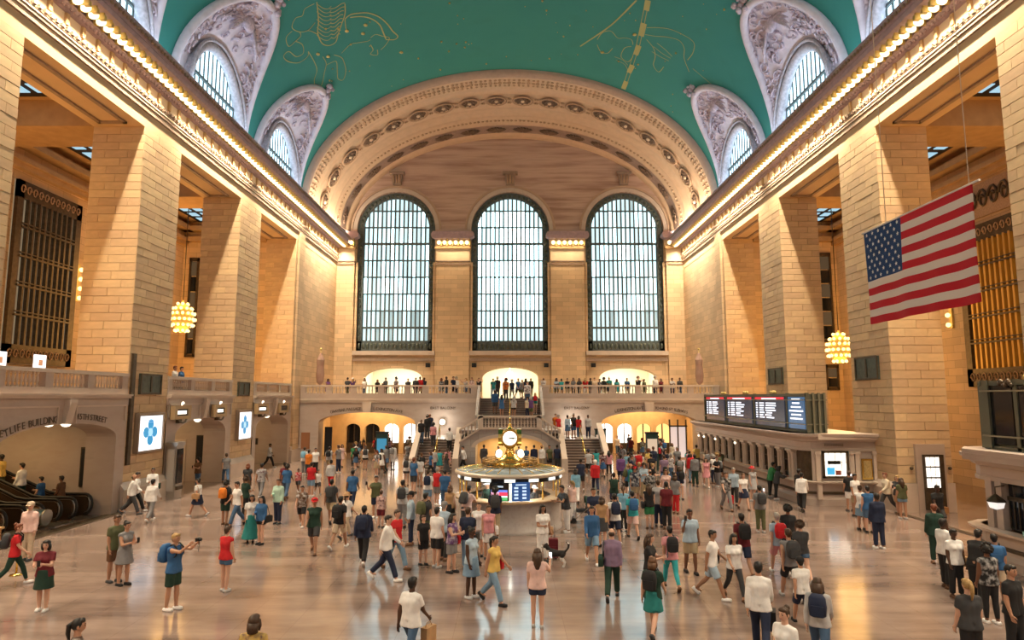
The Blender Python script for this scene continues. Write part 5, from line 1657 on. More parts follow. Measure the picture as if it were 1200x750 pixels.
for i in range(NB):
    a = -PI / 2 + PI / NB + 2 * PI * i / NB
    c, s_ = math.cos(a), math.sin(a)
    q = MB(); q.tube([(BR * c * .99, BY + BR * s_ * .99, 1.2), (BR * c * .99, BY + BR * s_ * .99, 2.05)], .035, 6); q.build('mullion', brass, bo)
    a2 = a + PI / NB; c2, s2 = math.cos(a2), math.sin(a2)
    if s2 < .6:
        t = Vector((-s2, c2, 0)); ctr = Vector((c2 * (BR + .03), BY + s2 * (BR + .03), 1.95))
        q = MB(); hw = .2
        p = [ctr - t * hw, ctr + t * hw]; up = Vector((0, 0, .055))
        o3 = Vector((c2, s2, 0)) * .03
        q.add([p[0] - up, p[1] - up, p[1] + up, p[0] + up, p[0] - up + o3, p[1] - up + o3, p[1] + up + o3, p[0] + up + o3], [(4, 5, 6, 7), (0, 1, 5, 4), (2, 3, 7, 6), (1, 2, 6, 5), (3, 0, 4, 7)], False)
        q.build('light_panel', mat('booth_light_panel', (1, 1, .95), .4, emit=(.95, 1.0, .92), estr=.8), bo)
    gm_ = MB(); t = 2 * BR * math.sin(PI / NB) * .48
    ctr = Vector((c2 * BR * .97, BY + s2 * BR * .97, 0)); tt = Vector((-s2, c2, 0))
    gm_.quad(ctr - tt * t + Vector((0, 0, 1.22)), ctr + tt * t + Vector((0, 0, 1.22)), ctr + tt * t + Vector((0, 0, 1.87)), ctr - tt * t + Vector((0, 0, 1.87)))
    m_ = MATS.get('clear_glass')
    if m_ is None:
        m_ = bpy.data.materials.new('clear_glass'); m_.use_nodes = True; nt = m_.node_tree
        tr_ = nt.nodes.new('ShaderNodeBsdfTransparent'); gl = nt.nodes.new('ShaderNodeBsdfGlossy'); gl.inputs['Roughness'].default_value = .05
        mx = nt.nodes.new('ShaderNodeMixShader'); mx.inputs[0].default_value = .10
        nt.links.new(tr_.outputs[0], mx.inputs[1]); nt.links.new(gl.outputs[0], mx.inputs[2]); nt.links.new(mx.outputs[0], nt.nodes['Material Output'].inputs['Surface'])
        MATS['clear_glass'] = m_
    gm_.build('pane', m_, bo)
# inside: core with shelves
mb = MB(); mb.lathe([(.75, 0), (.75, 2.25)], (0, BY, 0), 24); mb.build('core', mat('booth_core', (.55, .55, .5), .5, noise=.2, nscale=6), bo)
mb = MB(); mb.lathe([(BR - .1, 1.0), (BR - .75, 1.0), (BR - .75, .0)], (0, BY, 0), 32); mb.build('desk', wood, bo)
rr = random.Random(21)
for i in range(10):
    a = -PI / 2 + rr.uniform(-1.5, 1.5); r0 = rr.uniform(1.35, 1.7); h = rr.uniform(.15, .45)
    q = MB(); q.box(-.12, .12, -.05, .05, 0, h); o = q.build('leaflet_rack', mat('leaflet_%d' % (i % 5), [(.1, .35, .15), (.6, .6, .5), (.15, .25, .4), (.5, .35, .1), (.75, .75, .7)][i % 5], .6), bo, None)
    o.location = Vector((r0 * math.cos(a), r0 * math.sin(a), 1.0)); o.rotation_euler = (0, 0, a + PI / 2)
area_light('booth_light', (0, BY - 1.3, 2.0), (0, 0, 0), 2.0, .6, 60, (.95, 1, .9))
def booth_screen(ang, w, z0, z1, nm, parts):
    c2, s2 = math.cos(ang), math.sin(ang); R_ = BR + .03
    ctr = Vector((c2 * R_, BY + s2 * R_, 0)); t = Vector((-s2, c2, 0)); o3 = Vector((c2, s2, 0))
    base = None
    for (u0, u1, a, b, m, lift, nm2) in parts:
        q = MB()
        pts = [ctr + t * (u * w) + o3 * lf + Vector((0, 0, z0 + (z1 - z0) * v)) for lf in (lift - .03, lift) for (u, v) in ((u0, a), (u1, a), (u1, b), (u0, b))]
        q.add(pts, [(4, 5, 6, 7), (0, 1, 5, 4), (1, 2, 6, 5), (2, 3, 7, 6), (3, 0, 4, 7)], False)
        o = q.build(nm2, m, bo if base is None else base)
        if base is None: base = o
E_ = lambda n, c, s: mat(n, c, .3, emit=c, estr=s)
booth_screen(-PI / 2 - .19, .36, 1.22, 1.88, 's', [(-1, 1, 0, 1, dark_glass, .03, 'info_screen'), (-.85, .85, .05, .30, E_('scr_green', (.1, .45, .15), .8), .036, 'screen_image'), (-.85, .85, .22, .42, E_('scr_white', (.85, .88, .95), .9), .038, 'screen_image'), (.0, .85, .30, .52, E_('scr_red', (.7, .05, .1), .9), .04, 'screen_image'), (-.85, 0, .3, .5, E_('scr_pink', (.75, .4, .55), .9), .04, 'screen_image'), (-.85, .85, .5, .62, E_('scr_blue', (.12, .2, .7), .9), .041, 'screen_image'), (-.6, .4, .75, .85, E_('scr_grey', (.4, .5, .6), .7), .041, 'screen_image')])
booth_screen(-PI / 2 + .20, .34, 1.22, 1.90, 's', [(-1, 1, 0, 1, E_('timetable_blue', (.02, .07, .22), .6), .03, 'timetable_screen')] + [(x0, x0 + .45, z, z + .1, E_('timetable_text', (.45, .6, .8), .8), .036, 'timetable_text') for x0 in (-.75, .15) for z in (.12, .3, .48, .66)] + [(-.6, .6, .84, .9, E_('timetable_text', (.45, .6, .8), .8), .036, 'timetable_text')])
# gallery rail and clock
mb = MB()
for z in (2.34, 2.50, 2.58): mb.tube([(1.08 * math.cos(2 * PI * i / 32), BY + 1.08 * math.sin(2 * PI * i / 32), z) for i in range(33)], .025, 5)
for i in range(32): mb.tube([(1.08 * math.cos(2 * PI * i / 32), BY + 1.08 * math.sin(2 * PI * i / 32), 2.28), (1.08 * math.cos(2 * PI * i / 32), BY + 1.08 * math.sin(2 * PI * i / 32), 2.58)], .018, 4)
mb.build('gallery_rail', mat('old_brass', (.42, .27, .10), .35, .9), bo)
ck = empty('four_faced_clock', (0, BY, 2.3), 'brass four-faced ball clock on the information booth', 'clock')
mb = MB(); mb.lathe([(.72, 2.30), (.74, 2.42), (.60, 2.50), (.44, 2.54), (.40, 2.64), (.24, 2.76), (.16, 2.9), (.17, 3.0), (.26, 3.06), (.28, 3.1)], (0, BY, 0), 24); mb.build('pedestal', brass, ck)
mb = MB(); mb.lathe([(.28, 3.08), (.36, 3.14), (.42, 3.28), (.42, 3.52), (.36, 3.66), (.22, 3.74), (.10, 3.78), (.09, 3.84), (.05, 3.88), (.08, 3.93), (.02, 3.99)], (0, BY, 0), 16); mb.build('clock_body', brass, ck)
opal = mat('opal_dial', (.95, .92, .8), .4, emit=(1, .95, .78), estr=1.1)
for k in range(4):
    a = -PI / 2 + k * PI / 2; c2, s2 = math.cos(a), math.sin(a)
    o3 = Vector((c2, s2, 0)); t = Vector((-s2, c2, 0)); ctr = Vector((0, BY, 3.41)) + o3 * .40
    def disc(r0, r1, d0, d1, n=28):
        q = MB(); vs = []
        for i in range(n):
            b = 2 * PI * i / n; dirv = t * math.cos(b) + Vector((0, 0, 1)) * math.sin(b)
            vs += [ctr + o3 * d0 + dirv * r1, ctr + o3 * d1 + dirv * r1, ctr + o3 * d1 + dirv * r0]
        fs = []
        for i in range(n):
            j = (i + 1) % n
            fs += [(3 * i, 3 * j, 3 * j + 1, 3 * i + 1), (3 * i + 1, 3 * j + 1, 3 * j + 2, 3 * i + 2)]
        q.add(vs, fs, False); return q
    q = disc(.001, .29, -.1, .02); dial = q.build('dial', opal, ck)
    q = disc(.28, .35, -.12, .06); q.build('bezel', brass, ck)
    for (ang, L_, w) in ((PI / 2 - 2 * PI * 14.5 / 60, .24, .014), (PI / 2 - 2 * PI * (3.24) / 12, .16, .02)):
        dv = t * math.cos(ang) + Vector((0, 0, 1)) * math.sin(ang)
        q = MB(); q.tube([ctr + o3 * .035 - dv * .04, ctr + o3 * .035 + dv * L_], w, 5); q.build('hand', black, dial)
    for i in range(12):
        b = 2 * PI * i / 12; dv = t * math.cos(b) + Vector((0, 0, 1)) * math.sin(b)
        q = MB(); q.tube([ctr + o3 * .022 + dv * .225, ctr + o3 * .022 + dv * .265], .008, 4); q.build('hour_mark', black, dial)
for i in range(4):
    a = PI / 4 + i * PI / 2
    x, y = .62 * math.cos(a), BY + .62 * math.sin(a)
    q = MB(); q.sphere((x, y, 2.78), .13, 12, 8); q.build('globe', lamp_white, ck)
    q = MB(); q.tube([(x, y, 2.45), (x, y, 2.68)], .05, 6); q.build('globe_stand', brass, ck)

# ================================================================== chandeliers, sconces, furled flags, totems, stanchion, podium
def chandelier(x, y, z, ztop, label, pw=760):
    r_ = empty('chandelier', (x, y, z), label, 'chandelier', 'gold chandeliers in the aisles')
    mb = MB(); mb.lathe([(.01, -1.05), (.30, -.95), (.62, -.55), (.72, 0), (.60, .5), (.34, .85), (.1, 1.0), (.05, 1.2)], (x, y, z), 14); mb.build('body', chand_gold, r_)
    q = MB(); q.tube([(x, y, z + 1.1), (x, y, ztop)], .03, 6); q.build('rod', bronze, r_)
    q = MB(); q.sphere((0, 0, 0), .11, 8, 5); bm_ = q.mesh('bulb', mats=(mat('chandelier_bulb', (1, .85, .5), .4, emit=(1, .72, .30), estr=1.7),))
    for (rr_, zz, n) in ((.42, -.92, 8), (.72, -.55, 14), (.82, -.15, 16), (.78, .25, 14), (.6, .6, 10), (.35, .92, 6)):
        for i in range(n):
            a = 2 * PI * i / n + zz
            link('bulb', bm_, r_, (x + rr_ * math.cos(a), y + rr_ * math.sin(a), z + zz))
    point_light('chandelier_and_fill_light', (x, y, z - 1.5), pw, (1, .52, .14), 2.3)
    point_light('chandelier_and_fill_light', (x, y, z + 2.8), pw * .8, (1, .50, .13), 2.3)
chandelier(-22.6, 45.0, 10.5, 19.2, 'gold many-bulb chandelier hanging in the aisle above the gallery')
chandelier(22.6, 45.0, 8.4, 19.2, 'gold many-bulb chandelier hanging in the aisle behind the departure board')
for sg in (-1, 1):       # sources for the aisle bays nearer the viewpoint, hung like the others
    chandelier(sg * 23.3, 25.8, 10.5, 19.2, 'gold many-bulb chandelier in the aisle bay %s, hidden behind the pier' % ('over the escalators' if sg < 0 else 'beside the near ticket office'), 480)
for sg, y, z in ((-1, 39.45, 11.0), (1, 38.9, 9.3)):
    r_ = empty('wall_sconce', (sg * (XA - .2), y, z), 'row of warm bulbs on a wall sconce in the %s aisle' % ('escalator-side' if sg < 0 else 'ticket-side'), 'sconce')
    q = MB(); q.box(sg * (XA - .12), sg * XA, y - .12, y + .12, z - .2, z + 2.1); q.build('back_plate', gold, r_)
    for i in range(4):
        q = MB(); q.sphere((sg * (XA - .28), y, z + i * .58), .14, 8, 6); q.build('bulb', mat('chandelier_bulb', (1, .85, .5), .4), r_)
for sg in (-1, 1):
    for k, (y, z0) in enumerate(((57.0, BZ),)):
        x = sg * 16.4
        r_ = empty('furled_flag', (x, y, z0), 'furled flag on a gilt pole on the far gallery, %s corner' % ('escalator-side' if sg < 0 else 'ticket-side'), 'flag')
        q = MB(); q.tube([(x, y, z0), (x, y, z0 + 4.2)], .035, 6); q.sphere((x, y, z0 + 4.25), .10, 8, 6); q.build('pole', gold, r_)
        q = MB(); q.lathe([(.05, 0), (.30, .3), (.36, .9), (.30, 1.7), (.34, 2.2), (.12, 2.7), (.04, 2.8)], (x, y, z0 + 1.1), 9, smooth=False); q.build('cloth', mat('furled_cloth', (.36, .22, .17), .8, noise=.25, nscale=1.5, second=(.30, .2, .16)), r_)
        q = MB(); q.lathe([(.35, 0), (.35, .08), (.08, .16)], (x, y, z0), 12); q.build('foot', bronze, r_)
def totem(x, y, label, blue):
    r_ = empty('sign_totem', (x, y, 0), label, 'sign')
    q = MB(); q.box(x - .42, x + .42, y - .14, y + .14, 0, 2.55); q.build('case', mat('totem_green', (.02, .05, .045), .35), r_)
    q = MB(); q.box(x - .34, x + .34, y - .16, y - .14, 1.15, 2.15); q.build('screen', mat('totem_blue', (.03, .15, .25), .3, emit=(.05, .25, .42), estr=.6) if blue else mat('totem_cream', (.6, .5, .4), .4, emit=(.8, .65, .5), estr=.35), r_)
    q = MB(); q.box(x - .46, x + .46, y - .18, y + .18, 2.5, 2.62); q.build('cap', black, r_)
totem(-9.0, 47.0, 'dark green sign totem with a blue screen in the crowd by the far arch', True)
totem(9.9, 46.5, 'dark green sign totem with a cream panel in the crowd below the far gallery', False)
totem(7.0, 51.5, 'dark green sign totem with a cream panel just beside the far staircase', False)
r_ = empty('brass_stanchion', (-14.42, 20.0, 0), 'brass queue stanchion standing on the floor near the escalators', 'stanchion')
sx, sy = -14.0, 19.35
r_.location = (sx, sy, 0); WLOC[r_.name] = Vector((sx, sy, 0))
q = MB(); q.lathe([(.001, 0), (.17, .005), (.16, .03), (.04, .06)], (sx, sy, 0), 16); q.build('foot', brass, r_)
q = MB(); q.tube([(sx, sy, .03), (sx, sy, .95)], .028, 8); q.sphere((sx, sy, .98), .05, 8, 6); q.build('post', brass, r_)
r_ = empty('wooden_podium', (-15.0, 19.0, 0), 'wooden podium at the picture edge near the escalators', 'podium')
px, py = -15.55, 19.85
r_.location = (px, py, 0); WLOC[r_.name] = Vector((px, py, 0))
q = MB(); q.box(px - .45, px + .35, py - .4, py + .4, 0, 1.1); q.build('body', wood, r_)
q = MB(); q.box(px - .5, px + .4, py - .45, py + .45, 1.1, 1.16); q.build('top', mat('podium_top', (.6, .36, .15), .35), r_)
# ================================================================== people
_f = 770.; _p = math.atan(91 / _f); _s, _c = math.sin(_p), math.cos(_p)
def ground(u, v, z=0.0):
    r = (u - 597.5) / _f; q = (375 - v) / _f
    d = (r, _c - q * _s, _s + q * _c); t = (z - CAM_H) / d[2]
    return Vector((t * d[0], t * d[1], z))
def topix(X, Y, Z):
    Z -= CAM_H; zc = Y * _c + Z * _s; yc = -Y * _s + Z * _c
    return 597.5 + _f * X / zc, 375 - _f * yc / zc

D = math.radians
#        legs (hip, knee) L R          arms (flex, abduct, elbow, forearm sideways) L R     lean
POSES = {
    'stand':  ((3, 2), (-2, 3), (4, 8, 14, 2), (2, 7, 16, 0), 0),
    'idle':   ((6, 8), (-3, 0), (6, 9, 20, 2), (14, 6, 82, -22), 1),
    'walk':   ((27, 10), (-19, 24), (-20, 8, 16, 2), (22, 6, 26, 0), 3),
    'stride': ((-20, 26), (26, 8), (24, 6, 28, 0), (-18, 8, 14, 2), 3),
    'phone':  ((3, 2), (-2, 4), (26, 6, 84, -28), (26, 6, 80, -24), 2),
    'photo':  ((4, 3), (-4, 2), (84, 4, 44, -12), (84, 4, 46, -12), 0),
    'raise':  ((3, 2), (-2, 3), (4, 8, 18, 0), (44, 22, 92, 6), 0),
    'ear':    ((10, 6), (-8, 8), (4, 8, 14, 2), (34, 16, 128, -6), 1),
    'lean':   ((0, 2), (-4, 4), (36, 10, 62, -20), (36, 10, 60, -20), 16),
}
def skeleton(pose):
    L, R_, aL, aR, lean = POSES[pose]
    J = {}
    for nm, sx, (a, b) in (('l', 1, L), ('r', -1, R_)):
        a, b = D(a), D(b)
        hip = Vector((sx * .092, 0, .93))
        kn = hip + Vector((sx * .01, -math.sin(a), -math.cos(a))) * .43
        an = kn + Vector((0, -math.sin(a - b), -math.cos(a - b))) * .42
        J['hip' + nm], J['kn' + nm], J['an' + nm] = hip, kn, an
        J['pitch' + nm] = (a - b)
    low = min(J['anl'].z, J['anr'].z)
    for nm in 'lr':
        J['pitch' + nm] = J['pitch' + nm] * (0.25 if J['an' + nm].z < low + .02 else .9)
    dz = .085 - low
    for k in list(J):
        if isinstance(J[k], Vector): J[k].z += dz
    J['dz'] = dz
    lean = D(lean)
    base = Vector((0, 0, .95 + dz))
    def up(p):
        p = Vector(p); p.z += dz
        d = p - base
        return base + Vector((d.x, d.y * math.cos(lean) - d.z * math.sin(lean), d.z * math.cos(lean) + d.y * math.sin(lean)))
    J['lean'] = lean
    for k, p in (('pel', (0, 0, .98)), ('waist', (0, -.005, 1.10)), ('chest', (0, -.005, 1.30)), ('neck', (0, .0, 1.46)), ('head', (0, -.015, 1.635)),
                 ('back', (0, .10, 1.25)), ('shl', (.172, 0, 1.400)), ('shr', (-.172, 0, 1.400))):
        J[k] = up(p)
    for nm, sx, (a, c, b, c2) in (('l', 1, aL), ('r', -1, aR)):
        a, c, b, c2 = D(a), D(c), D(b), D(c2)
        el = J['sh' + nm] + Vector((sx * math.sin(c), -math.sin(a) * math.cos(c), -math.cos(a) * math.cos(c))) * .29
        wr = el + Vector((sx * math.sin(c2), -math.sin(a + b) * math.cos(c2), -math.cos(a + b) * math.cos(c2))) * .25
        J['el' + nm], J['wr' + nm] = el, wr
    return J

def capsule(mb, p, q, r0, r1, n=12, flat0=False, flat1=False):
    p, q = Vector(p), Vector(q); d = (q - p)
    L = d.length
    if L < 1e-5: d = Vector((0, 0, 1)); L = 1e-5
    d.normalize()
    pts, rad = [], []
    if not flat0:
        for a in (80, 50, 25): pts.append(p - d * (r0 * math.sin(D(a)))); rad.append(r0 * math.cos(D(a)))
    pts.append(p); rad.append(r0)
    pts.append(q); rad.append(r1)
    if not flat1:
        for a in (25, 50, 80): pts.append(q + d * (r1 * math.sin(D(a)))); rad.append(r1 * math.cos(D(a)))
    mb.tube(pts, rad, n)
def lerp(a, b, t): return Vector(a).lerp(Vector(b), t)

def torso(mb, J, g, hem=None, fem=False):
    w = .068 if fem else .078
    for s_ in (-1, 1):
        o = Vector((s_ * w, 0, 0))
        capsule(mb, J['pel'] + o, J['waist'] + o * .9, .108 + g, .098 + g, flat0=hem is not None)
        capsule(mb, J['waist'] + o * .9, J['chest'] + o * 1.15, .098 + g, .112 + g)
        capsule(mb, J['chest'] + o * 1.15, J['neck'] + Vector((s_ * .05, 0, -.06)), .112 + g, .07 + g)
        if hem is not None:
            capsule(mb, J['waist'] + o * .9, J['pel'] + Vector((s_ * .088, 0, -hem)), .10 + g, .128 + g, flat1=True)
    capsule(mb, J['pel'], J['waist'], .112 + g, .104 + g, flat0=hem is not None); capsule(mb, J['waist'], J['chest'], .104 + g, .116 + g); capsule(mb, J['chest'], J['neck'] + Vector((0, .005, -.05)), .116 + g, .072 + g)
    for nm in 'lr': capsule(mb, J['neck'] + Vector((0, 0, -.035)), J['sh' + nm] * .96 + J['neck'] * .04 + Vector((0, 0, -.012)), .060 + g, .058 + g)
    if fem:
        for s_ in (-1, 1): capsule(mb, J['chest'] + Vector((s_ * .075, -.085, .0)), J['chest'] + Vector((s_ * .075, -.10, -.02)), .055 + g, .05 + g)

def mesh_body(J):
    mb = MB()
    torso(mb, J, 0)
    capsule(mb, J['neck'] + Vector((0, 0, -.05)), J['head'] + Vector((0, .01, -.06)), .062, .056)
    for nm in 'lr':
        capsule(mb, J['hip' + nm], J['kn' + nm], .098, .060); capsule(mb, J['kn' + nm], lerp(J['kn' + nm], J['an' + nm], .35), .058, .062)
        capsule(mb, lerp(J['kn' + nm], J['an' + nm], .35), J['an' + nm], .062, .040)
        capsule(mb, J['an' + nm] + Vector((0, .02, -.03)), J['an' + nm] + Vector((0, -.13, -.05)), .036, .030)
        capsule(mb, J['sh' + nm], J['el' + nm], .055, .041); capsule(mb, J['el' + nm], J['wr' + nm], .042, .029)
    return mb

def head_mesh(mb, c):
    N, M = 22, 16
    vs = []
    for i in range(M + 1):
        th = PI * i / M; cz = math.cos(th); sr = math.sin(th)
        for j in range(N):
            ph = 2 * PI * j / N; x = sr * math.cos(ph); y = sr * math.sin(ph); z = cz
            rx, ry, rz = .076, .096, .118
            if z < 0: rx *= 1 + .26 * z; ry *= 1 + .10 * z
            X, Y, Z = x * rx, y * ry, z * rz
            if y < -.5:
                fr = (-y - .5) * 2
                nose = math.exp(-((x / .16) ** 2)) * math.exp(-(((z + .14) / .17) ** 2)); Y -= .026 * nose
                brow = math.exp(-(((z - .17) / .10) ** 2)); Y -= .005 * brow * fr
                for ex in (-.36, .36):
                    Y += .010 * math.exp(-(((x - ex) / .16) ** 2 + ((z - .02) / .10) ** 2))
                Y -= .006 * math.exp(-(((z + .46) / .09) ** 2 + (x / .28) ** 2)); Y -= .008 * math.exp(-(((z + .82) / .14) ** 2 + (x / .3) ** 2))
            vs.append((c.x + X, c.y + Y, c.z + Z))
    fs = [(i * N + j, i * N + (j + 1) % N, (i + 1) * N + (j + 1) % N, (i + 1) * N + j) for i in range(M) for j in range(N)]
    mb.m = 0; mb.add(vs, fs, True)
    for s_ in (-1, 1):
        mb.sphere((c.x + s_ * .078, c.y + .012, c.z - .005), .03, 8, 6, (.4, .7, 1.1))
        mb.m = 1; mb.sphere((c.x + s_ * .029, c.y - .080, c.z + .004), .0135, 8, 5, (1.2, .7, .8)); mb.m = 0
        mb.m = 3; mb.tube([(c.x + s_ * .014, c.y - .094, c.z + .027), (c.x + s_ * .030, c.y - .090, c.z + .031), (c.x + s_ * .045, c.y - .080, c.z + .026)], .005, 5); mb.m = 0
    mb.m = 2; mb.sphere((c.x, c.y - .088, c.z - .054), .022, 8, 4, (1, .45, .35)); mb.m = 0

def hand_mesh(mb, el, wr, sx, curl):
    d = (wr - el).normalized()
    side = Vector((sx, 0, 0)) - d * d.x * sx
    side = side.normalized() if side.length > .1 else Vector((0, -1, 0))
    fwd = d.cross(side).normalized()
    if fwd.y > 0: fwd = -fwd          # thumb side faces forward
    pn = d.cross(fwd).normalized()
    inner = -side                      # palm faces the body
    c = wr + d * .045
    capsule(mb, wr - d * .02, wr + d * .012, .028, .030, 8)
    for k in (-.018, 0.0, .018): capsule(mb, wr + d * .015 + fwd * k, wr + d * .075 + fwd * k * 1.2, .0145, .0125, 6)
    for k, (off, L) in enumerate(((.031, .062), (.010, .072), (-.011, .067), (-.031, .052))):
        b = wr + d * .078 + fwd * off
        cc = D(curl + k * 5)
        k1 = b + (d * math.cos(cc * .5) + inner * math.sin(cc * .5)) * L * .52
        k2 = k1 + (d * math.cos(cc * 1.4) + inner * math.sin(cc * 1.4)) * L * .48
        mb.tube([b, k1, k2], [.0105, .0095, .0065], 6)
    t0 = wr + d * .025 + fwd * .028
    t1 = t0 + (d * .6 + fwd * .75).normalized() * .038; t2 = t1 + (d * .85 + fwd * .25 + inner * .3).normalized() * .032
    mb.tube([t0, t1, t2], [.0135, .0115, .008], 6)

def mesh_top(J, kind):
    mb = MB(); g = .016
    fem = kind in ('tank', 'blouse', 'dress')
    if kind == 'dress':
        torso(mb, J, g, None, True)
        capsule(mb, J['waist'], lerp(J['pel'], (J['knl'] + J['knr']) / 2, .80), .145, .25, 18, True, True)
        for nm in 'lr': capsule(mb, J['hip' + nm], lerp(J['hip' + nm], J['kn' + nm], .72), .125, .12, flat1=True)
    else:
        torso(mb, J, g, .13, fem)
    if kind == 'tank' or kind == 'dress':
        for nm in 'lr': capsule(mb, J['sh' + nm], lerp(J['sh' + nm], J['el' + nm], .10), .068, .062, flat1=True)
    elif kind in ('tshirt', 'blouse'):
        for nm in 'lr': capsule(mb, J['sh' + nm], lerp(J['sh' + nm], J['el' + nm], .62), .068, .068, flat1=True)
    else:
        b = .012 if kind == 'jacket' else 0
        if b: torso(mb, J, g + .014, .16, False)
        for nm in 'lr':
            capsule(mb, J['sh' + nm], J['el' + nm], .067 + b, .056 + b)
            capsule(mb, J['el' + nm], lerp(J['el' + nm], J['wr' + nm], .93), .057 + b, .046 + b, flat1=True)
        if kind == 'shirt':
            capsule(mb, J['neck'] + Vector((0, 0, -.03)), J['neck'] + Vector((0, -.005, .035)), .078, .070, 12, True, True)
    return mb

def mesh_bottom(J, kind):
    mb = MB()
    wz = J['pel'] + Vector((0, 0, .05))
    for s_ in (-1, 1): capsule(mb, wz + Vector((s_ * .07, 0, 0)), J['hip' + ('l' if s_ > 0 else 'r')] + Vector((0, .01, -.02)), .104, .114, flat0=True)
    for nm in 'lr':
        h, k, a = J['hip' + nm], J['kn' + nm], J['an' + nm]
        if kind == 'trousers':
            capsule(mb, h, k, .112, .082); capsule(mb, k, lerp(k, a, .93), .082, .072, flat1=True)
        elif kind == 'leggings':
            capsule(mb, h, k, .108, .070); capsule(mb, k, lerp(k, a, .35), .068, .070); capsule(mb, lerp(k, a, .35), lerp(k, a, .92), .070, .048, flat1=True)
        elif kind == 'shorts':
            capsule(mb, h, lerp(h, k, .88), .114, .104, flat1=True)
        elif kind == 'hotpants':
            capsule(mb, h, lerp(h, k, .48), .114, .110, flat1=True)
    mid = lambda t: lerp((J['hipl'] + J['hipr']) / 2, (J['knl'] + J['knr']) / 2, t)
    if kind == 'skirt':
        capsule(mb, wz, mid(.86), .165, .235, 18, True, True)
        for nm in 'lr': capsule(mb, J['hip' + nm], lerp(J['hip' + nm], J['kn' + nm], .80), .12, .12, flat1=True)
    if kind == 'longskirt':
        an = (J['anl'] + J['anr']) / 2
        capsule(mb, wz, mid(1.0), .165, .24, 18, True, True); capsule(mb, mid(.9), lerp(mid(1.0), an, .80), .235, .33, 18, True, True)
        for nm in 'lr': capsule(mb, J['kn' + nm], lerp(J['kn' + nm], J['an' + nm], .75), .13, .14, flat1=True)
    return mb

# every outfit piece wanted, remeshed in one batch
TOPS = ('tshirt', 'tank', 'blouse', 'shirt', 'jacket', 'dress')
BOTS = ('trousers', 'leggings', 'shorts', 'hotpants', 'skirt', 'longskirt')
SK = {k: skeleton(k) for k in POSES}
PEOPLE = []      # filled by the cast list below; meshes are made for the pieces it uses

eye_mat = mat('eye_dark', (.02, .015, .01), .3); lip_mat = mat('lip', (.38, .12, .10), .5); brow_mat = mat('eyebrow', (.05, .03, .02), .8)
SKIN = {'fair': mat('skin_fair', (.60, .36, .26), .5), 'tan': mat('skin_tan', (.46, .25, .16), .5), 'olive': mat('skin_olive', (.36, .19, .115), .5),
        'brown': mat('skin_brown', (.17, .078, .045), .5), 'dark': mat('skin_dark', (.075, .036, .022), .5)}
HAIRC = {'black': (.012, .010, .009), 'brown': (.05, .026, .014), 'chestnut': (.11, .05, .022), 'blonde': (.36, .23, .09), 'grey': (.34, .32, .30), 'white': (.6, .58, .55), 'auburn': (.16, .045, .018)}
HAIR = {k: mat('hair_' + k, v, .55, noise=.3, nscale=30) for k, v in HAIRC.items()}
COLR = {'white': (.78, .77, .76), 'black': (.014, .014, .016), 'navy': (.014, .022, .055), 'blue': (.03, .11, .27), 'sky blue': (.20, .42, .58), 'light blue': (.36, .48, .60), 'teal': (.015, .18, .18),
        'mint': (.42, .62, .52), 'green': (.03, .20, .08), 'dark green': (.012, .04, .028), 'olive': (.09, .10, .045), 'khaki': (.38, .30, .19), 'beige': (.55, .44, .32), 'brown': (.12, .06, .03),
        'tan': (.40, .24, .12), 'grey': (.20, .20, .21), 'light grey': (.45, .45, .46), 'charcoal': (.045, .047, .052), 'red': (.50, .014, .02), 'maroon': (.13, .012, .02), 'pink': (.62, .27, .30),
        'pale pink': (.72, .50, .46), 'orange': (.62, .18, .02), 'yellow': (.66, .46, .13), 'purple': (.14, .06, .20), 'mauve': (.22, .15, .24), 'denim': (.06, .12, .22), 'light denim': (.18, .30, .44), 'cream': (.68, .60, .46), 'turquoise': (.03, .34, .38)}
FAB = {}
def fabric(c, pattern=None):
    k = (c, pattern)
    if k not in FAB:
        col = COLR[c]
        if pattern == 'print':
            FAB[k] = mat('cloth_%s_print' % c.replace(' ', '_'), col, .85, noise=.35, nscale=9, second=tuple(min(1, v * .25 + .35) for v in col) if sum(col) < .6 else (.10, .05, .06))
        elif pattern == 'stripe':
            FAB[k] = mat('cloth_%s_stripe' % c.replace(' ', '_'), col, .85, noise=.3, nscale=6, stretch=(1, 1, 7), second=tuple(v * .45 for v in col))
        else:
            FAB[k] = mat('cloth_' + c.replace(' ', '_'), col, .82, noise=.16, nscale=7, bump=.12, bscale=18)
    return FAB[k]

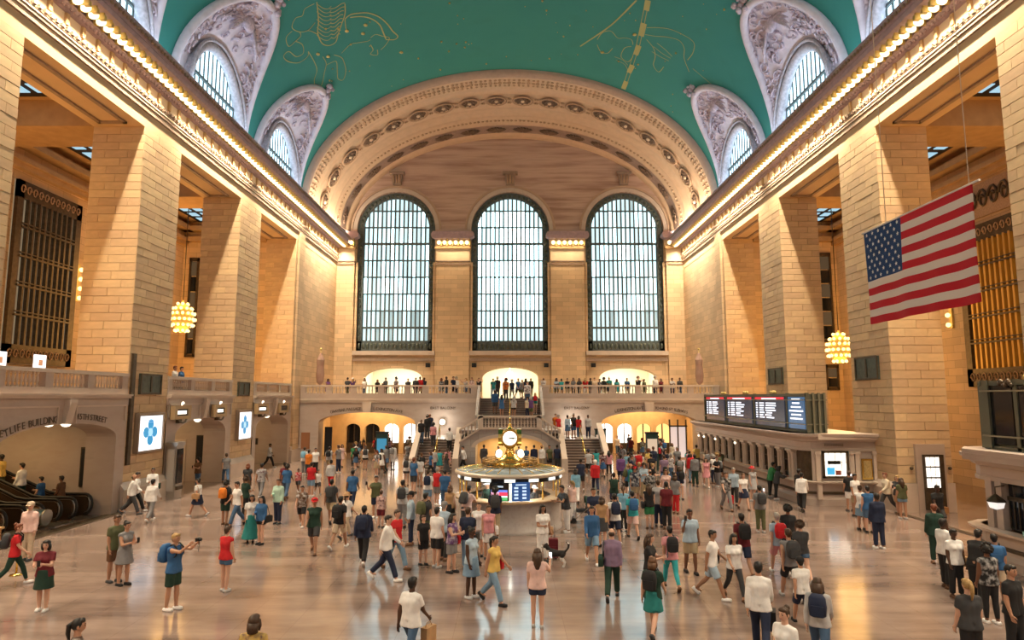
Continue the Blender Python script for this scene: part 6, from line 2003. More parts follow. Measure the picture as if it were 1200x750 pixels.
def hair_mesh(style):
    mb = MB()
    if style == 'short':
        mb.sphere((0, .022, .030), .1, 14, 10, (.86, .96, 1.0)); mb.sphere((0, -.040, .076), .060, 10, 7, (1.22, .92, .72)); mb.sphere((0, .06, -.03), .06, 8, 6, (1.05, .6, 1))
    elif style == 'long':
        mb.sphere((0, .022, .028), .1, 14, 10, (.92, .98, 1.02)); mb.sphere((0, -.040, .078), .062, 10, 7, (1.26, .92, .72)); mb.tube([(0, .05, .02), (0, .085, -.10), (0, .10, -.22), (0, .105, -.33)], [.09, .095, .085, .045], 12)
        for s_ in (-1, 1): mb.tube([(s_ * .07, -.02, .04), (s_ * .088, .0, -.07), (s_ * .085, .03, -.19), (s_ * .07, .05, -.28)], [.03, .034, .034, .015], 8)
    elif style == 'bob':
        mb.sphere((0, .022, .026), .1, 14, 10, (.96, 1.0, 1.03)); mb.sphere((0, -.040, .078), .062, 10, 7, (1.26, .92, .72)); mb.tube([(0, .045, .0), (0, .06, -.09), (0, .055, -.15)], [.095, .098, .085], 12)
        for s_ in (-1, 1): mb.tube([(s_ * .074, -.02, .04), (s_ * .09, .0, -.06), (s_ * .082, .01, -.13)], [.03, .035, .02], 8)
    elif style == 'bun':
        mb.sphere((0, .02, .026), .1, 14, 10, (.88, .97, 1.0)); mb.sphere((0, -.038, .076), .060, 10, 7, (1.22, .9, .72)); mb.sphere((0, .08, .10), .052, 10, 7); mb.sphere((0, .06, -.03), .06, 8, 6, (1.05, .6, 1))
    elif style == 'tail':
        mb.sphere((0, .02, .026), .1, 14, 10, (.88, .97, 1.0)); mb.sphere((0, -.038, .076), .060, 10, 7, (1.22, .9, .72)); mb.tube([(0, .09, .06), (0, .14, .02), (0, .145, -.10), (0, .12, -.24)], [.03, .04, .035, .012], 8)
    elif style == 'curly':
        rr = random.Random(2)
        mb.sphere((0, .025, .03), .115, 12, 9)
        for i in range(40):
            a = rr.uniform(0, 6.28); b = rr.uniform(-.7, 1.3)
            p = Vector((math.cos(a) * math.cos(b) * .11, .03 + math.sin(a) * math.cos(b) * .115, .035 + math.sin(b) * .12))
            if p.y < -.045 and p.z < .07: continue
            mb.sphere(p, .035, 6, 4)
    elif style == 'balding':
        mb.sphere((0, .045, -.005), .09, 12, 8, (.93, .75, .72))
    return mb.mesh('hair')
def hat_mesh(kind):
    mb = MB()
    if kind == 'cap':
        mb.lathe([(.105, .02), (.106, .06), (.09, .105), (.05, .13), (.001, .138)], (0, .012, .01), 16)
        mb.add([(-.075, -.07, .035), (.075, -.07, .035), (.065, -.165, .02), (-.065, -.165, .02), (-.075, -.07, .048), (.075, -.07, .048), (.065, -.165, .03), (-.065, -.165, .03)], [(0, 3, 2, 1), (4, 5, 6, 7), (0, 1, 5, 4), (1, 2, 6, 5), (2, 3, 7, 6), (3, 0, 4, 7)], False)
    else:
        mb.lathe([(.19, .02), (.185, .035), (.105, .045), (.10, .11), (.07, .14), (.001, .145)], (0, .012, .01), 18)
    return mb.mesh('hat')
HAIRM = {k: hair_mesh(k) for k in ('short', 'long', 'bob', 'bun', 'tail', 'curly', 'balding')}
HATM = {k: hat_mesh(k) for k in ('cap', 'brim')}
mb = MB()
vs = []
prof_s = [(-.075, .0, .030), (-.07, .02, .040), (-.01, .045, .043), (.06, .035, .047), (.13, .026, .045), (.17, .018, .030)]   # along -y from heel
rings = []
for (d, h, w) in prof_s:
    rings.append([(-w, -d, -.085), (w, -d, -.085), (w, -d, -.085 + .03), (w * .7, -d, -.085 + .05 + h * .7), (-w * .7, -d, -.085 + .05 + h * .7), (-w, -d, -.085 + .03)])
vs = [p for r in rings for p in r]
fs = [(6 * i + j, 6 * i + (j + 1) % 6, 6 * (i + 1) + (j + 1) % 6, 6 * (i + 1) + j) for i in range(5) for j in range(6)] + [tuple(range(5, -1, -1)), tuple(range(30, 36))]
mb.add(vs, fs, True); SHOE = mb.mesh('shoe')
for me in list(HAIRM.values()) + list(HATM.values()) + [SHOE]: me.materials.append(black)

# carried things, in the wearer's chest / hand space
def bag_meshes():
    B = {}
    mb = MB()
    sec = [(-.20, .10, .055), (-.17, .15, .085), (0, .165, .105), (.15, .15, .09), (.22, .10, .05)]
    vs = []; n = 12
    for (z, w, d) in sec:
        for j in range(n):
            a = 2 * PI * j / n; e = .55
            x = math.copysign(abs(math.cos(a)) ** e, math.cos(a)) * w; y = math.copysign(abs(math.sin(a)) ** e, math.sin(a)) * d
            vs.append((x, .09 + y, z))
    fs = [(i * n + j, i * n + (j + 1) % n, (i + 1) * n + (j + 1) % n, (i + 1) * n + j) for i in range(4) for j in range(n)] + [tuple(range(n - 1, -1, -1)), tuple(range(4 * n, 5 * n))]
    mb.add(vs, fs, True); B['pack'] = mb.mesh('backpack')
    mb = MB(); mb.box(-.11, .11, .175, .225, -.17, .02); B['pocket'] = mb.mesh('front_pocket')
    mb = MB()
    for s_ in (-1, 1): mb.tube([(s_ * .10, .03, .18), (s_ * .105, -.06, .205), (s_ * .11, -.155, .12), (s_ * .125, -.16, -.03), (s_ * .15, -.05, -.15), (s_ * .14, .03, -.17)], .018, 6)
    B['straps'] = mb.mesh('shoulder_strap')
    mb = MB(); mb.prism([(-.16, -.12), (.16, -.12), (.175, .06), (.15, .12), (-.15, .12), (-.175, .06)], 0, -.06, .06); B['shoulder'] = mb.mesh('bag_body')
    mb = MB(); mb.tube([(0, -.13, .10), (-.02, -.05, .36), (-.03, .0, .48), (-.02, .06, .36), (0, .13, .10)], .012, 6); B['shoulder_strap'] = mb.mesh('strap')
    mb = MB(); mb.box(-.075, .075, -.16, .16, -.44, -.08); B['paper'] = mb.mesh('bag_body')
    mb = MB(); mb.tube([(0, -.10, -.08), (0, -.06, .0), (0, .06, .0), (0, .10, -.08)], .008, 5); B['paper_handle'] = mb.mesh('handle')
    for me in B.values(): me.materials.append(black)
    return B
BAG = bag_meshes()

def make_phone(loc, rot, label, cat='phone', cam_=False):
    r = empty('camera' if cam_ else 'phone', loc, label, cat)
    r.rotation_euler = rot
    q = MB()
    if cam_:
        q.box(-.06, .06, -.03, .03, -.04, .04); q.tube([(0, -.03, 0), (0, -.10, 0)], .035, 10)
    else:
        q.box(-.037, .037, -.005, .005, -.072, .072)
    o = link('body', q.mesh('body', mats=(black,)), None); o.parent = r
    if not cam_:
        q = MB(); q.box(-.033, .033, .0051, .007, -.066, .066); o = link('screen', q.mesh('screen', mats=(scr_white,)), None); o.parent = r
    else:
        q = MB(); q.tube([(.05, 0, -.03), (.055, .03, -.16), (.05, .0, -.30), (.045, -.02, -.16), (.05, 0, -.03)], .006, 5); o = link('wrist_strap', q.mesh('wrist_strap', mats=(black,)), None); o.parent = r
# ---- the cast: "u v yaw pose | top | bottom | hair | skin | height | carried | hat | where"   (u v = where the feet meet the floor; H = top of the head instead)
CAST = '''
14 686 118 walk|tshirt red|leggings dark green|bun auburn|fair|1.66|backpack charcoal||at the picture edge by the escalators
31 657 8 stand|shirt pale pink|trousers beige|short white|fair|1.76||cap beige|by the brass stanchion
49 716 12 phone|blouse maroon|skirt dark green|bob black|fair|1.62||| drinking, near the escalators
135 683 62 stand|tshirt olive|shorts brown|short brown|olive|1.78||| behind a person in grey, open floor
141 685 66 phone|dress grey||bun black|tan|1.66||| open floor near the poster screens
201 715 78 photo|tank blue|shorts dark green|short blonde|tan|1.76|backpack blue|| photographing on the open floor
H92 725 120 stand|blouse brown print|trousers black|tail black|tan|1.64|||head only, at the bottom near the escalators
H298 721 180 stand|blouse yellow print|trousers black|bob brown|fair|1.64|||head and shoulders only, at the bottom edge
263 693 158 stand|tank red|hotpants denim|short brown|fair|1.64|||alone on the open floor
231 605 -98 walk|tshirt white|skirt navy|bun black|tan|1.62|tote tan||crossing before the second arch
263 615 172 stand|tshirt black|shorts dark green|curly black|olive|1.70|backpack orange||before the second arch
277 616 -40 walk|tshirt white|trousers denim|short black|tan|1.76|||beside a person in teal skirt
286 608 150 idle|tshirt dark green|trousers black|curly brown|olive|1.72|||behind the teal long skirt
293 636 22 stand|blouse white stripe|longskirt teal|bob black|olive|1.62|||arm in arm with denim shirt
305 638 -18 idle|shirt blue|hotpants black|long black|fair|1.62|shoulder black||arm in arm with teal skirt
325 614 -12 idle|shirt mint|trousers navy|short brown|tan|1.76|||facing the viewer, arms folded low
353 617 8 walk|blouse brown print|shorts black|tail black|tan|1.62|||behind a red cap
367 648 8 walk|tank dark green|shorts charcoal|short brown|olive|1.80||cap red|walking ahead of the crowd
387 613 182 walk|tshirt charcoal|shorts khaki|short black|olive|1.78|backpack charcoal||two ahead of the booth
397 643 168 stride|tshirt black|shorts beige|short black|olive|1.76|backpack black||beside a wide-brimmed hat
405 630 150 walk|tshirt white|leggings beige|tail brown|fair|1.62||brim tan|
425 661 182 walk|jacket navy|trousers black|short black|brown|1.78|backpack navy||in front of the booth, escalator side
412 598 178 walk|tshirt blue|trousers navy|short black|brown|1.84|||
305 584 182 walk|tshirt light grey print|trousers grey|short black|olive|1.78|||
335 585 176 walk|tshirt blue|trousers denim|curly black|brown|1.74|||
332 579 170 walk|tshirt maroon|trousers charcoal|bun black|olive|1.66|||
349 576 6 walk|tshirt red print|shorts charcoal|short black|brown|1.25|||
289 582 -170 stand|tshirt charcoal|skirt brown|bob auburn|fair|1.64|||
264 566 -150 walk|tshirt grey|trousers denim|short brown|tan|1.78|||at the foot of the second pier
315 548 90 walk|shirt light grey|trousers black|short black|brown|1.76|shoulder black||inside the third arch
364 582 178 stand|tshirt red|shorts light denim|short black|tan|1.72|||
361 560 176 stand|tshirt orange|trousers charcoal|short black|tan|1.72|||
369 557 20 stand|tshirt white|trousers black|short black|tan|1.74|||
356 556 180 stand|tshirt white|trousers grey|short brown|fair|1.76|backpack sky_blue||
387 575 178 walk|shirt light grey|trousers red|bun black|tan|1.68|||
385 553 180 walk|tshirt light grey|shorts khaki|short black|tan|1.74|backpack black||
372 579 30 walk|tshirt white|shorts charcoal|short black|olive|1.30|||
158 592 100 walk|shirt white|trousers black|short black|tan|1.78|||by the pier with the big screen
153 603 102 stride|shirt white|trousers charcoal|balding black|tan|1.76|||striding by the big-screen pier
177 592 20 idle|shirt white|trousers black|short black|tan|1.76|shoulder dark_green||leaning near the ticket machine
176 611 178 walk|shirt white|trousers grey|short black|tan|1.74|||back turned, by the ticket machine
231 572 -20 phone|tshirt brown|trousers denim|curly black|tan|1.66|||inside the second arch
440 607 0 raise|tshirt olive|shorts navy|tail black|tan|1.72|||holding a white phone up
446 618 178 stand|tshirt pale_pink print|shorts maroon|short brown|fair|1.40|||
452 680 82 stride|shirt white|trousers navy|short black|fair|1.80|shoulder black||striding past the booth with a black bag
463 667 60 walk|tshirt red|trousers light denim|short brown|fair|1.76|||behind a striding white shirt
471 618 180 stand|tshirt light_grey|trousers grey|short black|olive|1.80|backpack charcoal||
483 639 -70 stand|shirt light_blue|trousers navy|short black|tan|1.78||cap black|
496 640 150 stand|tshirt charcoal|shorts olive|short black|tan|1.76|backpack olive||
496 662 32 stand|tshirt black|shorts black|short brown|fair|1.45|||beside a white T-shirt
511 665 152 stand|tshirt white|shorts black|short black|fair|1.74|||in the group by the booth
520 657 150 stand|tshirt light_blue|trousers charcoal|short grey|fair|1.76||cap grey|
530 671 62 phone|tank purple print|shorts grey|long black|fair|1.66|shoulder red||with a red bag in the group by the booth
547 668 172 stand|tshirt navy|trousers light_denim|short brown|fair|1.78|shoulder black||
562 652 4 stand|tank white|shorts light_grey|tail brown|fair|1.66|||
571 655 10 stand|tank pink|shorts white|tail brown|tan|1.64|shoulder white||
552 701 58 stand|tank light_blue|skirt light_denim|bun black|dark|1.72|||beside a yellow top
578 707 56 stride|tank yellow|trousers light_denim|tail black|tan|1.66|shoulder red||carrying a red bag
H482 673 152 walk|tshirt white|leggings denim|short black|dark|1.70|paper tan||with a paper bag, at the bottom edge
630 735 178 raise|blouse pale_pink|hotpants navy|long brown|fair|1.66|||holding a phone up in the middle
636 658 24 idle|blouse white|trousers white|long black|olive|1.70|shoulder tan||with a brown bag and suitcase
664 624 -62 lean|tshirt charcoal stripe|trousers white|short black|olive|1.76|||leaning at the booth counter
671 612 -140 stand|tank pale_pink|trousers white|tail blonde|fair|1.64|||beside a stroller
694 660 2 walk|shirt blue|shorts light_denim|short black|tan|1.76|||walking from the booth toward the viewer
696 632 8 idle|tshirt navy|trousers navy|short brown|tan|1.78|||
706 641 160 stand|tank tan|skirt charcoal|bob brown|fair|1.66|||
721 638 182 walk|tshirt white|shorts navy|short black|olive|1.76|backpack navy||
718 702 168 stride|shirt mauve|trousers dark_green|balding brown|fair|1.76|shoulder dark_green||with a bag across the back
742 631 182 walk|tshirt turquoise|shorts pale_pink|short black|tan|1.72|backpack blue||
731 623 176 stand|tank sky_blue|trousers black|tail brown|fair|1.66|||
764 619 178 stand|tank black|shorts green|long brown|fair|1.68|shoulder black||
771 618 176 stand|tshirt light_grey|trousers navy|short brown|fair|1.78|||
781 620 170 stand|tshirt maroon|trousers black|short black|olive|1.78|||
792 602 150 stand|tshirt grey|trousers red|bob brown|fair|1.66|||
762 708 62 phone|tshirt black|trousers charcoal|long brown|fair|1.66|||behind a teal skirt
766 744 152 walk|tshirt dark_green|skirt teal|bob chestnut|fair|1.64|backpack black||in a teal skirt at the front
787 690 182 walk|tshirt pink|leggings turquoise|short black|tan|1.66|backpack black||in turquoise leggings
810 672 4 ear|tshirt light_blue|shorts khaki|short black|brown|1.80|||phone at ear
836 701 58 stride|tshirt white|shorts light_blue|short black|olive|1.72|shoulder black||carrying a black pouch
861 702 8 walk|blouse white|leggings charcoal|long black|tan|1.64|||with long black hair
872 675 178 walk|tshirt maroon|shorts navy|short black|olive|1.78|backpack black||
H888 655 158 walk|shirt white|trousers navy|short black|tan|1.80|duffel black||carrying a black duffel at the bottom
H919 712 -60 stand|blouse white|trousers black|bun brown|fair|1.64|||with a bun, at the bottom edge
H957 674 152 walk|shirt light_grey|trousers denim|long brown|fair|1.68|backpack navy||with a navy backpack at the bottom
942 733 180 walk|tshirt white|shorts navy|short black|tan|1.50||cap black|child in a numbered white jersey
928 702 180 walk|tank grey|shorts black|short brown|tan|1.76|backpack charcoal||
941 682 176 walk|tshirt charcoal|hotpants denim|curly brown|fair|1.66|||
914 673 178 walk|tshirt light_blue|shorts pink|short grey|fair|1.76|backpack red||with a red backpack
926 661 170 stand|tshirt black|trousers charcoal|curly black|brown|1.72|||
892 624 178 raise|tshirt grey|trousers olive|short black|tan|1.72|backpack charcoal||holding a phone up before the ticket windows
852 598 2 walk|tshirt black print|trousers grey|short brown|fair|1.74|paper red||carrying a red bag
861 591 -20 walk|shirt light_blue|trousers black|short grey|fair|1.76|||
872 597 4 walk|blouse white|skirt navy|tail chestnut|fair|1.66|||
883 587 20 stand|dress light_grey||short white|fair|1.64||brim red|in a red hat by the ticket windows
903 577 88 lean|jacket green|trousers black|short black|olive|1.76|||leaning at the ticket counter
910 579 80 lean|jacket charcoal|trousers black|bob black|tan|1.66|||
941 599 148 walk|shirt white|trousers black|short black|tan|1.74|||
938 590 120 stand|jacket black|trousers charcoal|short black|brown|1.76|||
997 599 178 raise|tshirt black|shorts white|short brown|tan|1.74|||reaching up by the rounded ticket counter
1004 605 20 stand|tshirt white|shorts khaki|short black|olive|1.76|||
1011 621 176 stand|tank white|skirt light_denim|bun brown|tan|1.64|||
1019 624 172 stand|tank blue|shorts denim|short black|fair|1.70|||
1031 643 182 stand|jacket navy|trousers navy|short black|brown|1.80|||in a dark uniform, back turned
1041 588 -90 stride|shirt cream|trousers charcoal|short auburn|fair|1.78|||striding by the poster case
1053 598 -60 phone|tank charcoal|shorts tan|bob blonde|fair|1.66|||
1059 608 178 stand|blouse olive|hotpants light_denim|long brown|tan|1.66|||
1101 624 2 walk|tshirt black|shorts charcoal|short black|dark|1.80|||walking past the lit door
1099 661 165 stand|jacket dark_green|trousers dark_green|short auburn|fair|1.76|||
1110 689 100 stand|tshirt white|trousers black|short black|dark|1.78|||in queue by the near ticket office
H1138 619 118 lean|tshirt black|trousers black|short black|tan|1.78|||leaning at the near ticket counter
1127 702 2 stand|blouse white|trousers black|short black|dark|1.68|shoulder tan||facing the viewer in the queue
1163 731 178 stand|tank black print|leggings black|curly black|brown|1.70|||in a patterned top, back turned
1169 707 150 stand|tshirt blue|shorts beige|short black|tan|1.64|backpack blue||
H1133 679 178 stand|tshirt charcoal|trousers black|tail blonde|fair|1.70|||blond ponytail, at the bottom
H1183 662 22 stand|tshirt black|trousers black|short black|tan|1.78|||at the bottom corner, near ticket office
476 569 180 stand|tshirt white|hotpants charcoal|long brown|fair|1.66|backpack charcoal||
485 571 180 stand|tank grey|hotpants denim|tail brown|fair|1.66|backpack black||
491 570 180 stand|tshirt white|hotpants beige|bob black|tan|1.64|||
508 556 176 walk|shirt light_grey|trousers navy|short brown|fair|1.74|||
516 552 170 walk|dress turquoise||short brown|tan|1.66|||
523 552 178 stand|tank pink|hotpants white|tail brown|fair|1.66|||
543 550 -60 walk|shirt white|trousers black|short black|tan|1.74|||
501 596 178 stand|tshirt white|shorts light_denim|short brown|fair|1.72|backpack navy||
512 592 150 stand|tshirt red|shorts grey|short grey|fair|1.74|||
521 598 178 stand|tshirt blue|trousers denim|short black|tan|1.78|||
527 612 160 stand|tank tan|skirt black|bob chestnut|fair|1.66|||
546 615 150 lean|tshirt pale_pink stripe|shorts charcoal|short black|olive|1.78|backpack charcoal||at the booth counter
580 630 182 stand|tshirt navy stripe|trousers khaki|curly black|brown|1.78|backpack charcoal||in front of the booth screen
675 590 176 walk|shirt sky_blue|trousers white|bob black|fair|1.66|||
681 575 178 walk|tshirt navy|shorts black|short black|brown|1.76|||
690 558 178 walk|tshirt light_grey|shorts black|short black|olive|1.74||cap navy|
699 552 176 walk|tank turquoise|shorts sky_blue|bob black|tan|1.66|||
698 577 178 walk|jacket red|trousers navy|short white|fair|1.74||cap white|in a red jacket
707 559 170 walk|tshirt maroon print|skirt blue|tail brown|fair|1.66|||
714 558 178 walk|blouse pink|leggings black|long black|tan|1.66|||
728 568 176 walk|jacket purple|shorts navy|short black|brown|1.78|||
741 566 178 stand|tshirt charcoal|trousers denim|short black|tan|1.78|backpack grey||
720 600 178 stand|tank dark_green|shorts navy|bun black|fair|1.68|backpack dark_green||
751 561 4 walk|tank white|skirt black|long brown|fair|1.66|||
764 566 178 walk|tshirt black|trousers charcoal|short black|olive|1.76|||
779 571 176 stand|tshirt mauve|shorts navy|short brown|fair|1.78|||
797 570 170 walk|tshirt dark_green|shorts white|short black|tan|1.74|backpack grey||
815 570 178 stand|shirt grey|trousers dark_green|short black|brown|1.78|||in a grey coat by the ticket windows
828 571 -10 walk|dress pink||long brown|fair|1.68|||
817 548 176 walk|tshirt yellow|trousers charcoal|short black|tan|1.74|||
845 560 178 stand|tshirt olive|shorts olive|short brown|tan|1.76|||
567 548 178 idle|jacket charcoal|trousers grey|short black|brown|1.78|||dark coat, before the orange niche
584 549 20 stand|tshirt black|trousers black|bun black|tan|1.66|||
613 549 170 stand|tshirt light_grey|trousers navy|short brown|fair|1.74|||
619 550 -30 stand|tshirt blue|trousers denim|short black|tan|1.66|||
626 548 180 stand|shirt navy|trousers black|short black|fair|1.76|||
634 550 160 stand|shirt white|trousers khaki|short black|tan|1.74||cap tan|
645 552 30 stand|tshirt olive|shorts black|short brown|olive|1.74|||
650 549 170 stand|tshirt navy|trousers charcoal|short black|brown|1.78|||
'''
def parse_cast():
    out = []
    for ln in CAST.strip().splitlines():
        f = [x.strip() for x in ln.split('|')]
        h = f[0].split()
        d = dict(z=0.0, head=False)
        if h[0][0] == 'W':
            continue
        if h[0][0] == 'H':
            d['head'] = True; h[0] = h[0][1:]
        d['u'], d['v'], d['yaw'] = float(h[0]), float(h[1]), float(h[2]); d['pose'] = h[3]
        def item(s):
            p = s.split()
            if not p: return None
            return (p[0], p[1].replace('_', ' ') if len(p) > 2 and p[1] in ('light', 'dark', 'pale', 'sky') and False else ' '.join(p[1:]).replace('_', ' '))
        def split(s):
            p = s.replace('_', ' ').split()
            if not p: return None, None, None
            pat = p.pop() if p[-1] in ('print', 'stripe') else None
            return p[0], ' '.join(p[1:]), pat
        d['top'], d['tc'], d['tp'] = split(f[1]); d['bot'], d['bc'], d['bp'] = split(f[2])
        d['hair'], d['hc'], _ = split(f[3]); d['skin'] = f[4]; d['h'] = float(f[5])
        d['bag'], d['bagc'], _ = split(f[6]); d['hat'], d['hatc'], _ = split(f[7]); d['where'] = f[8] or None
        d['near'] = True
        p = ground(d['u'], d['v'], d['h'] if d['head'] else 0.0); d['loc'] = Vector((p.x, p.y, 0))
        out.append(d)
    return out
def standable(p):
    x, y = p.x, p.y
    if abs(x) < 3.5 and y > 46.0: return False
    if 3.3 < abs(x) < 6.95 and y > 44.5: return False
    if x < -16.55 and y > 20 and not any(h[0] + .4 < y < h[1] - .4 for h in LARCH): return False
    if x > 13.2 and y > 30.7 and x < 17.5: return False
    if x > 16.6 and y > 29.1: return False
    if x > 14.0 and y < 22.2: return False
    if math.hypot(x, y - 26.75) < 2.5: return False
    return True
PEOPLE = parse_cast()
for d in PEOPLE:
    k = 0
    while not standable(d['loc']) and k < 80:
        d['loc'] = d['loc'] * ((d['loc'].y - .1) / d['loc'].y); k += 1
for d in PEOPLE: d['fixed'] = True

rr = random.Random(42)
TC = ['white'] * 6 + ['black'] * 6 + ['navy'] * 4 + ['light grey'] * 3 + ['grey'] * 2 + ['charcoal'] * 3 + ['blue', 'blue', 'sky blue', 'light blue', 'red', 'red', 'maroon', 'pink', 'orange', 'yellow', 'olive', 'green', 'teal', 'purple', 'cream', 'beige', 'pale pink', 'turquoise']
BC = ['black'] * 4 + ['navy'] * 4 + ['denim'] * 4 + ['charcoal'] * 3 + ['light denim', 'khaki', 'khaki', 'beige', 'grey', 'olive', 'white']
def rand_person(loc, yaw, pose=None, where=None, bagp=.3):
    fem = rr.random() < .5
    top = rr.choice(['tank', 'blouse', 'tshirt', 'blouse', 'dress'] if fem else ['tshirt', 'tshirt', 'shirt', 'shirt', 'jacket'])
    bot = None if top == 'dress' else rr.choice(['leggings', 'hotpants', 'skirt', 'trousers', 'shorts'] if fem else ['trousers', 'trousers', 'shorts', 'trousers'])
    d = dict(loc=Vector(loc), yaw=yaw, pose=pose or rr.choice(['stand', 'walk', 'stride', 'idle', 'stand', 'phone']), top=top, tc=rr.choice(TC), tp=rr.choice([None] * 6 + ['print', 'stripe']), bot=bot, bc=rr.choice(BC), bp=None,
             hair=rr.choice(['long', 'bob', 'tail', 'bun', 'long', 'curly'] if fem else ['short', 'short', 'short', 'balding', 'curly']), hc=rr.choice(['black', 'black', 'brown', 'brown', 'chestnut', 'blonde', 'grey', 'auburn']),
             skin=rr.choice(['fair', 'fair', 'tan', 'tan', 'olive', 'brown', 'dark']), h=rr.uniform(1.58, 1.70) if fem else rr.uniform(1.68, 1.84), bag='backpack' if rr.random() < bagp else None,
             bagc=rr.choice(['black', 'charcoal', 'navy', 'grey', 'blue', 'red', 'olive']), hat=None, hatc=None, where=where, near=False)
    if rr.random() < .08: d['hat'], d['hatc'] = 'cap', rr.choice(['black', 'navy', 'red', 'white', 'khaki'])
    PEOPLE.append(d); return d
def free(p, r=.52):
    return all((q['loc'].xy - Vector(p).xy).length > r or abs(q['loc'].z - p[2]) > 1.0 for q in PEOPLE)
OBST = [(-9.0, 47.0, .7), (9.9, 46.5, .7), (7.0, 51.5, .7), (0, 26.75, 2.55)]
def scatter(n, u0, u1, v0, v1, where, ymax=None):
    k = 0; t = 0
    while k < n and t < 900:
        t += 1
        p = ground(rr.uniform(u0, u1), rr.uniform(v0, v1))
        if ymax and p.y > ymax: continue
        if abs(p.x) < 7.2 and p.y > 44.3: continue
        if p.x > 13.2 and p.y > 31: continue
        if abs(p.y - 54.6) < 1.3 and not (EAR[0][0] + .5 < p.x < EAR[0][1] - .5 or EAR[1][0] + .5 < p.x < EAR[1][1] - .5): continue
        if any((p.xy - Vector((a, b))).length < r for a, b, r in OBST) or not free(p): continue
        rand_person(p, rr.choice([0, 180, 180, 180, 90, -90]) + rr.uniform(-40, 40), None, where); k += 1
scatter(16, 396, 490, 534, 562, 'by the far arch, escalator side')
scatter(7, 425, 480, 526, 537, 'inside the far arch, escalator side')
scatter(28, 712, 812, 536, 586, 'in the crowd by the far arch, ticket side')
scatter(8, 716, 795, 524, 538, 'inside the far arch, ticket side')
scatter(5, 826, 868, 545, 572, 'by the ticket windows')
scatter(5, 735, 800, 585, 602, 'in the dense crowd, ticket side of the booth')
scatter(4, 484, 545, 556, 585, 'behind the booth, escalator side')
# far gallery along the rail
GUS = [407, 413, 427, 442, 452, 464, 478, 487, 492, 497, 517, 523, 531, 534.5, 546, 553, 561, 637, 652, 658, 665, 672, 679, 686, 692, 697, 703, 708, 714, 723, 735, 748, 755, 768, 775, 788, 797, 384]
for u in GUS:
    Y = 54.62 + rr.uniform(0, .2) if rr.random() < .75 else 55.6 + rr.uniform(0, .8)
    x = (u - 597.5) / _f * (Y * _c + .5 * _s)
    if not free((x, Y, BZ), .42): Y += .9; x = (u - 597.5) / _f * (Y * _c + .5 * _s)
    if free((x, Y, BZ), .40):
        rand_person((x, Y, BZ), rr.uniform(-50, 50) if rr.random() < .75 else 180, rr.choice(['stand', 'idle', 'phone', 'photo', 'stand']), 'at the far gallery rail', .05)
for (u, Y) in ((578, 56.2), (583, 57.2), (592, 55.2), (600, 56.4), (607, 57.4), (612, 56.0), (616, 55.0), (622, 56.8)):
    rand_person(((u - 597.5) / _f * Y, Y, BZ), rr.choice([0, 180]) + rr.uniform(-25, 25), 'walk' if rr.random() < .5 else 'stand', 'in the middle doorway of the far gallery', .2)
def zu(Y): return 2.72 + max(0, math.floor((Y - 50.1) / .3) + 1) * 2.23 / 13
for (u, Y) in ((593, 53.3), (618, 52.7), (580, 51.5), (588, 51.3), (602, 51.0), (618, 51.1), (627, 51.6), (622, 51.05)):
    rand_person(((u - 597.5) / _f * Y, Y + .12, zu(Y + .12)), 180 if u != 618 else 0, rr.choice(['stand', 'idle', 'phone']), 'on the upper stair flight', .2)
def zl(Y): return min(2.0, max(0, math.floor((Y - 45.3) / .30) + 1) * 2.0 / 12)
for (u, Y, t, tc) in ((494, 47.9, 'tshirt', 'black'), (501, 48.7, 'shirt', 'black'), (508, 47.6, 'tshirt', 'pink'), (527, 47.2, 'shirt', 'white'), (504, 49.8, 'tshirt', 'navy'),
                      (665, 49.5, 'shirt', 'light blue'), (672, 49.7, 'tshirt', 'black'), (678, 49.4, 'tshirt', 'red'), (689, 49.6, 'shirt', 'light grey'), (654, 50.3, 'tshirt', 'red'), (651, 50.8, 'tshirt', 'orange')):
    d = rand_person(((u - 597.5) / _f * (Y * _c - .35 * 0), Y + .12, zl(Y + .12)), 180 if u < 600 else rr.choice([0, 150, 30]), 'stand', 'on the %s stair flight' % ('escalator-side' if u < 600 else 'ticket-side'), .1)
    d['top'], d['tc'], d['tp'] = t, tc, None
    if d['bot'] is None: d['bot'] = 'trousers'
# riders on the first escalator, four people at the gallery rail above the arches, two clerks in the booth
ez = lambda x: (0 if x < 1.5 else (x - 1.5) * math.tan(D(24))) + .03
for (x, t, tc, b, bc) in ((.85, 'tshirt', 'brown', 'trousers', 'charcoal'), (1.7, 'tshirt', 'blue', 'shorts', 'blue'), (2.55, 'shirt', 'white', 'trousers', 'dark green'), (3.45, 'tshirt', 'yellow', 'trousers', 'olive')):
    d = rand_person((-18.0 - x, 28.25, ez(math.floor((x - .3) / .42) * .42 + .3)), -90, 'idle', 'riding the escalator', 0)
    d.update(top=t, tc=tc, tp=None, bot=b, bc=bc, hair='short', hc='black')
for (y, t, tc) in ((33.6, 'tshirt', 'maroon'), (34.9, 'shirt', 'white'), (35.6, 'tshirt', 'blue'), (45.0, 'shirt', 'white')):
    d = rand_person((-17.75, y, BZ), 90, 'stand', 'leaning over the balustrade above the arches', 0); d.update(top=t, tc=tc, tp=None, bot='trousers', hair='short')
for (a, tc) in ((-.75, 'dark green'), (.85, 'charcoal')):
    d = rand_person((1.25 * math.sin(a), BY - 1.15 * math.cos(a), 0), D(0) + math.degrees(a), 'idle', 'inside the information booth', 0); d.update(top='shirt', tc=tc, tp=None, bot='trousers', bc='black')

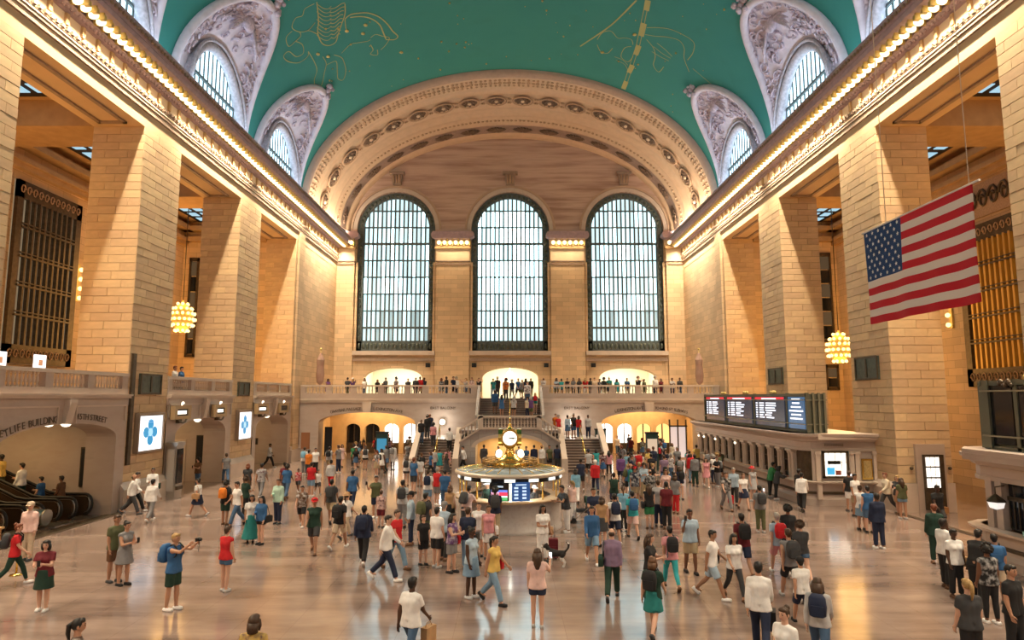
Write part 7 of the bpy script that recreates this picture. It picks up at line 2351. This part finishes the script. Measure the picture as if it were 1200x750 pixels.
floor_p = [d for d in PEOPLE if d['loc'].z < .01 and d.get('where') != 'inside the information booth']
for it in range(12):
    for i, a in enumerate(floor_p):
        for b in floor_p[i + 1:]:
            v = b['loc'] - a['loc']
            if abs(v.x) < .55 and abs(v.y) < .55 and v.length < .52:
                s_ = (.52 - v.length) / 2 + .01; n = v.normalized() if v.length > .01 else Vector((1, 0, 0))
                pa, pb = a['loc'] - n * s_, b['loc'] + n * s_
                if standable(pa): a['loc'] = pa
                if standable(pb): b['loc'] = pb
# ---- meshes for the pieces the cast uses, remeshed together
need = {}
for d in PEOPLE:
    need[('body', d['pose'])] = None
    need[(d['top'], d['pose'])] = None
    if d['bot']: need[(d['bot'], d['pose'])] = None
tmp = []
for (piece, pose) in need:
    J = SK[pose]
    mb = mesh_body(J) if piece == 'body' else mesh_top(J, piece) if piece in TOPS else mesh_bottom(J, piece)
    me = mb.mesh('tmp'); o = bpy.data.objects.new('tmp', me); COL.objects.link(o)
    m_ = o.modifiers.new('r', 'REMESH'); m_.mode = 'VOXEL'; m_.voxel_size = .021 if piece == 'body' else .0205; m_.use_smooth_shade = True
    s_ = o.modifiers.new('s', 'SMOOTH'); s_.factor = .5; s_.iterations = 4
    tmp.append((piece, pose, o))
dg = bpy.context.evaluated_depsgraph_get()
PIECE_NAME = {'tshirt': 'shirt', 'tank': 'tank_top', 'blouse': 'blouse', 'shirt': 'shirt', 'jacket': 'jacket', 'dress': 'dress', 'trousers': 'trousers', 'leggings': 'leggings', 'shorts': 'shorts', 'hotpants': 'shorts', 'skirt': 'skirt', 'longskirt': 'skirt'}
for piece, pose, o in tmp:
    me = bpy.data.meshes.new_from_object(o.evaluated_get(dg))
    if piece == 'body':
        n = len(me.vertices); co = np.empty(n * 3); me.vertices.foreach_get('co', co)
        mb = MB(); mb.v = [tuple(p) for p in co.reshape(-1, 3)]
        for p in me.polygons: mb.f.append(tuple(p.vertices)); mb.mi.append(0); mb.sm.append(True)
        J = SK[pose]
        head_mesh(mb, J['head'])
        for nm, sx in (('l', 1), ('r', -1)): hand_mesh(mb, J['el' + nm], J['wr' + nm], sx, 55 if pose in ('photo', 'phone', 'raise', 'ear') else 24)
        bpy.data.meshes.remove(me)
        me = mb.mesh('person', mats=(SKIN['fair'], eye_mat, lip_mat, brow_mat))
    else:
        me.materials.clear(); me.materials.append(black)
        me.name = PIECE_NAME[piece]
    need[(piece, pose)] = me
for piece, pose, o in tmp:
    m0 = o.data; bpy.data.objects.remove(o); bpy.data.meshes.remove(m0)

def kid(name, me, parent, loc, m, rot=None, scale=None):
    o = bpy.data.objects.new(name, me); COL.objects.link(o); o.parent = parent
    o.location = loc
    if rot is not None: o.rotation_euler = rot
    if scale is not None: o.scale = scale
    o.material_slots[0].link = 'OBJECT'; o.material_slots[0].material = m
    return o
WORD = {'tshirt': 'T-shirt', 'tank': 'sleeveless top', 'blouse': 'top', 'shirt': 'long-sleeved shirt', 'jacket': 'jacket', 'dress': 'dress', 'trousers': 'trousers', 'leggings': 'leggings', 'shorts': 'shorts', 'hotpants': 'short shorts', 'skirt': 'skirt', 'longskirt': 'long skirt'}
POSEW = {'stand': 'standing', 'idle': 'standing', 'walk': 'walking', 'stride': 'striding', 'phone': 'looking at phone', 'photo': 'taking a photo', 'raise': 'arm raised', 'ear': 'phone at ear', 'lean': 'leaning'}
def zone(p):
    x, y = p.x, p.y
    if y > 44: return 'by the far arch, escalator side' if x < -6.5 else 'below the far stairs' if x < 6.5 else 'by the far arch, ticket side'
    if y > 32: return 'by the passage arches' if x < -8 else 'behind the booth, escalator side' if x < -1 else 'behind the booth, ticket side' if x < 9 else 'by the ticket windows'
    if y > 22: return 'near the poster screens' if x < -9 else 'on the booth\'s escalator side' if x < -1 else 'on the booth\'s ticket side' if x < 8 else 'by the rounded ticket counter'
    return 'on the open floor by the escalators' if x < -7 else 'in front of the booth' if x < 3 else 'between booth and near ticket office' if x < 9 else 'by the near ticket office'
used = {}
def label_for(d):
    pat = {'print': 'patterned ', 'stripe': 'striped ', None: ''}[d['tp']]
    base = 'person in %s%s %s' % (pat, d['tc'], WORD[d['top']])
    if d['bot']: base += ' and %s %s' % (d['bc'], WORD[d['bot']])
    where = d['where'] or zone(d['loc'])
    hd = {'short': 'short %s hair', 'long': 'long %s hair', 'bob': '%s bob', 'tail': '%s ponytail', 'bun': '%s bun', 'curly': 'curly %s hair', 'balding': 'thinning %s hair'}[d['hair']] % d['hc']
    if d['hat']: hd = '%s %s' % (d['hatc'], 'cap' if d['hat'] == 'cap' else 'hat')
    opts = [base + ', ' + where, base + ', ' + hd + ', ' + where, base + ', ' + POSEW[d['pose']] + ', ' + where, base + ', ' + hd + ', ' + POSEW[d['pose']]]
    opts = [o for o in opts if len(o.split()) <= 16] or [base + ', ' + ' '.join(where.split()[:4])]
    for o in opts:
        if o not in used: return o
    return opts[0]
n_p = 0
for d in PEOPLE:
    J = SK[d['pose']]; k = d['h'] / 1.75
    if d['pose'] in ('lean',): pass
    body = bpy.data.objects.new('person', need[('body', d['pose'])]); COL.objects.link(body)
    body.location = d['loc']; body.rotation_euler = (0, 0, D(d['yaw'])); body.scale = (k, k, k)
    body.material_slots[0].link = 'OBJECT'; body.material_slots[0].material = SKIN[d['skin']]
    lab = label_for(d); used[lab] = used.get(lab, 0) + 1
    tag(body, lab, 'person', 'travellers in the hall' if d['loc'].z < 1 else 'people on stairs, gallery and escalator')
    d['label'] = lab
    kid(PIECE_NAME[d['top']], need[(d['top'], d['pose'])], body, (0, 0, 0), fabric(d['tc'], d['tp']))
    if d['bot']: kid(PIECE_NAME[d['bot']], need[(d['bot'], d['pose'])], body, (0, 0, 0), fabric(d['bc'], d['bp']))
    shoe = fabric(rr.choice(['black', 'black', 'white', 'charcoal', 'brown', 'light grey']))
    for nm in 'lr': kid('shoe', SHOE, body, J['an' + nm], shoe, (-J['pitch' + nm], 0, 0))
    kid('hair', HAIRM[d['hair']], body, J['head'], HAIR[d['hc']])
    if d['hat']: kid('hat', HATM[d['hat']], body, J['head'], fabric(d['hatc']))
    R = Matrix.Translation(d['loc']) @ Matrix.Rotation(D(d['yaw']), 4, 'Z') @ Matrix.Scale(k, 4)
    who = 'person in %s %s' % (d['tc'], WORD[d['top']]) + (' and %s %s' % (d['bc'], WORD[d['bot']]) if d['bot'] else '')
    wz = ' ' + ' '.join((d['where'] or zone(d['loc'])).replace(',', '').split()[:5])
    def put(name, M, label, cat, grp):
        r = bpy.data.objects.new(name, None); COL.objects.link(r); r.empty_display_size = .1
        lo, ro, sc = M.decompose(); r.location = lo; r.rotation_euler = ro.to_euler(); r.scale = sc
        lab2 = ' '.join(label.split()[:16])
        tag(r, lab2, cat, grp); return r
    if d['bag'] == 'backpack':
        r = put('backpack', R @ Matrix.Translation(J['back'] + Vector((0, .055, .03))) @ Matrix.Rotation(J['lean'], 4, 'X'), '%s backpack worn by %s%s' % (d['bagc'], who, wz), 'backpack', 'backpacks worn by travellers')
        kid('pack', BAG['pack'], r, (0, 0, 0), fabric(d['bagc'])); kid('front_pocket', BAG['pocket'], r, (0, 0, 0), fabric(d['bagc']))
        kid('shoulder_strap', BAG['straps'], r, (0, -.135, .03), fabric('charcoal' if d['bagc'] == 'black' else 'black'))
    elif d['bag'] in ('shoulder', 'tote'):
        s_ = 1 if rr.random() < .5 else -1
        if d.get('fixed') and d['yaw'] > 0 and d['yaw'] < 170: s_ = 1
        r = put('shoulder_bag', R @ Matrix.Translation(Vector((s_ * .27, .05, .93))), '%s shoulder bag carried by %s%s' % (d['bagc'], who, wz), 'bag', 'shoulder bags')
        kid('bag_body', BAG['shoulder'], r, (0, 0, 0), fabric(d['bagc'])); kid('strap', BAG['shoulder_strap'], r, (-s_ * .05, 0, 0), fabric(d['bagc']))
    elif d['bag'] in ('paper', 'duffel'):
        w = J['wrr'] if d['yaw'] > 90 else J['wrl']
        r = put('carrier_bag' if d['bag'] == 'paper' else 'duffel_bag', R @ Matrix.Translation(w + Vector((0, 0, -.09))), '%s %s bag held by %s%s' % (d['bagc'], 'carrier' if d['bag'] == 'paper' else 'duffel', who, wz), 'bag', 'bags held in the hand')
        kid('bag_body', BAG['paper'], r, (0, 0, 0), fabric(d['bagc'])); kid('handle', BAG['paper_handle'], r, (0, 0, 0), fabric(d['bagc']))
    if d.get('fixed') and d['pose'] in ('raise', 'phone', 'photo', 'ear'):
        w = J['wrr'] if d['pose'] in ('raise', 'ear') else (J['wrr'] + J['wrl']) / 2
        dirv = (J['wrr'] - J['elr']).normalized()
        cam_ = d['pose'] == 'photo'
        r = put('camera' if cam_ else 'phone', R @ Matrix.Translation(w + dirv * .12 + Vector((0, -.015, .03))), 'black %s held by %s%s' % ('camera' if cam_ else 'phone', who, wz), 'camera' if cam_ else 'phone', 'phones and cameras in hands')
        q = MB()
        if cam_: q.box(-.06, .06, -.03, .03, -.04, .04); q.tube([(0, -.03, 0), (0, -.10, 0)], .035, 10); q.tube([(.05, 0, -.03), (.055, .03, -.16), (.05, .0, -.30), (.045, -.02, -.16), (.05, 0, -.03)], .006, 5)
        else: q.box(-.038, .038, -.006, .006, -.075, .075)
        kid('case', q.mesh('case', mats=(black,)), r, (0, 0, 0), black)
        if not cam_:
            q = MB(); q.box(-.034, .034, .0061, .008, -.07, .07); kid('screen', q.mesh('screen', mats=(scr_white,)), r, (0, 0, 0), scr_white)
    n_p += 1

# ---- suitcase, dog, stroller, bin-like box beside the booth visitors
p = ground(646, 655)
r = empty('suitcase', p, 'maroon wheeled suitcase with raised handle beside the person in white', 'suitcase')
q = MB(); q.box(p.x - .21, p.x + .21, p.y - .13, p.y + .13, .06, .62); q.box(p.x - .17, p.x + .17, p.y - .16, p.y - .13, .12, .40); q.build('shell', fabric('maroon'), r)
q = MB(); q.tube([(p.x - .12, p.y + .1, .6), (p.x - .12, p.y + .1, 1.02), (p.x + .12, p.y + .1, 1.02), (p.x + .12, p.y + .1, .6)], .014, 6); q.build('handle', steel, r)
for sx in (-1, 1):
    q = MB(); q.tube([(p.x + sx * .16 - .02, p.y, .035), (p.x + sx * .16 + .02, p.y, .035)], .035, 10); q.build('wheel', black, r)

p = ground(652, 664)
mb = MB()
def dp(x, y, z): return (x, y, z)
capsule(mb, dp(-.16, 0, .42), dp(.0, 0, .40), .125, .115); capsule(mb, dp(.0, 0, .40), dp(.22, 0, .42), .105, .09)
capsule(mb, dp(-.20, 0, .46), dp(-.30, 0, .58), .085, .065)
capsule(mb, dp(-.32, 0, .62), dp(-.36, 0, .61), .075, .06); capsule(mb, dp(-.38, 0, .59), dp(-.47, 0, .57), .045, .032)
for s_ in (-1, 1):
    capsule(mb, dp(-.17, s_ * .065, .36), dp(-.16, s_ * .07, .20), .05, .034); capsule(mb, dp(-.16, s_ * .07, .20), dp(-.17, s_ * .07, .03), .032, .026); capsule(mb, dp(-.17, s_ * .07, .025), dp(-.21, s_ * .07, .02), .03, .025)
    capsule(mb, dp(.22, s_ * .06, .38), dp(.17, s_ * .07, .25), .072, .05); capsule(mb, dp(.17, s_ * .07, .25), dp(.27, s_ * .07, .14), .042, .030); capsule(mb, dp(.27, s_ * .07, .14), dp(.25, s_ * .07, .03), .028, .025); capsule(mb, dp(.25, s_ * .07, .025), dp(.20, s_ * .07, .02), .028, .023)
    capsule(mb, dp(-.31, s_ * .055, .67), dp(-.29, s_ * .085, .61), .028, .018)
capsule(mb, dp(.28, 0, .47), dp(.38, 0, .58), .035, .03); capsule(mb, dp(.38, 0, .58), dp(.40, 0, .70), .03, .036); capsule(mb, dp(.40, 0, .70), dp(.33, 0, .76), .036, .022)
me = mb.mesh('tmp'); o = bpy.data.objects.new('tmp', me); COL.objects.link(o)
m_ = o.modifiers.new('r', 'REMESH'); m_.mode = 'VOXEL'; m_.voxel_size = .014; m_.use_smooth_shade = True
s_ = o.modifiers.new('s', 'SMOOTH'); s_.factor = .5; s_.iterations = 3
dme = bpy.data.meshes.new_from_object(o.evaluated_get(bpy.context.evaluated_depsgraph_get()))
bpy.data.objects.remove(o); bpy.data.meshes.remove(me)
dme.materials.clear(); dme.materials.append(mat('dog_black_fur', (.015, .014, .014), .8, noise=.2, nscale=30)); dme.materials.append(mat('dog_white_fur', (.62, .58, .54), .85, noise=.15, nscale=20))
for pl in dme.polygons:
    c = pl.center
    pl.material_index = 1 if (c.z < .30 or (c.x < -.42) or (c.x < -.22 and c.z < .50) or (c.x > .36 and c.z > .72)) else 0
dog = bpy.data.objects.new('dog', dme); COL.objects.link(dog); dog.location = p; dog.rotation_euler = (0, 0, D(-15)); dog.scale = (.95, .95, .95)
tag(dog, 'black and white dog with curled tail standing beside the suitcase', 'dog')
dme.name = 'dog'

p = ground(684, 612)
r = empty('stroller', p, 'dark green baby stroller standing beside the booth', 'stroller')
q = MB(); q.lathe([(.30, .0), (.29, .16), (.20, .28), (.05, .33)], (p.x + .05, p.y, .72), 10, a0=-PI / 2, a1=PI / 2); q.build('hood', fabric('dark green'), r)
q = MB(); q.prism([(p.x - .30, .42), (p.x + .22, .40), (p.x + .34, .78), (p.x + .22, .80), (p.x + .08, .52), (p.x - .30, .52)], 1, p.y - .22, p.y + .22); q.build('seat', fabric('charcoal'), r)
for s_ in (-1, 1):
    q = MB(); q.tube([(p.x - .42, p.y + s_ * .24, .10), (p.x + .30, p.y + s_ * .24, .70), (p.x + .62, p.y + s_ * .24, 1.02)], .016, 6); q.tube([(p.x + .38, p.y + s_ * .24, .10), (p.x - .02, p.y + s_ * .24, .44)], .016, 6); q.build('frame_tube', steel, r)
    for xx in (-.42, .38):
        q = MB(); q.tube([(p.x + xx, p.y + s_ * .24 - .025, .10), (p.x + xx, p.y + s_ * .24 + .025, .10)], .10, 14); q.build('wheel', black, r)
q = MB(); q.tube([(p.x + .62, p.y - .24, 1.02), (p.x + .62, p.y + .24, 1.02)], .022, 8); q.build('handle', black, r)
print('people', n_p)
# ---- lettering: fonts to plain meshes, one object per letter
fonts = [o for o in scene.objects if o.type == 'FONT']
dg = bpy.context.evaluated_depsgraph_get()
cache = {}
for o in fonts:
    if o.data.name not in cache:
        cache[o.data.name] = bpy.data.meshes.new_from_object(o.evaluated_get(dg))
for o in fonts:
    nm = o.name.split('.')[0]
    n = bpy.data.objects.new(nm, cache[o.data.name]); COL.objects.link(n)
    n.parent = o.parent; n.location = o.location; n.rotation_euler = o.rotation_euler; n.scale = o.scale
for o in fonts:
    bpy.data.objects.remove(o)
